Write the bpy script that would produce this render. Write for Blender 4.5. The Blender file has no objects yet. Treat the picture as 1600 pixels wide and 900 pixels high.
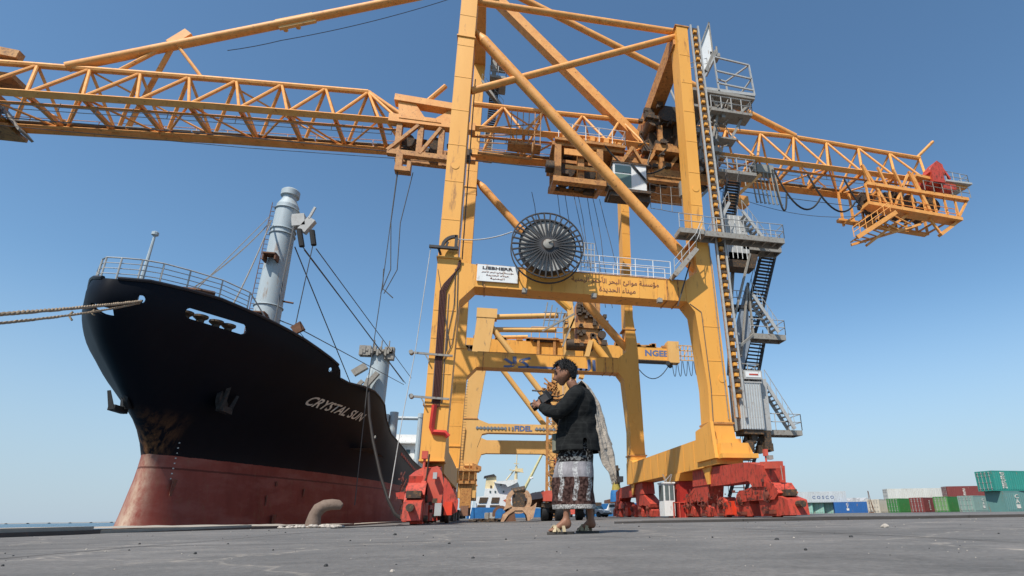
import bpy, bmesh, math, random
from mathutils import Vector, Matrix, Euler, noise
random.seed(7)
S = bpy.context.scene
COL = S.collection
R = math.radians
V = Vector

# ------------------------------------------------------------------ camera
F, PX, PY = 840.0, 939.0, 526.0            # focal length and principal point, in pixels of a 1600 px wide frame
ROLL, PITCH, YAW, EYE = R(.78), R(18.4), R(12.3), .15
_f0 = V((math.sin(YAW), math.cos(YAW), 0)); _r0 = V((math.cos(YAW), -math.sin(YAW), 0)); _u0 = V((0, 0, 1))
_f = _f0*math.cos(PITCH) + _u0*math.sin(PITCH); _u = _u0*math.cos(PITCH) - _f0*math.sin(PITCH)
_r = _r0*math.cos(ROLL) - _u*math.sin(ROLL); _u = _u*math.cos(ROLL) + _r0*math.sin(ROLL)
cd = bpy.data.cameras.new('camera'); cam = bpy.data.objects.new('camera', cd); COL.objects.link(cam)
cam.matrix_world = Matrix(((_r.x, _u.x, -_f.x, 0), (_r.y, _u.y, -_f.y, 0), (_r.z, _u.z, -_f.z, EYE), (0, 0, 0, 1)))
cd.sensor_width = 36; cd.lens = F/1600*36; cd.shift_x = (800-PX)/1600; cd.shift_y = (PY-450)/1600
cd.clip_start = .05; cd.clip_end = 30000
S.camera = cam

def ray(x, y): return _f + _r*((x-PX)/F) - _u*((y-PY)/F)
def atY(x, y, Y): d = ray(x, y); return V((0, 0, EYE)) + d*(Y/d.y)     # point of the vertical plane Y = const
def atX(x, y, X): d = ray(x, y); return V((0, 0, EYE)) + d*(X/d.x)
def atD(x, y, D): d = ray(x, y); return V((0, 0, EYE)) + d*(D/d.dot(_f0))

# ------------------------------------------------------------------ sky and sun
SUN_AZ, SUN_EL = R(38), R(53)               # sun stands behind the camera and to its left
W = bpy.data.worlds.new('World'); S.world = W; W.use_nodes = True
nt = W.node_tree; bg = nt.nodes['Background']
sky = nt.nodes.new('ShaderNodeTexSky'); sky.sky_type = 'NISHITA'; sky.sun_disc = False
sky.sun_elevation = SUN_EL; sky.sun_rotation = math.atan2(-math.sin(SUN_AZ), -math.cos(SUN_AZ))
sky.air_density = 1.0; sky.dust_density = .45; sky.ozone_density = 2.0; sky.altitude = 0
hs = nt.nodes.new('ShaderNodeHueSaturation'); hs.inputs['Saturation'].default_value = 1.07
_gn = nt.nodes.new('ShaderNodeMix'); _gn.data_type = 'RGBA'; _gn.blend_type = 'MULTIPLY'; _gn.inputs[0].default_value = 1; _gn.inputs[7].default_value = (.93, 1.03, 1.01, 1)
nt.links.new(sky.outputs[0], _gn.inputs[6]); nt.links.new(_gn.outputs[2], hs.inputs['Color'])
# pale blue dusty air low over the horizon, the same all round
_tc = nt.nodes.new('ShaderNodeTexCoord'); _sp = nt.nodes.new('ShaderNodeSeparateXYZ'); nt.links.new(_tc.outputs['Generated'], _sp.inputs[0])
_cr = nt.nodes.new('ShaderNodeValToRGB'); _cr.color_ramp.interpolation = 'EASE'; _cr.color_ramp.elements[0].position = 0; _cr.color_ramp.elements[0].color = (.85,)*3+(1,); _cr.color_ramp.elements[1].position = .36; _cr.color_ramp.elements[1].color = (0, 0, 0, 1)
nt.links.new(_sp.outputs['Z'], _cr.inputs[0]); _mx = nt.nodes.new('ShaderNodeMix'); _mx.data_type = 'RGBA'
nt.links.new(_cr.outputs[0], _mx.inputs[0]); nt.links.new(hs.outputs[0], _mx.inputs[6]); _mx.inputs[7].default_value = (2.65, 3.4, 4.3, 1); nt.links.new(_mx.outputs[2], bg.inputs[0]); bg.inputs[1].default_value = .144
sl = bpy.data.lights.new('sun', 'SUN'); sun = bpy.data.objects.new('sun', sl); COL.objects.link(sun)
sl.energy = 4.9; sl.angle = R(.53); sl.color = (1, .95, .87)
to_sun = V((-math.sin(SUN_AZ)*math.cos(SUN_EL), -math.cos(SUN_AZ)*math.cos(SUN_EL), math.sin(SUN_EL)))
sun.rotation_euler = to_sun.to_track_quat('Z', 'Y').to_euler()
S.view_settings.view_transform = 'Standard'; S.view_settings.look = 'None'
S.view_settings.exposure = .14; S.view_settings.gamma = 1.0

# ------------------------------------------------------------------ materials
def mat(name, col, rough=.6, col2=None, sc=1.5, amt=.5, bump=0, bsc=20, metal=0, streak=1.0, stain=None, stain_amt=.3, spec=.4):
    m = bpy.data.materials.new(name); m.use_nodes = True; t = m.node_tree; N = t.nodes; L = t.links
    b = N['Principled BSDF']; b.inputs['Roughness'].default_value = rough; b.inputs['Metallic'].default_value = metal
    b.inputs['Specular IOR Level'].default_value = spec
    tc = N.new('ShaderNodeTexCoord'); mp = N.new('ShaderNodeMapping'); mp.inputs['Scale'].default_value = (1, 1, streak)
    L.new(tc.outputs['Object'], mp.inputs[0])
    n = N.new('ShaderNodeTexNoise'); n.inputs['Scale'].default_value = sc; n.inputs['Detail'].default_value = 8; n.inputs['Roughness'].default_value = .62
    L.new(mp.outputs[0], n.inputs['Vector'])
    if col2 is None: col2 = tuple(c*.72 for c in col)
    r = N.new('ShaderNodeValToRGB'); r.color_ramp.elements[0].position = .5-.3*amt; r.color_ramp.elements[1].position = .5+.3*amt+.05
    r.color_ramp.elements[0].color = (*col2, 1); r.color_ramp.elements[1].color = (*col, 1)
    L.new(n.outputs['Fac'], r.inputs[0]); out = r.outputs[0]
    if stain:
        n2 = N.new('ShaderNodeTexNoise'); n2.inputs['Scale'].default_value = sc*2.7; n2.inputs['Detail'].default_value = 10; n2.inputs['Roughness'].default_value = .7
        L.new(mp.outputs[0], n2.inputs['Vector'])
        r2 = N.new('ShaderNodeValToRGB'); r2.color_ramp.elements[0].position = .62-stain_amt*.3; r2.color_ramp.elements[1].position = .70-stain_amt*.1
        L.new(n2.outputs['Fac'], r2.inputs[0])
        mx = N.new('ShaderNodeMix'); mx.data_type = 'RGBA'; L.new(r2.outputs[0], mx.inputs[0]); L.new(out, mx.inputs[6]); mx.inputs[7].default_value = (*stain, 1)
        out = mx.outputs[2]
    L.new(out, b.inputs['Base Color'])
    if bump:
        n3 = N.new('ShaderNodeTexNoise'); n3.inputs['Scale'].default_value = bsc; n3.inputs['Detail'].default_value = 6
        L.new(tc.outputs['Object'], n3.inputs['Vector'])
        bp = N.new('ShaderNodeBump'); bp.inputs['Strength'].default_value = bump; bp.inputs['Distance'].default_value = .02
        L.new(n3.outputs['Fac'], bp.inputs['Height']); L.new(bp.outputs[0], b.inputs['Normal'])
    return m
M = {}
M['yellow'] = mat('yellow_paint', (.83, .405, .08), .5, (.74, .335, .055), .8, .8, streak=.16, stain=(.30, .13, .04), stain_amt=.16)
M['orange'] = mat('weathered_orange_paint', (.85, .415, .115), .55, (.66, .26, .055), 1.6, .8, stain=(.20, .07, .025), stain_amt=.14)
M['ochre'] = mat('rusty_ochre_paint', (.62, .31, .09), .6, (.36, .14, .04), 1.6, .9, stain=(.11, .045, .02), stain_amt=.35)
M['pale'] = mat('sun_bleached_yellow_paint', (.76, .43, .14), .6, (.66, .35, .10), .5, .8, streak=.3, stain=(.34, .2, .09), stain_amt=.12)
M['red'] = mat('red_bogie_paint', (.58, .080, .045), .55, (.42, .045, .028), 1.8, .8, streak=.5, stain=(.12, .035, .02), stain_amt=.42)
M['faded_red'] = mat('faded_red_paint', (.62, .12, .075), .6, (.50, .07, .04), 1.6, .8, stain=(.3, .1, .07), stain_amt=.2)
M['grey'] = mat('grey_steel', (.34, .32, .28), .6, (.22, .20, .17), 2, .9, stain=(.14, .08, .05), stain_amt=.25)
M['lightgrey'] = mat('pale_galvanised_steel', (.46, .46, .44), .5, (.33, .32, .30), 2, .9, stain=(.22, .16, .11), stain_amt=.18)
M['dark'] = mat('dark_steel', (.045, .045, .048), .55, (.025, .022, .02), 3, .8, stain=(.10, .05, .03), stain_amt=.2)
M['grease'] = mat('greasy_machinery', (.09, .06, .035), .6, (.03, .025, .02), 3, .9, stain=(.28, .13, .04), stain_amt=.3)
M['black'] = mat('black_rubber', (.02, .02, .02), .7, (.012, .012, .012), 5)
M['white'] = mat('white_paint', (.78, .78, .76), .5, (.66, .66, .63), 1.5, .8, streak=.3, stain=(.36, .26, .18), stain_amt=.12)
M['mast'] = mat('pale_blue_grey_mast_paint', (.42, .48, .50), .5, (.34, .39, .41), 1.0, .8, streak=.2, stain=(.26, .19, .14), stain_amt=.18)
M['rust'] = mat('brown_rust', (.20, .095, .05), .8, (.10, .045, .025), 4, .9, bump=.4)
M['bollard'] = mat('rusted_bollard_iron', (.235, .17, .13), .8, (.13, .085, .06), 9, .9, bump=.5, bsc=60)
M['conduit_red'] = mat('red_duct', (.60, .05, .04), .5)
M['cable_brown'] = mat('brown_cable', (.085, .028, .022), .6)
def rope(mb, pts, r):
    """three strands laid round each other"""
    n = 240; L = [V(p) for p in pts]; fine = []
    for i in range(n+1):
        t = i/n*(len(L)-1); k = min(int(t), len(L)-2); fine.append(L[k].lerp(L[k+1], t-k))
    d = (fine[-1]-fine[0]).normalized(); a = d.cross(V((0, 0, 1))).normalized(); b = a.cross(d)
    for s in range(3): mb.path([p+(a*math.cos(i*.75+s*2.1)+b*math.sin(i*.75+s*2.1))*r*.5*(1+.25*math.sin(i*.31+s)) for i, p in enumerate(fine)], r*.62, 5)
M['rope'] = mat('hemp_rope', (.40, .31, .21), .9, (.22, .16, .10), 12, .8)
M['wire'] = mat('steel_wire', (.12, .12, .12), .6)
M['wire_pale'] = mat('pale_line', (.55, .53, .49), .7)
M['glass'] = mat('tinted_window_glass', (.06, .10, .10), .12, (.05, .08, .085), 1, spec=.8)
M['blue_print'] = mat('blue_lettering', (.12, .17, .32), .6)
M['black_print'] = mat('black_lettering', (.05, .035, .035), .6)
M['brown_print'] = mat('faded_brown_lettering', (.30, .115, .06), .6)
M['white_print'] = mat('white_lettering', (.74, .70, .62), .6)
M['concrete'] = mat('pale_quay_concrete', (.44, .38, .31), .9, (.30, .26, .21), 2.5, .9, bump=.4, bsc=14)
M['stone'] = mat('pale_rubble', (.48, .43, .37), .9, (.30, .26, .22), 6, .9, bump=.4, bsc=30)
M['darkstone'] = mat('dark_pebble', (.05, .05, .05), .9)
M['blue'] = mat('blue_hull_paint', (.03, .17, .40), .5, (.025, .12, .30), .8)
M['cream'] = mat('cream_paint', (.72, .60, .36), .6, (.60, .48, .28), 1)

def quick(name, col, rough=.6, **k): 
    if name not in M: M[name] = mat(name, col, rough, **k)
    return M[name]

# ------------------------------------------------------------------ mesh helpers
# pieces that can be told apart become parts of their own; clutter too small to pick apart stays one part
SPLIT_NAMES = set('buffer_stop festoon_cable hanging_cable boom_cable hoist_rope cable_clamp leg_cable cable_bundle rigging_wire forestay_wire flange hinge_carriage hinge_tube cargo_block vent_post stay_bar cab_frame landing drive_cover junction_box girder_sheave mast_step mast_band front_guard deck_box guy_block tie_tube plate_patch freeing_port goalpost_mast leg_pipe wall_rod service_platform cab_hose leg_wire reel_cable cable_tray ground_rail door_rod boom_tip_machinery lock_rod inclined_strut hinge_ear strap'.split())
STUFF_NAMES = set('bogie_fittings counterweight_gear winch_gear hoist_gear drive_gear winch_machinery house_gear girder_fitting cabin_underside lock_gear cage_frame service_frame footwalk cab_net slewing_head lattice_tower fringe midship_gear mast_winch_platform cable_heap festoon_platform tail_frame machinery_deck stair_cage'.split())
WL = {}                                      # world position of every object made here
class MB:
    def __init__(s): s.v = []; s.f = []; s.mi = []; s.m = 0
    def add(s, vs, fs):
        k = len(s.v); s.v += [V(p) for p in vs]; s.f += [tuple(i+k for i in f) for f in fs]; s.mi += [s.m]*len(fs); return s
    def box(s, x0, x1, y0, y1, z0, z1):
        return s.add([(x0,y0,z0),(x1,y0,z0),(x1,y1,z0),(x0,y1,z0),(x0,y0,z1),(x1,y0,z1),(x1,y1,z1),(x0,y1,z1)],
                     [(0,3,2,1),(4,5,6,7),(0,1,5,4),(1,2,6,5),(2,3,7,6),(3,0,4,7)])
    def beam(s, a, b, w, h=None, up=(0,0,1), w2=None, h2=None):     # rectangular bar from a to b
        a = V(a); b = V(b); h = w if h is None else h; d = (b-a).normalized(); up = V(up)
        if abs(d.dot(up)) > .98: up = V((0,1,0)) if abs(d.y) < .9 else V((1,0,0))
        x = d.cross(up).normalized(); u = x.cross(d).normalized(); w2 = w if w2 is None else w2; h2 = h if h2 is None else h2
        vs = []
        for p, ww, hh in ((a, w, h), (b, w2, h2)):
            vs += [p-x*ww/2-u*hh/2, p+x*ww/2-u*hh/2, p+x*ww/2+u*hh/2, p-x*ww/2+u*hh/2]
        return s.add(vs, [(0,1,2,3),(7,6,5,4),(1,0,4,5),(2,1,5,6),(3,2,6,7),(0,3,7,4)])
    def tube(s, a, b, r, n=8, r2=None, cap=True):
        a = V(a); b = V(b); d = (b-a).normalized(); up = V((0,0,1)) if abs(d.z) < .95 else V((1,0,0))
        x = d.cross(up).normalized(); u = x.cross(d); r2 = r if r2 is None else r2; vs = []
        for p, rr in ((a, r), (b, r2)):
            vs += [p + x*math.cos(t*2*math.pi/n)*rr + u*math.sin(t*2*math.pi/n)*rr for t in range(n)]
        fs = [(i, (i+1)%n, n+(i+1)%n, n+i) for i in range(n)]
        if cap: fs += [tuple(range(n-1, -1, -1)), tuple(range(n, 2*n))]
        return s.add(vs, fs)
    def path(s, pts, r, n=6, radii=None):     # one continuous tube along a polyline
        pts = [V(p) for p in pts]; k = len(pts); vs = []; x = None
        for i, p in enumerate(pts):
            d = (pts[min(i+1, k-1)]-pts[max(i-1, 0)]).normalized()
            if x is None:
                up = V((0,0,1)) if abs(d.z) < .9 else V((1,0,0)); x = d.cross(up).normalized()
            x = (x - d*x.dot(d)).normalized(); u = x.cross(d); rr = radii[i] if radii else r
            vs += [p + x*math.cos(t*2*math.pi/n)*rr + u*math.sin(t*2*math.pi/n)*rr for t in range(n)]
        fs = [(j*n+i, j*n+(i+1)%n, (j+1)*n+(i+1)%n, (j+1)*n+i) for j in range(k-1) for i in range(n)]
        fs += [tuple(range(n-1, -1, -1)), tuple(range((k-1)*n, k*n))]
        return s.add(vs, fs)
    def prism(s, poly, ext):                  # polygon (3-D points) swept along ext
        n = len(poly); poly = [V(p) for p in poly]; e = V(ext)
        return s.add(poly + [p+e for p in poly], [tuple(range(n-1, -1, -1)), tuple(range(n, 2*n))] + [(i, (i+1)%n, n+(i+1)%n, n+i) for i in range(n)])
    def lathe(s, c, prof, n=16, axis='z', ang=None):
        c = V(c); vs = []
        for r, h in prof:
            for t in range(n):
                a = t*2*math.pi/n; p, q = r*math.cos(a), r*math.sin(a)
                vs.append(c + (V((p, q, h)) if axis == 'z' else V((p, h, q)) if axis == 'y' else V((h, p, q))))
        k = len(prof)
        fs = [(j*n+i, j*n+(i+1)%n, (j+1)*n+(i+1)%n, (j+1)*n+i) for j in range(k-1) for i in range(n)]
        fs += [tuple(range(n-1, -1, -1)), tuple(range((k-1)*n, k*n))]
        return s.add(vs, fs)
    def ring(s, c, R0, R1, y0, y1, n=40, a0=0, a1=2*math.pi, axis='y'):   # flat annulus (or arc of one) with thickness
        closed = abs(a1-a0-2*math.pi) < 1e-6; k = n if closed else n+1; vs = []; c = V(c)
        for i in range(k):
            a = a0+(a1-a0)*i/n; ca, sa = math.cos(a), math.sin(a)
            for rr, yy in ((R0, y0), (R1, y0), (R1, y1), (R0, y1)):
                vs.append(c + (V((rr*ca, yy, rr*sa)) if axis == 'y' else V((yy, rr*ca, rr*sa))))
        fs = []
        for i in range(n):
            p, q = i*4, ((i+1) % k)*4
            for e in range(4): fs.append((p+e, p+(e+1)%4, q+(e+1)%4, q+e))
        if not closed: fs += [(0, 1, 2, 3), tuple((k-1)*4+e for e in (3, 2, 1, 0))]
        return s.add(vs, fs)
    def islands(s):
        p = list(range(len(s.v)))
        def find(i):
            while p[i] != i: p[i] = p[p[i]]; i = p[i]
            return i
        for f in s.f:
            for i in f[1:]: p[find(i)] = find(f[0])
        g = {}
        for k, f in enumerate(s.f): g.setdefault(find(f[0]), []).append(f)
        out = []
        for fs in g.values():
            q = MB(); ids = sorted({i for f in fs for i in f}); m = {i: k for k, i in enumerate(ids)}; q.add([s.v[i] for i in ids], [tuple(m[i] for i in f) for f in fs]); out.append(q)
        return out
    def build(s, name, material, parent=None, smooth=35, label=None, kind=None, origin=None):
        if name in STUFF_NAMES and not kind: kind = 'stuff'
        if name in SPLIT_NAMES and parent:
            r = [q.build_one(name, material, parent, smooth, label, kind) for q in s.islands()]; return r[0]
        return s.build_one(name, material, parent, smooth, label, kind, origin)
    def build_one(s, name, material, parent=None, smooth=35, label=None, kind=None, origin=None):
        me = bpy.data.meshes.new(name)
        c = V(origin) if origin else (sum(s.v, V())/len(s.v))
        me.from_pydata([p-c for p in s.v], [], s.f)
        ms = material if isinstance(material, (list, tuple)) else [material]
        for m in ms: me.materials.append(M[m] if isinstance(m, str) else m)
        if len(ms) > 1: me.polygons.foreach_set('material_index', s.mi)
        bm = bmesh.new(); bm.from_mesh(me); bmesh.ops.recalc_face_normals(bm, faces=bm.faces); bm.to_mesh(me); bm.free()
        if smooth:
            me.polygons.foreach_set('use_smooth', [True]*len(me.polygons)); me.set_sharp_from_angle(angle=R(smooth))
        o = bpy.data.objects.new(name, me); COL.objects.link(o); WL[o] = c
        if parent: o.parent = parent; o.location = c-WL[parent]
        else: o.location = c
        if label: o['label'] = label
        if kind: o['kind'] = kind
        return o
def thing(name, label, cat, loc, group=None):
    o = bpy.data.objects.new(name, None); COL.objects.link(o); o.empty_display_size = .3
    o.location = loc; WL[o] = V(loc); return tag(o, label, cat, group)
def tag(o, label, cat, group=None, kind=None):
    o['label'] = label; o['category'] = cat
    if group: o['group'] = group
    if kind: o['kind'] = kind
    return o
def copy_tree(o, parent=None):
    c = o.copy(); COL.objects.link(c); c.parent = parent
    for ch in o.children: copy_tree(ch, c)
    return c
def inst(src, loc, parent, rot=None):         # another object on the same mesh as src, placed by world position under parent
    o = bpy.data.objects.new(src.name.split('.')[0], src.data); COL.objects.link(o); o.parent = parent; WL[o] = V(loc); o.location = V(loc)-WL[parent]
    if rot: o.rotation_euler = rot
    return o
def sag(a, b, d, n=14):
    a = V(a); b = V(b); return [a.lerp(b, i/n) - V((0, 0, d*4*(i/n)*(1-i/n))) for i in range(n+1)]

# Arabic letters joined up: (isolated, final, initial, medial)
AR = {'ا':(0xFE8D,0xFE8E,0,0),'أ':(0xFE83,0xFE84,0,0),'ب':(0xFE8F,0xFE90,0xFE91,0xFE92),'ت':(0xFE95,0xFE96,0xFE97,0xFE98),'ة':(0xFE93,0xFE94,0,0),
 'ح':(0xFEA1,0xFEA2,0xFEA3,0xFEA4),'د':(0xFEA9,0xFEAA,0,0),'ر':(0xFEAD,0xFEAE,0,0),'س':(0xFEB1,0xFEB2,0xFEB3,0xFEB4),'ك':(0xFED9,0xFEDA,0xFEDB,0xFEDC),
 'ل':(0xFEDD,0xFEDE,0xFEDF,0xFEE0),'م':(0xFEE1,0xFEE2,0xFEE3,0xFEE4),'ن':(0xFEE5,0xFEE6,0xFEE7,0xFEE8),'و':(0xFEED,0xFEEE,0,0),'ؤ':(0xFE85,0xFE86,0,0),
 'ي':(0xFEF1,0xFEF2,0xFEF3,0xFEF4),'ئ':(0xFE89,0xFE8A,0xFE8B,0xFE8C),'ء':(0xFE80,0,0,0),'ﻻ':(0xFEFB,0xFEFC,0,0),'ـ':(0x640,0x640,0x640,0x640)}
def arabic(s):
    out = []; 
    for i, c in enumerate(s):
        if c not in AR: out.append(c); continue
        pv = i > 0 and s[i-1] in AR and AR[s[i-1]][2]
        nx = i < len(s)-1 and s[i+1] in AR and AR[s[i+1]][1]
        f = AR[c]; out.append(chr((f[3] if pv and nx and f[3] else f[1] if pv and f[1] else f[2] if nx and f[2] else f[0])))
    return ''.join(reversed(out))
def text_mesh(txt, width=None, height=None, bold=0, shear=0, depth=.01, res=2):
    c = bpy.data.curves.new('t', 'FONT'); c.body = txt; c.extrude = depth; c.offset = bold; c.shear = shear; c.resolution_u = res; c.align_x = 'CENTER'; c.align_y = 'CENTER'
    o = bpy.data.objects.new('t', c); COL.objects.link(o); dg = bpy.context.evaluated_depsgraph_get()
    me = bpy.data.meshes.new_from_object(o.evaluated_get(dg)); bpy.data.objects.remove(o)
    xs = [v.co.x for v in me.vertices]; ys = [v.co.y for v in me.vertices]
    cx, cy, w, h = (min(xs)+max(xs))/2, (min(ys)+max(ys))/2, max(xs)-min(xs), max(ys)-min(ys)
    sx = width/w if width else height/h; sy = height/h if height else sx
    for v in me.vertices: v.co.x = (v.co.x-cx)*sx; v.co.y = (v.co.y-cy)*sy
    me.materials.clear(); return me
def text_obj(name, txt, loc, rot, material, parent=None, **k):
    me = text_mesh(txt, **k); me.materials.append(M[material]); o = bpy.data.objects.new(name, me); COL.objects.link(o); WL[o] = V(loc)
    if parent: o.parent = parent; o.location = V(loc)-WL[parent]
    else: o.location = loc
    o.rotation_euler = rot; return o
def railing(pts, parent, mt='lightgrey', h=1.05, r=.028, step=1.5, name='railing', bars=(.5, 1)):
    mb = MB(); pts = [V(p) for p in pts]
    for a, b in zip(pts, pts[1:]):
        L = (b-a).length; n = max(1, round(L/step))
        for k in bars: mb.tube(a+V((0,0,h*k)), b+V((0,0,h*k)), r, 5, cap=False)
        for i in range(n+1): p = a.lerp(b, i/n); mb.tube(p, p+V((0,0,h)), r, 5)
    return mb.build(name, mt, parent)
def stairs(a, b, width, parent, mt='dark', n=None, side=None, rail=True):      # flight of steps between two points, its treads parts of their own
    a = V(a); b = V(b); d = (b-a); hd = V((d.x, d.y, 0)); L = hd.length or 1e-3
    s = V(side).normalized() if side else V((-hd.y, hd.x, 0))/L
    mb = MB()
    for k in (-1, 1): 
        mb.beam(a+s*k*width/2, b+s*k*width/2, .06, .24)
        if rail:
            mb.tube(a+s*k*width/2+V((0,0,.95)), b+s*k*width/2+V((0,0,.95)), .025, 5)
            for i in range(6): p = a.lerp(b, i/5)+s*k*width/2; mb.tube(p, p+V((0,0,.95)), .02, 5)
    fl = mb.build('stair_flight', mt, parent); n = n or max(3, int(abs(d.z)/.28)); t0 = None
    for i in range(1, n):
        p = a.lerp(b, i/n)
        if t0 is None:
            q = MB(); q.beam(p-s*width/2, p+s*width/2, .26, .04); t0 = q.build('tread', mt, fl)
        else: inst(t0, p, fl)
    return fl

# ------------------------------------------------------------------ the setting
def gz(x, y):                                 # the quay falls very slightly towards the ship berth
    s = lambda t: max(0, min(1, t))**2*(3-2*max(0, min(1, t)))
    return -.15*s((y-6)/22)*(1-.6*s((x-2)/14))
def ground_mat():
    m = mat('worn_grey_quay_pavement', (.180, .170, .158), .9, (.118, .112, .106), .30, .9, stain=(.21, .195, .18), stain_amt=.35)
    t = m.node_tree; N = t.nodes; L = t.links; b = N['Principled BSDF']; base = b.inputs['Base Color'].links[0].from_socket
    tc = N.new('ShaderNodeTexCoord')
    def noise_(sc, det, c0, c1, lo, hi, mp=None):
        n = N.new('ShaderNodeTexNoise'); n.inputs['Scale'].default_value = sc; n.inputs['Detail'].default_value = det; n.inputs['Roughness'].default_value = .7
        if mp: 
            q = N.new('ShaderNodeMapping'); q.inputs['Scale'].default_value = mp; L.new(tc.outputs['Object'], q.inputs[0]); L.new(q.outputs[0], n.inputs['Vector'])
        else: L.new(tc.outputs['Object'], n.inputs['Vector'])
        r = N.new('ShaderNodeValToRGB'); r.color_ramp.elements[0].position = lo; r.color_ramp.elements[1].position = hi
        r.color_ramp.elements[0].color = (*c0, 1); r.color_ramp.elements[1].color = (*c1, 1); L.new(n.outputs['Fac'], r.inputs[0]); return r.outputs[0]
    def mixin(a, c, mode, fac):
        x = N.new('ShaderNodeMix'); x.data_type = 'RGBA'; x.blend_type = mode; x.inputs[0].default_value = fac; L.new(a, x.inputs[6]); L.new(c, x.inputs[7]); return x.outputs[2]
    a = mixin(base, noise_(38, 8, (.72,)*3, (1.3,)*3, .35, .68), 'MULTIPLY', .8)
    a = mixin(a, noise_(1.6, 6, (.82,)*3, (1.12, 1.1, 1.08), .38, .62, (1, 1.6, 1)), 'MULTIPLY', .9)
    a = mixin(a, noise_(3.4, 12, (1,)*3, (1.7, 1.62, 1.5), .60, .70), 'MULTIPLY', .75)
    a = mixin(a, noise_(.9, 8, (.66,)*3, (1,)*3, .36, .46), 'MULTIPLY', .7)
    # hairline cracks
    vo = N.new('ShaderNodeTexVoronoi'); vo.feature = 'DISTANCE_TO_EDGE'; vo.inputs['Scale'].default_value = .42; vo.inputs['Randomness'].default_value = 1
    nw = N.new('ShaderNodeTexNoise'); nw.inputs['Scale'].default_value = 2.5; nw.inputs['Detail'].default_value = 6
    L.new(tc.outputs['Object'], nw.inputs['Vector']); va = N.new('ShaderNodeVectorMath'); va.operation = 'MULTIPLY_ADD'; va.inputs[1].default_value = (.8,)*3
    L.new(nw.outputs['Color'], va.inputs[0]); L.new(tc.outputs['Object'], va.inputs[2]); L.new(va.outputs[0], vo.inputs['Vector'])
    r = N.new('ShaderNodeValToRGB'); r.color_ramp.elements[0].position = .0; r.color_ramp.elements[1].position = .010; r.color_ramp.elements[0].color = (1.9,1.8,1.65,1); r.color_ramp.elements[1].color = (1,1,1,1)
    L.new(vo.outputs['Distance'], r.inputs[0]); a = mixin(a, r.outputs[0], 'MULTIPLY', .8)
    L.new(a, b.inputs['Base Color'])
    n3 = N.new('ShaderNodeTexNoise'); n3.inputs['Scale'].default_value = 30; n3.inputs['Detail'].default_value = 10; n3.inputs['Roughness'].default_value = .75; L.new(tc.outputs['Object'], n3.inputs['Vector'])
    bp = N.new('ShaderNodeBump'); bp.inputs['Strength'].default_value = .55; bp.inputs['Distance'].default_value = .012; L.new(n3.outputs['Fac'], bp.inputs['Height']); L.new(bp.outputs[0], b.inputs['Normal'])
    return m
QE = -5.6                                     # the quay edge
xs = [QE, -5, -4, -3, -2, -1, 0, 1, 2, 3, 4, 6, 8, 10, 13, 16, 20, 30, 60, 130, 300, 900, 4000]
ys = [-40, -10, -4, -1] + [i*.5 for i in range(0, 28)] + list(range(14, 40, 2)) + [44, 50, 60, 80, 105, 140]
mb = MB(); vs = []
for y in ys:
    for x in xs: vs.append((x, y, gz(x, y) + (.006*noise.noise(V((x*.8, y*.8, 0))) if 0 < y < 20 and x < 16 else 0)))
nx = len(xs); mb.add(vs, [(j*nx+i, j*nx+i+1, (j+1)*nx+i+1, (j+1)*nx+i) for j in range(len(ys)-1) for i in range(nx-1)])
z = gz(60, 140)
mb.add([(60,140,-.06),(4000,140,-.06),(4000,5000,-.06),(60,5000,-.06)], [(0,1,2,3)])
mb.add([(QE,-40,-.5),(QE,140,-.5),(QE,140,-4),(QE,-40,-4)], [(0,1,2,3)])
mb.add([(QE,140,-.15),(60,140,-.06),(60,140,-4),(QE,140,-4)], [(0,1,2,3)])
mb.add([(60,140,-.06),(60,5000,-.06),(60,5000,-4),(60,140,-4)], [(0,1,2,3)])
g = mb.build('quay_ground', ground_mat(), smooth=40, kind='structure', origin=(0, 0, 0))
# raised coping along the edge, in lengths with open joints
mb = MB(); k = 0; y = -20
while y < 139:
    L = 5.9
    mb.box(QE-.9, QE-.02, y, y+L, -.9, gz(QE, y+3)+.085+.012*math.sin(k*2.1)); y += 6; k += 1
mb.build('quay_coping', 'concrete', kind='structure')
mb = MB()  # dark strip standing in for the shaded inner face of the coping
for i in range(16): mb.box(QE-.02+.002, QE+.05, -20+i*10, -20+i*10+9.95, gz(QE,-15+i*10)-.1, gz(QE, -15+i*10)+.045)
mb.build('quay_edge_dark_strip', 'dark', kind='structure')
# low windblown sand and spilled cement heaped on the coping
mb = MB(); vs = []; NX, NY = 8, 60
for j in range(NY+1):
    for i in range(NX+1):
        y = 7+j*.35; x = QE-.95+.85*i/NX
        e = math.sin(math.pi*i/NX)*math.sin(math.pi*j/NY)**.4
        h = gz(QE, y)+.075+e*(.035+.06*max(0, noise.noise(V((0, y*.35, 3)))) + .02*noise.noise(V((x*3, y*2, 0))))
        vs.append((x, y, h))
mb.add(vs, [(j*(NX+1)+i, j*(NX+1)+i+1, (j+1)*(NX+1)+i+1, (j+1)*(NX+1)+i) for j in range(NY) for i in range(NX)])
mb.build('sand_drift', 'concrete', kind='stuff', smooth=180)
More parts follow.
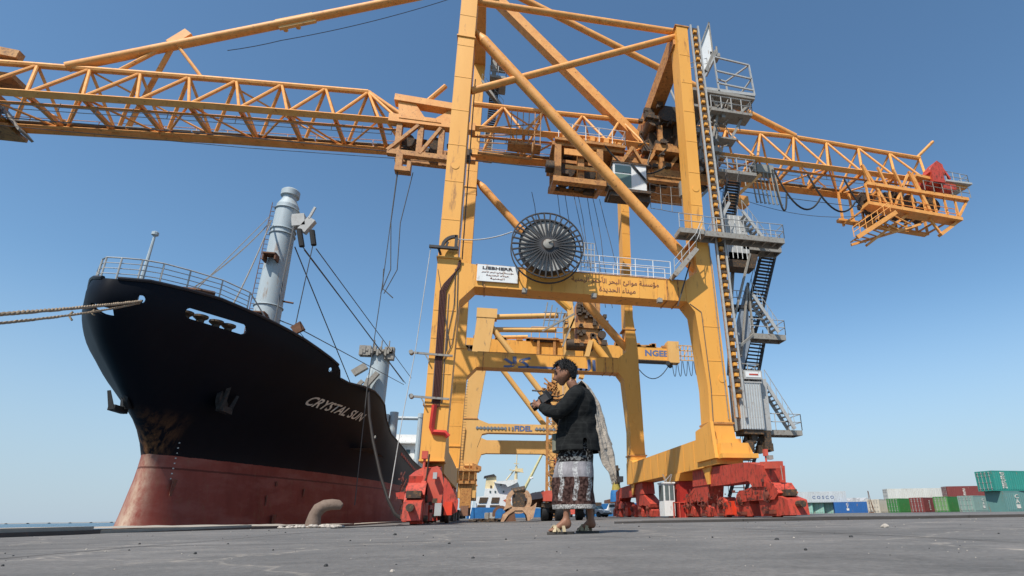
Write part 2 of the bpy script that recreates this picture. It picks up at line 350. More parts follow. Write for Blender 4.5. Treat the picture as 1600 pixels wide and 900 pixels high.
# water
m = mat('harbour_water', (.012, .062, .10), .22, (.010, .05, .085), .02, bump=0, spec=.5)
t = m.node_tree; n3 = t.nodes.new('ShaderNodeTexNoise'); n3.inputs['Scale'].default_value = .6; n3.inputs['Detail'].default_value = 6
tc = t.nodes.new('ShaderNodeTexCoord'); t.links.new(tc.outputs['Object'], n3.inputs['Vector'])
bp = t.nodes.new('ShaderNodeBump'); bp.inputs['Strength'].default_value = .9; bp.inputs['Distance'].default_value = .6
t.links.new(n3.outputs['Fac'], bp.inputs['Height']); t.links.new(bp.outputs[0], t.nodes['Principled BSDF'].inputs['Normal'])
mb = MB(); mb.add([(-12000,-3000,-2.2),(12000,-3000,-2.2),(12000,14000,-2.2),(-12000,14000,-2.2)], [(0,1,2,3)])
mb.build('sea', m, kind='structure', origin=(0, 0, 0))
mb = MB()
for i in range(40):
    x = -3600+i*80; mb.prism([(x-48, 3000, -2.3), (x+48, 3000, -2.3), (x+40, 3000, 1.0+2.2*random.random()), (x-40, 3000, 1.5+1.2*random.random())], (0, 60, 0))
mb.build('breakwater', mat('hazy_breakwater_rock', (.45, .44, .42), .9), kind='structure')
# crane rails and cross trench rails let into the pavement
mb = MB()
for x in (-2.8, 14.85):
    for y0, y1 in ((12, 28), (28, 138)):
        zz = lambda yy: gz(x, yy)
        mb.prism([(x-.04, y0, zz(y0)-.05), (x+.04, y0, zz(y0)-.05), (x+.04, y0, zz(y0)+.02), (x-.04, y0, zz(y0)+.02)], (0, y1-y0, zz(y1)-zz(y0)))
mb.build('crane_rail', 'dark', kind='structure')
mb = MB()
for k, (Y0, h) in enumerate(((12.6, .05), (13.6, .045), (15.5, .05))):
    x = 3.0+k*.7
    while x < 60:
        l = 2+random.random()*5; j = .015*random.random()
        yy = Y0 - .22*(x-3); a = (x, yy, gz(x, yy)); yy2 = Y0-.22*(x+l-3); b = (x+l, yy2, gz(x+l, yy2))
        mb.beam(V(a)+V((0, 0, .02)), V(b)+V((0, 0, .02)), .16, h+j); x += l+.02
mb.build('cross_rail', mat('tarry_rail_edge', (.075, .065, .06), .8, (.04, .035, .03), 3, .9), kind='structure')
mb = MB()
for x0, y0, x1, y1 in ((-5.5, 4.3, 16, 3.0), (-5.5, 9.6, 20, 8.2), (2.4, -2, 3.6, 30), (-2.2, -2, -1.6, 24)):
    n = 60; L = [V((x0+(x1-x0)*i/n+.02*noise.noise(V((i*.9, y0, 0))), y0+(y1-y0)*i/n+.02*noise.noise(V((i*.9, y0, 5))), 0)) for i in range(n+1)]
    for a, b in zip(L, L[1:]):
        a.z = gz(a.x, a.y)+.004; b.z = gz(b.x, b.y)+.004; d = (b-a).normalized(); s_ = V((-d.y, d.x, 0))*.007*(1+.5*random.random()); mb.add([a-s_, a+s_, b+s_, b-s_], [(0, 1, 2, 3)])
mb.build('slab_joint', mat('dirty_joint_filler', (.06, .055, .05), .95), kind='structure', smooth=0)
# pebbles and flakes
for nm, mt_, cnt, seed in (('dark_grit', 'darkstone', 380, 3), ('pale_grit', 'stone', 520, 5)):
    rr = random.Random(seed); mb = MB()
    for i in range(cnt):
        y = 1.6+rr.random()**1.6*26; x = QE+.3+rr.random()*(y*1.25+7.0); s_ = (.0025+.007*rr.random()**4)*(1 if y < 6 else 1.6)
        if abs(x-.8) < .5 and abs(y-5) < .5: continue
        zc = gz(x, y)+s_*.25; mb.lathe((x, y, zc), [(s_*.6, -s_*.4), (s_*(.7+.4*rr.random()), s_*.2), (s_*.45, s_*.8)], 5)
    mb.build(nm, mt_, kind='stuff', smooth=0)
def pebble(p, s, mt_, label, grp=None):
    mb = MB(); rr = random.Random(int(p[0]*100)); vs = []
    mb.lathe((p[0], p[1], gz(p[0], p[1])+s*.2), [(s*.7, -s*.3), (s*.95, 0), (s*.8, s*.5), (s*.35, s*.75)], 7)
    for v in mb.v: v += V((rr.uniform(-1, 1), rr.uniform(-1, 1), rr.uniform(-.4, .4)))*s*.2
    tag(mb.build('stone', mt_, smooth=0), label, 'stone', grp)
def gp(x, y):                                 # ground point seen at a pixel
    d = ray(x, y); return V((0, 0, EYE)) + d*(-EYE/d.z)
for (x, y, s, mt_, lb) in ((1383, 824, .036, 'stone', 'small tan stone lying on the grey quay below the row of containers'),
                         (1214, 844, .014, 'darkstone', 'small dark stone on the open pavement right of the man'),
                         (702, 850, .010, 'darkstone', 'tiny dark stone on the pavement left of the man\'s sandals'),
                         (617, 836, .017, 'darkstone', 'small dark stone on the pavement in front of the red crane wheels'),
                         (1330, 840, .014, 'darkstone', 'dark pebble on the pavement below the tan stone')):
    pebble(gp(x, y), s, mt_, lb)

# ------------------------------------------------------------------ the big ship-to-shore crane
G = -.12
crane = thing('gantry_crane', 'large lattice boom gantry crane in front, with a round cable reel on its portal beam', 'crane', (6, 42, G))
C = crane
# legs
def leg(x0, x1, y0, y1, zs, mt='yellow'):
    mb = MB(); z0, z1 = zs; mb.box(x0, x1, y0, y1, z0, z1); return mb
# waterside legs: straight box columns that run out of the top of the picture
for y0 in (32.0, 51.5):
    mb = leg(-3.47, -2.3, y0, y0+1.5, (3.25, 52.0))
    mb.prism([(-2.31, y0+.01, 3.25), (-2.14, y0+.01, 3.25), (-1.98, y0+.01, 12.9), (-1.1, y0+.01, 13.93), (-1.1, y0+.01, 15.44), (-2.0, y0+.01, 15.5), (-2.31, y0+.01, 16.1)], (0, 1.48, 0))
    l = mb.build('leg', 'yellow', C)
    q = MB()
    for z in (6.3, 15.7, 33.8): q.box(-3.55, -2.08 if z < 16 else -2.22, y0-.08, y0+1.58, z, z+.10)
    q.box(-3.5, -2.1, y0-.04, y0+1.54, 3.15, 3.25)
    q.build('flange', 'yellow', l)
# landside legs
for y0 in (32.0, 51.5):
    mb = MB(); mb.prism([(14.0, y0, 4.0), (15.8, y0, 4.0), (15.5, y0, 6.0), (15.1, y0, 17), (14.72, y0, 20), (14.7, y0, 38.6), (13.72, y0, 38.6), (13.86, y0, 19), (13.9, y0, 16.2), (13.0, y0, 15.45), (13.0, y0, 13.94), (13.55, y0, 13.2), (14.05, y0, 8)], (0, 1.5, 0))
    l = mb.build('leg', 'yellow', C)
    q = MB(); q.box(13.92, 15.68, y0-.07, y0+1.57, 5.6, 5.72); q.box(13.6, 15.0, y0-.07, y0+1.57, 18.6, 18.72); q.box(13.6, 14.82, y0-.06, y0+1.56, 38.6, 38.72); q.build('flange', 'ochre', l)
# portal beams across the tracks
pb = []
for y0 in (32.03, 51.53):
    mb = MB(); mb.box(-1.1, 13.0, y0, y0+1.42, 13.93, 15.44); b = mb.build('portal_beam', 'yellow', C); pb.append(b)
    q = MB()
    for x in (-.55, 11.6, 12.4): q.box(x, x+.07, y0-.05, y0+1.48, 13.88, 15.5)
    q.box(-1.1, 13.0, y0-.03, y0+1.45, 15.44, 15.49); q.build('flange', 'ochre', b)
# bolts down the joint flange
q = MB()
for i in range(14): q.tube((-.62, 31.97, 14.0+i*.1), (-.62, 31.9, 14.0+i*.1), .03, 6)
q.build('bolt_row', 'dark', pb[0], kind='stuff')
# sill beams along the rails
mb = MB(); mb.box(13.98, 15.75, 33.5, 51.5, 3.0, 4.9); mb.prism([(13.965, 52.99, 2.98), (13.965, 52.99, 5.0), (13.965, 51.5, 5.2), (13.965, 50.6, 4.93), (13.965, 50.6, 2.98)], (1.8, 0, 0)); mb.box(13.985, 15.745, 31.4, 33.55, 3.05, 4.6)
sb = mb.build('sill_beam', 'yellow', C)
mb = MB(); mb.prism([(14.05, 31.2, 3.4), (14.05, 34.3, 3.4), (14.05, 34.1, 5.4), (14.05, 31.6, 5.7)], (-.22, 0, 0)); mb.box(14.05, 16.4, 30.6, 32.0, 3.35, 3.62); mb.prism([(14.1,31.0,3.6),(16.3,31.0,3.6),(16.0,31.0,4.3),(14.2,31.0,4.3)],(0,1.0,0)); mb.build('stiffener_bracket', 'yellow', sb)
mb = MB(); mb.prism([(-3.35, 33.5, 2.6), (-3.35, 52.8, 2.6), (-3.35, 52.8, 4.7), (-3.35, 50, 4.2), (-3.35, 37, 4.2), (-3.35, 33.5, 6.2)], (1.15, 0, 0)); mb.build('sill_beam', 'pale', C)
# diagonal tubes, one in each frame
for y0 in (32.7, 52.2):
    a = V((-2.5, y0, 35.4)); b = V((14.3, y0, 16.5)); u = (b-a).normalized()
    mb = MB(); mb.tube(a, a+u*1.3, .12, 14, .42); mb.tube(a+u*1.3, b-u*1.6, .42, 16); mb.tube(b-u*1.6, b, .42, 16, .3)
    mb.build('diagonal_tube', 'orange', C)
def member(a, b, r, name='tie_tube', mt='orange', n=12, box=None):
    mb = MB(); (mb.beam(a, b, *box) if box else mb.tube(a, b, r, n)); return mb.build(name, mt, C)
member((-2.3, 32.7, 38.2), (14, 32.7, 38.7), .27); member((-2.3, 32.7, 29.6), (13.9, 32.7, 38.2), .26)
member((-2.3, 52.2, 38.2), (14, 52.2, 38.5), .27)
member((-2.9, 32.7, 51.2), (-2.9, 52.3, 51.2), 0, 'apex_cross_beam', 'orange', box=(1.3, 1.3))
member((-2.6, 41.8, 51.0), (14.3, 41.8, 33.4), 0, 'hinge_strut', 'orange', box=(1.0, .9))
member((14.2, 32.6, 38.0), (14.2, 43.8, 36.7), 0, 'top_cross_beam', 'ochre', box=(1.25, 1.7))
member((14.2, 52.2, 38.0), (14.2, 43.8, 36.7), 0, 'top_cross_beam', 'ochre', box=(1.2, 1.5))
st = member((-2.8, 41.8, 52.1), (30.4, 41.8, 37.85), .34, 'backstay')
q = MB(); q.tube((15.6, 41.8, 44.0), (15.6, 41.8, 38.8), .12, 8); q.tube((15.9, 41.8, 43.9), (17.6, 41.8, 39.2), .12, 8); q.build('hanger', 'lightgrey', st)
st = member((-2.8, 41.8, 51.3), (-34.0, 41.8, 34.5), .38, 'forestay')
q = MB(); p = V((-18.6, 41.8, 42.75)); u = V((31.2, 0, 16.8)).normalized(); q.beam(p-u*1.6, p+u*1.6, .3, 1.0); q.tube(p-V((0, .3, 0)), p+V((0, .7, 0)), .22); q.tube(p-u*1.1-V((0, .3, 0)), p-u*1.1+V((0, .7, 0)), .22); q.build('stay_joint', 'pale', st)

# lattice boom: one top chord, two bottom chords
TOP = [(-45, 33.5), (-38.3, 34.1), (-23, 35.3), (-11.7, 36.05), (5.1, 36.6), (30.2, 37.8), (45, 37.3)]
BOT = [(-45, 29.2), (-38, 29.72), (-22, 30.95), (-10, 31.65), (5, 32.45), (29, 32.75), (48, 32.75)]
def itp(T, x):
    for (a, b), (c, d) in zip(T, T[1:]):
        if x <= c: return b+(d-b)*(x-a)/(c-a)
    return T[-1][1]
HW, YC = 2.05, 41.8
tp = lambda x: V((x, YC, itp(TOP, x))); bn = lambda x: V((x, YC-HW, itp(BOT, x))); bf = lambda x: V((x, YC+HW, itp(BOT, x)))
def truss(x0, x1, step, mt, top_x0=None, top_x1=None, first=0, nm='boom_truss'):
    mb = MB(); n = max(2, int((x1-x0)/4)); tx0 = x0 if top_x0 is None else top_x0; tx1 = x1 if top_x1 is None else top_x1
    xs_ = [x0+(x1-x0)*i/n for i in range(n+1)]; xt = [tx0+(tx1-tx0)*i/n for i in range(n+1)]
    mb.path([bn(x) for x in xs_], .34, 4); mb.path([bf(x) for x in xs_], .44, 4); mb.path([tp(x) for x in xt], .24, 8)
    # rails the trolley runs on
    mb.path([bn(x)+V((0, .75, -.28)) for x in xs_], .13, 4); mb.path([bf(x)-V((0, .75, .28)) for x in xs_], .13, 4)
    ch = mb.build(nm, mt, C); k = 0; x = tx0+first
    while x <= tx1+.01:
        for s_ in (-1, 1):
            xb = x+s_*step/2
            if x0-.2 <= xb <= x1+.2:
                for f in (bn, bf):
                    q = MB(); q.tube(tp(x), f(xb), .135 if s_ < 0 else .115, 8); q.build('diagonal_brace', mt, ch)
        xb = x+step/2
        if x0 <= xb <= x1:
            q = MB(); q.beam(bn(xb), bf(xb), .28, .3); q.build('cross_bar', mt, ch)
            if xb+step <= x1:
                q = MB(); a, b = (bn, bf) if k % 2 else (bf, bn); q.tube(a(xb), b(xb+step), .09, 6); q.build('bottom_brace', mt, ch)
        k += 1; x += step
    return ch
t1 = truss(-44.5, -8.6, 3.46, 'orange', -44.5, -11.7, 1.66)
member(tp(-11.7), V((-8.0, 41.8, 33.6)), .22); member(tp(-11.7), V((-8.4, 39.8, 31.9)), .13); member(tp(-11.7), V((-8.4, 43.8, 31.9)), .13)
t2 = truss(-2.6, 13.8, 3.75, 'orange', -2.6, 13.4, 2.7); t3 = truss(13.8, 45.6, 3.85, 'orange', 17.4, 45.6, 1.25)
# long counter braces and footwalk inside the boom
for ch, a, b in ((t1, -44, -9), (t2, -2, 13), (t3, 15, 42)):
    x = a; mb = MB()
    while x+2 < b:
        mb.beam(bf(x)+V((0, -.2, .3)), bf(min(x+4.6, b))+V((0, -.2, .3)), .8, .05); x += 4.7
    w = mb.build('footwalk', 'grey', ch)
    railing([bf(a)+V((0, .25, .3)), bf(b)+V((0, .25, .3))], w, 'orange', 1.0, .03, 2.4)
    railing([bn(a)+V((0, .55, -.15)), bn(b)+V((0, .55, -.15))], w, 'grey', -.75, .03, 2.4)
    x = a+2
    while x+9 < b:
        q = MB(); q.tube(tp(x)+V((0, .1, 0)), bf(x+9.2), .08, 6); q.build('counter_brace', 'orange', ch); x += 9.44
# boom tip machinery at the left edge
mb = MB(); mb.box(-44, -37.6, 42.2, 44.2, 33.2, 33.6); mb.box(-43.2, -38.0, 40.4, 43.4, 30.6, 31.6); mb.box(-42, -37, 42.6, 44.6, 29.0, 29.3)
mb.beam((-45, 41.8, 35.6), (-37.2, 41.8, 34.9), .6, .7); mb.build('boom_tip_machinery', 'ochre', C)
mb = MB(); mb.beam((-40.0, 43.2, 32.9), (-36.2, 43.4, 28.8), 1.4, .18); mb.beam((-43.0, 43.2, 33.5), (-39.0, 43.4, 29.8), 1.2, .5); mb.beam((-41.5,40.6,33.4),(-37.6,40.8,31.3),1.6,.12); mb.build('tip_ladder', 'grey', C)
# mast of the forestay support
mb = MB(); a = V((-27.3, 41.8, 38.5))
mb.tube(tp(-30.6), a, .16, 8); mb.tube(bf(-30.2), a, .2, 8); mb.tube(tp(-24.6), a, .14, 8); mb.beam(a+V((-.3, 0, -.3)), a+V((.8, 0, 1.2)), .35, .7); mb.build('stay_support', 'orange', C)
# hinge head between the boom and the waterside legs
mb = MB(); mb.beam((-9.2, 39.7, 31.8), (-2.2, 39.7, 31.9), .7, .75); mb.beam((-9.0, 43.9, 31.8), (-2.2, 43.9, 31.9), .7, .7)
mb.beam((-8.9, 39.6, 33.75), (-3.4, 39.6, 33.55), .9, .62); mb.prism([(-8.6, 39.3, 33.5), (-7.2, 39.3, 33.4), (-6.4, 39.3, 32.2), (-5.0, 39.3, 31.8), (-8.4, 39.3, 31.8)], (0, .5, 0))
mb.prism([(-5.8, 39.4, 32.0), (-3.6, 39.4, 34.0), (-3.4, 39.4, 32.0)], (0, .4, 0)); mb.tube((-6.2, 39.4, 34.0), (-4.9, 39.2, 35.6), .2, 8)
mb.build('boom_hinge', 'orange', C)
mb = MB(); rr = random.Random(11)
for x in (-8.3, -6.6, -4.9, -3.4): mb.box(x-.22, x+.22, 39.5, 40.1, 28.6, 31.5); mb.box(x-.22, x+.22, 42.6, 43.2, 30.2, 31.5)
mb.box(-9.0, -3.0, 39.4, 39.9, 28.3, 28.75); mb.box(-9.0, -3.0, 42.6, 43.1, 29.9, 30.3); mb.beam((-9,39.5,28.6),(-6.8,39.5,31.4),.25,.25); mb.beam((-6.5,39.5,28.6),(-5,39.5,31.4),.25,.25)
mb.box(-8.2, -7.7, 39.2, 39.7, 26.8, 28.3); mb.box(-8.2, -7.0, 39.1, 39.8, 26.6, 27.0); mb.box(-7.3, -7.0, 39.15, 39.75, 27.0, 27.6); mb.build('hinge_carriage', 'ochre', C)
mb = MB()
for i in range(26):
    x = -9+rr.random()*5.8; y = 40+rr.random()*2.4; z = 29.0+.5*(y-40)+rr.random()*1.5; s_ = .2+.4*rr.random(); mb.box(x, x+s_*1.5, y, y+s_, z, z+s_*.8)
for x in (-7.6, -5.4): mb.tube((x, 40, 30.2), (x, 42.0, 30.6), .55, 14)
mb.build('winch_gear', 'grease', C)
w = MB()
for dx in (0, 1.15): w.path(sag((-7.95+dx, 39.4, 26.7), (-8.0+dx*.6, 39.4, 22), .0, 4)+[V((-7.6+dx*.4, 39.4, 18)), V((-8.1+dx*.2, 39.4, 16))], .035, 4)
w.path([(-8.0, 39.4, 26.7), (-8.05, 39.4, 17), (-8.2, 39.4, 9), (-8.05, 39.4, 1)], .03, 4); w.path([(-8.1, 39.4, 18), (-8.0, 39.4, 16.4), (-7.2, 39.4, 15.7)], .04, 4)
w.build('hanging_cable', 'wire', C)
# catenary cables under the boom and the loop
w = MB(); w.path([V((-46, 40.5, 27.8)), V((-20, 40.5, 29.0)), V((-5, 40.5, 29.3)), V((4.4, 40.5, 29.4))], .045, 4); w.path([V((-46, 41.5, 28.0)), V((-20, 41.5, 28.7)), V((-9, 41.5, 29.3)), V((-3.3, 41.5, 29.4))], .03, 4)
w.path([V((18, 41.0, 29.9)), V((26, 41, 29.6)), V((36, 41, 29.5))], .04, 4); w.path(sag((-20.0, 43, 41.5), (-3.0, 43, 52), .6), .04, 4); w.path(sag((-24.0, 43, 39.5), (-20.0, 43, 41.5), .1, 4), .04, 4)
w.path(sag((20, 41, 29.8), (36, 41, 28.5), 1.2), .03, 4)
w.path([V((-36.9, 41.8, 30.6)), V((-37.1, 41.8, 27.4))]+[V((-37.2+.9*math.sin(t)*math.sin(t/2), 41.8, 26.1-1.3*-math.cos(t))) for t in [i*2*math.pi/16 for i in range(17)]], .06, 5)
w.build('boom_cable', 'wire', C)

# trolley, operator's cab and its net
mb = MB(); mb.box(4.6, 10.9, 38.6, 39.0, 31.1, 31.35); mb.box(4.4, 10.9, 38.9, 43.6, 30.75, 31.1)
for x in (4.9, 6.9, 8.6): mb.box(x-.28, x+.28, 38.8, 39.4, 27.4, 30.8); mb.box(x-.28, x+.28, 42.2, 42.8, 28.6, 30.8)
mb.box(4.5, 9.1, 38.7, 39.3, 27.0, 27.5); mb.box(4.5, 9.1, 42.2, 42.8, 28.3, 28.7); mb.beam((4.75, 39, 27.25), (4.75, 42.6, 28.4), .4, .4); mb.beam((8.85, 39, 27.25), (8.85, 42.6, 28.4), .4, .4); mb.box(5, 8.8, 39.4, 42.2, 29.4, 29.7)
tr = mb.build('trolley', 'ochre', C)
mb = MB(); rr = random.Random(5)
for x in (5.8, 7.7): mb.tube((x, 39.6, 28.9), (x, 42.0, 29.4), .75, 14)
for i in range(30):
    x = 4.7+rr.random()*4; y = 39.2+rr.random()*3; z = 27.4+.3*(y-39.2)+rr.random()*2.8; s_ = .2+.4*rr.random(); mb.box(x, x+s_*1.4, y, y+s_, z, z+s_*.8)
mb.box(3.9, 4.6, 38.8, 39.6, 28.3, 29.0); mb.box(9.2, 9.7, 38.9, 39.8, 27.2, 27.7); mb.build('hoist_gear', 'grease', tr)
mb = MB(); mb.box(5.4, 8.2, 38.5, 38.62, 29.6, 30.2); mb.box(5.5, 8.2, 38.5, 38.6, 28.2, 28.55); mb.build('drive_cover', 'orange', tr)
railing([(4.9, 38.6, 31.35), (10.9, 38.6, 31.35), (10.9, 39.6, 31.35)], tr, 'white', 1.5, .035, 1.3); 
mb = MB(); rr = random.Random(9)
for i in range(9): x = 5.3+i*.62; s_ = .25+.25*rr.random(); mb.box(x, x+s_, 38.9, 39.5, 31.35, 31.35+.4+.7*rr.random())
mb.build('deck_box', 'orange', tr)
mb = MB(); mb.box(9.4, 12.3, 37.4, 39.2, 25.95, 28.5); cab = mb.build('operator_cab', 'white', tr)
q = MB(); q.box(9.55, 10.95, 37.36, 37.4, 27.6, 28.3); q.build('window', 'glass', cab); q = MB(); q.box(9.55, 10.95, 37.36, 37.4, 26.2, 27.45); q.build('window', quick('green_tinted_glass', (.16, .24, .20), .2), cab)
q = MB(); q.box(9.36, 9.4, 37.6, 39.0, 26.2, 28.2); q.build('window', 'glass', cab)
q = MB(); q.box(9.3, 12.6, 37.3, 39.4, 28.5, 28.62); q.box(9.0, 12.6, 37.2, 39.2, 25.7, 25.95); q.box(9.1, 10.2, 37.4, 38.6, 25.3, 25.7); q.box(11.5, 12.6, 37.6, 38.6, 25.1, 25.7); q.build('cab_frame', 'grease', cab)
q = MB(); q.beam((11.0, 37.3, 28.5), (12.35, 37.3, 26.8), .05, .2); q.path(sag((8.8, 37.6, 30.2), (14.2, 37.6, 28.9), 1.6), .07, 5); q.build('cab_hose', 'black', cab)
q = MB()
for i in range(5): x = 12.7+i*.95; q.tube((x, 37.8, 24.7-.05*i), (x, 37.8, 27.2-.1*i), .03, 4)
for i in range(4): z = 24.7+i*.8; q.path([V((12.7+j*.95, 37.8+.08*math.sin(j), z-.04*j+.04*math.sin(j*2+i))) for j in range(5)], .03, 4)
q.box(15.4, 16.4, 37.6, 38, 26.2, 27.6); q.build('cab_net', 'grey', tr)
w = MB(); rr = random.Random(2)
for i, x in enumerate((3.4, 5.7, 6.4, 7.2, 7.6, 8.4, 9.4, 8.9)):
    zb = 16.5 if i % 3 else 20; w.path([V((x-.6+.3*j+.08*rr.uniform(-1, 1), 40.5, 26.8+(zb-26.8)*j/5)) for j in range(6)], .028, 4)
w.build('hoist_rope', 'wire', tr)

# machinery house and platforms behind the landside legs
mb = MB(); rr = random.Random(21)
mb.box(13.6, 20.2, 38.2, 46.5, 31.0, 31.7); mb.box(14.6, 19.4, 39, 45.5, 32.2, 32.5); mb.box(13.4, 20.0, 38.4, 38.9, 28.4, 29.2); mb.box(9.8, 18.0, 39.0, 44.8, 30.0, 30.5)
for x in (14.0, 16, 18.4): mb.box(x, x+.4, 38.5, 38.9, 28.6, 34)
for i in range(4): mb.beam((10+i*2.2, 38.8, 28.8), (11.6+i*2.2, 38.8, 31.4), .25, .3); mb.beam((11.6+i*2.2, 38.8, 31.4), (13+i*1.9, 38.8, 28.8), .2, .24)
mb.box(9.9, 17.6, 38.5, 38.95, 28.0, 28.6); mb.build('machinery_deck', 'ochre', C)
mb = MB()
for (x, y, z, r_) in ((15.5, 39.5, 33.6, 1.0), (14.9, 38.6, 35.4, .7), (13.6, 38.4, 34.4, .6), (17.6, 39.8, 33.9, 1.1), (16.3, 41, 35.5, .8), (18.2, 38, 30.2, .8)): mb.tube((x, y, z), (x, y+3.4, z), r_, 16)
for i in range(150):
    x = 12.6+rr.random()*6.6; y = 37.8+rr.random()*4; z = 29.0+rr.random()*7.6; s_ = .15+.5*rr.random(); mb.box(x, x+s_*1.3, y, y+s_, z, z+s_*.9)
for i in range(40):
    a = V((13+rr.random()*5.5, 38+rr.random()*2, 29+rr.random()*6)); mb.tube(a, a+V((rr.uniform(-1.4, 1.4), rr.uniform(-.4, .4), rr.uniform(-1.6, 1.6))), .07, 5)
mb.box(13.4, 18.6, 39.4, 43, 31.7, 34.6); mb.box(14.6, 18.0, 38.8, 42, 34.6, 36.6); mb.box(15.6, 17.4, 37.6, 39, 31.6, 34.2)
mb.build('winch_machinery', 'grease', C)
mb = MB(); rr = random.Random(31)
mb.box(15.9, 20.6, 36.2, 38.4, 34.6, 34.85); mb.box(16.5, 22.5, 35.8, 37.4, 36.0, 36.3); mb.box(18.0, 21.9, 35.6, 37.0, 33.9, 34.15); mb.box(18.0, 21.5, 35.4, 36.4, 27.4, 27.7); mb.box(18.6, 20.2, 35.8, 36.8, 31.2, 31.35)
for a, b in (((16.2, 36.4, 31), (18.4, 36.2, 34)), ((17.4, 36.4, 28.4), (18.8, 36.2, 33.9)), ((16.6, 36.2, 25.3), (18.6, 36.2, 27.5)), ((16.2, 36.2, 24.6), (16.2, 36.2, 36)), ((18.2, 36.4, 28), (18.8, 36.4, 34)), ((19.6, 36.4, 31), (21.2, 36.2, 34)), ((20.6, 36.4, 34), (22.3, 36.2, 36)), ((18.0, 36.4, 34.2), (18.0, 36.4, 36.2)), ((16.8, 36.3, 29), (17.6, 36.3, 36))): mb.beam(a, b, .16, .22)
for i in range(70):
    z = 27.8+rr.random()*8.4; x = 16.2+rr.random()*(2.0+(z-27)*.22); y = 35.8+rr.random()*2.2; s_ = .1+.32*rr.random(); mb.box(x, x+s_, y, y+s_, z, z+s_*1.3)
for i in range(26):
    z = 28+rr.random()*9; x = 16.4+rr.random()*3.6; mb.beam((x, 36, z), (x+rr.uniform(-.9, .9), 36.3, z+rr.uniform(-1.3, 1.3)), .07, .07)
pl = mb.build('service_platform', 'grey', C)
railing([(18.0, 35.6, 34.2), (21.9, 35.6, 34.2), (21.9, 38, 34.2)], pl, 'lightgrey', 1.3, .05, .9); railing([(18.0, 35.4, 27.75), (21.5, 35.4, 27.75), (21.5, 37.4, 27.75)], pl, 'lightgrey', 1.2, .05, .8)
railing([(16.6, 36.2, 38.2), (18.2, 36, 38.9)], pl, 'lightgrey', 1.2, .045, .5)
mb = MB(); mb.beam((17.0, 36.0, 36.5), (22.5, 35.8, 36.45), .16, .3)
for a, b in (((19.0, 35.8, 36.4), (18.8, 35.8, 40.2)), ((22.5, 35.8, 36.4), (22.3, 35.8, 39.9)), ((18.8, 35.8, 40.2), (22.3, 35.8, 39.9)), ((18.9, 35.8, 38.6), (22.4, 35.8, 38.3)), ((22.5, 35.8, 36.4), (21.3, 38.4, 37.0)), ((22.3, 35.8, 39.9), (21.2, 38.4, 40.2)), ((21.2, 38.4, 40.2), (21.3, 38.4, 37)), ((20.2, 38.4, 40.4), (21.2, 38.4, 40.2)), ((18.9, 35.8, 37.2), (22.4, 35.8, 37.0)), ((19.2, 38.4, 39), (21.3, 38.4, 39)), ((17.2, 36, 36.6), (18.9, 35.8, 40.2)), ((19.0,35.8,40.2),(19.2,38.4,40.5)), ((21.3,38.4,37),(22.4,35.8,38.3))): mb.beam(a, b, .13, .13)
mb.build('cage_frame', 'lightgrey', C)
mb = MB(); a, b, c_, d_ = (atY(1088, 88, 36), atY(1107, 36, 36), atY(1113, 82, 36), atY(1097, 122, 36)); mb.prism([a, b, c_, d_], (0, .12, 0)); hp = mb.build('hatch_panel', 'white', C)
q = MB()
for p, r_ in ((a, b), (b, c_), (c_, d_), (d_, a)): q.beam(p-V((0, .08, 0)), r_-V((0, .08, 0)), .1, .1)
q.beam((17.9, 36.0, 38.4), (19.2, 36.2, 41.2), .5, .35); q.box(18.6, 19.6, 36, 36.8, 40.6, 41.0); q.tube((19.4, 36.2, 41), (19.4, 36.2, 41.9), .1); q.build('panel_frame', 'grey', hp)

# tail of the boom: machinery frames, hanging walkway, red winch
mb = MB()
mb.beam((35.4, 39, 30.8), (47.2, 39, 30.4), .5, .35); mb.beam((34.8, 39, 28.3), (45.4, 39, 27.7), 1.2, .35); mb.beam((34.8, 43, 29), (45.4, 43, 28.4), .5, .3); mb.beam((41.5, 39, 32.6), (47.9, 39.4, 32.2), .4, .3)
for i in range(9): x = 35.4+i*1.28; mb.beam((x, 39, 28.4), (x, 39, 30.8), .16, .16); mb.beam((x, 43, 28.4), (x, 43, 32.4), .2, .2); mb.beam((x, 39, 28.4), (x, 43, 28.6), .16, .16)
for i in range(4): x = 36+i*1.8; mb.beam((x, 39, 30.9), (x-.6, 39, 33.0), .2, .2)
mb.beam((35.4, 39, 33), (37.5, 39, 28.4), .25, .25); mb.beam((41, 39, 32.8), (42.4, 39, 28), .3, .3); mb.beam((38, 39, 28.2), (40.6, 39, 32.6), .2, .2); mb.beam((45.4, 39, 27.9), (47.2, 39, 30.4), .2, .2); mb.beam((42.8, 39, 25.9), (45.2, 39, 27.6), .45, .3); mb.beam((42.0, 39, 27.7), (43, 39, 26.0), .2, .2)
tl = mb.build('tail_frame', 'orange', C)
mb = MB(); rr = random.Random(8)
for i in range(34):
    x = 36+rr.random()*9.6; y = 39.6+rr.random()*3; z = 28.6+rr.random()*3.4; s_ = .3+.5*rr.random(); mb.box(x, x+s_*1.2, y, y+s_, z, z+s_*.9)
for x in (38.4, 41, 43.8): mb.tube((x, 39.8, 30), (x, 42.4, 30), .8, 14)
mb.build('counterweight_gear', 'grease', tl)
railing([(35.4, 38.9, 28.45), (45.2, 38.8, 27.9)], tl, 'orange', 1.1, .04, 1.2); railing([(43.4, 38.9, 32.6), (48, 39, 32.4), (48, 41, 32.5)], tl, 'lightgrey', 1.1, .04, 1.0); railing([(42, 38.7, 30.8), (47.4, 38.7, 30.5)], tl, 'grey', 1.1, .04, 1.2)
mb = MB(); mb.box(45.0, 48.2, 38.8, 41.4, 32.3, 32.5); mb.build('tail_deck', 'lightgrey', tl)
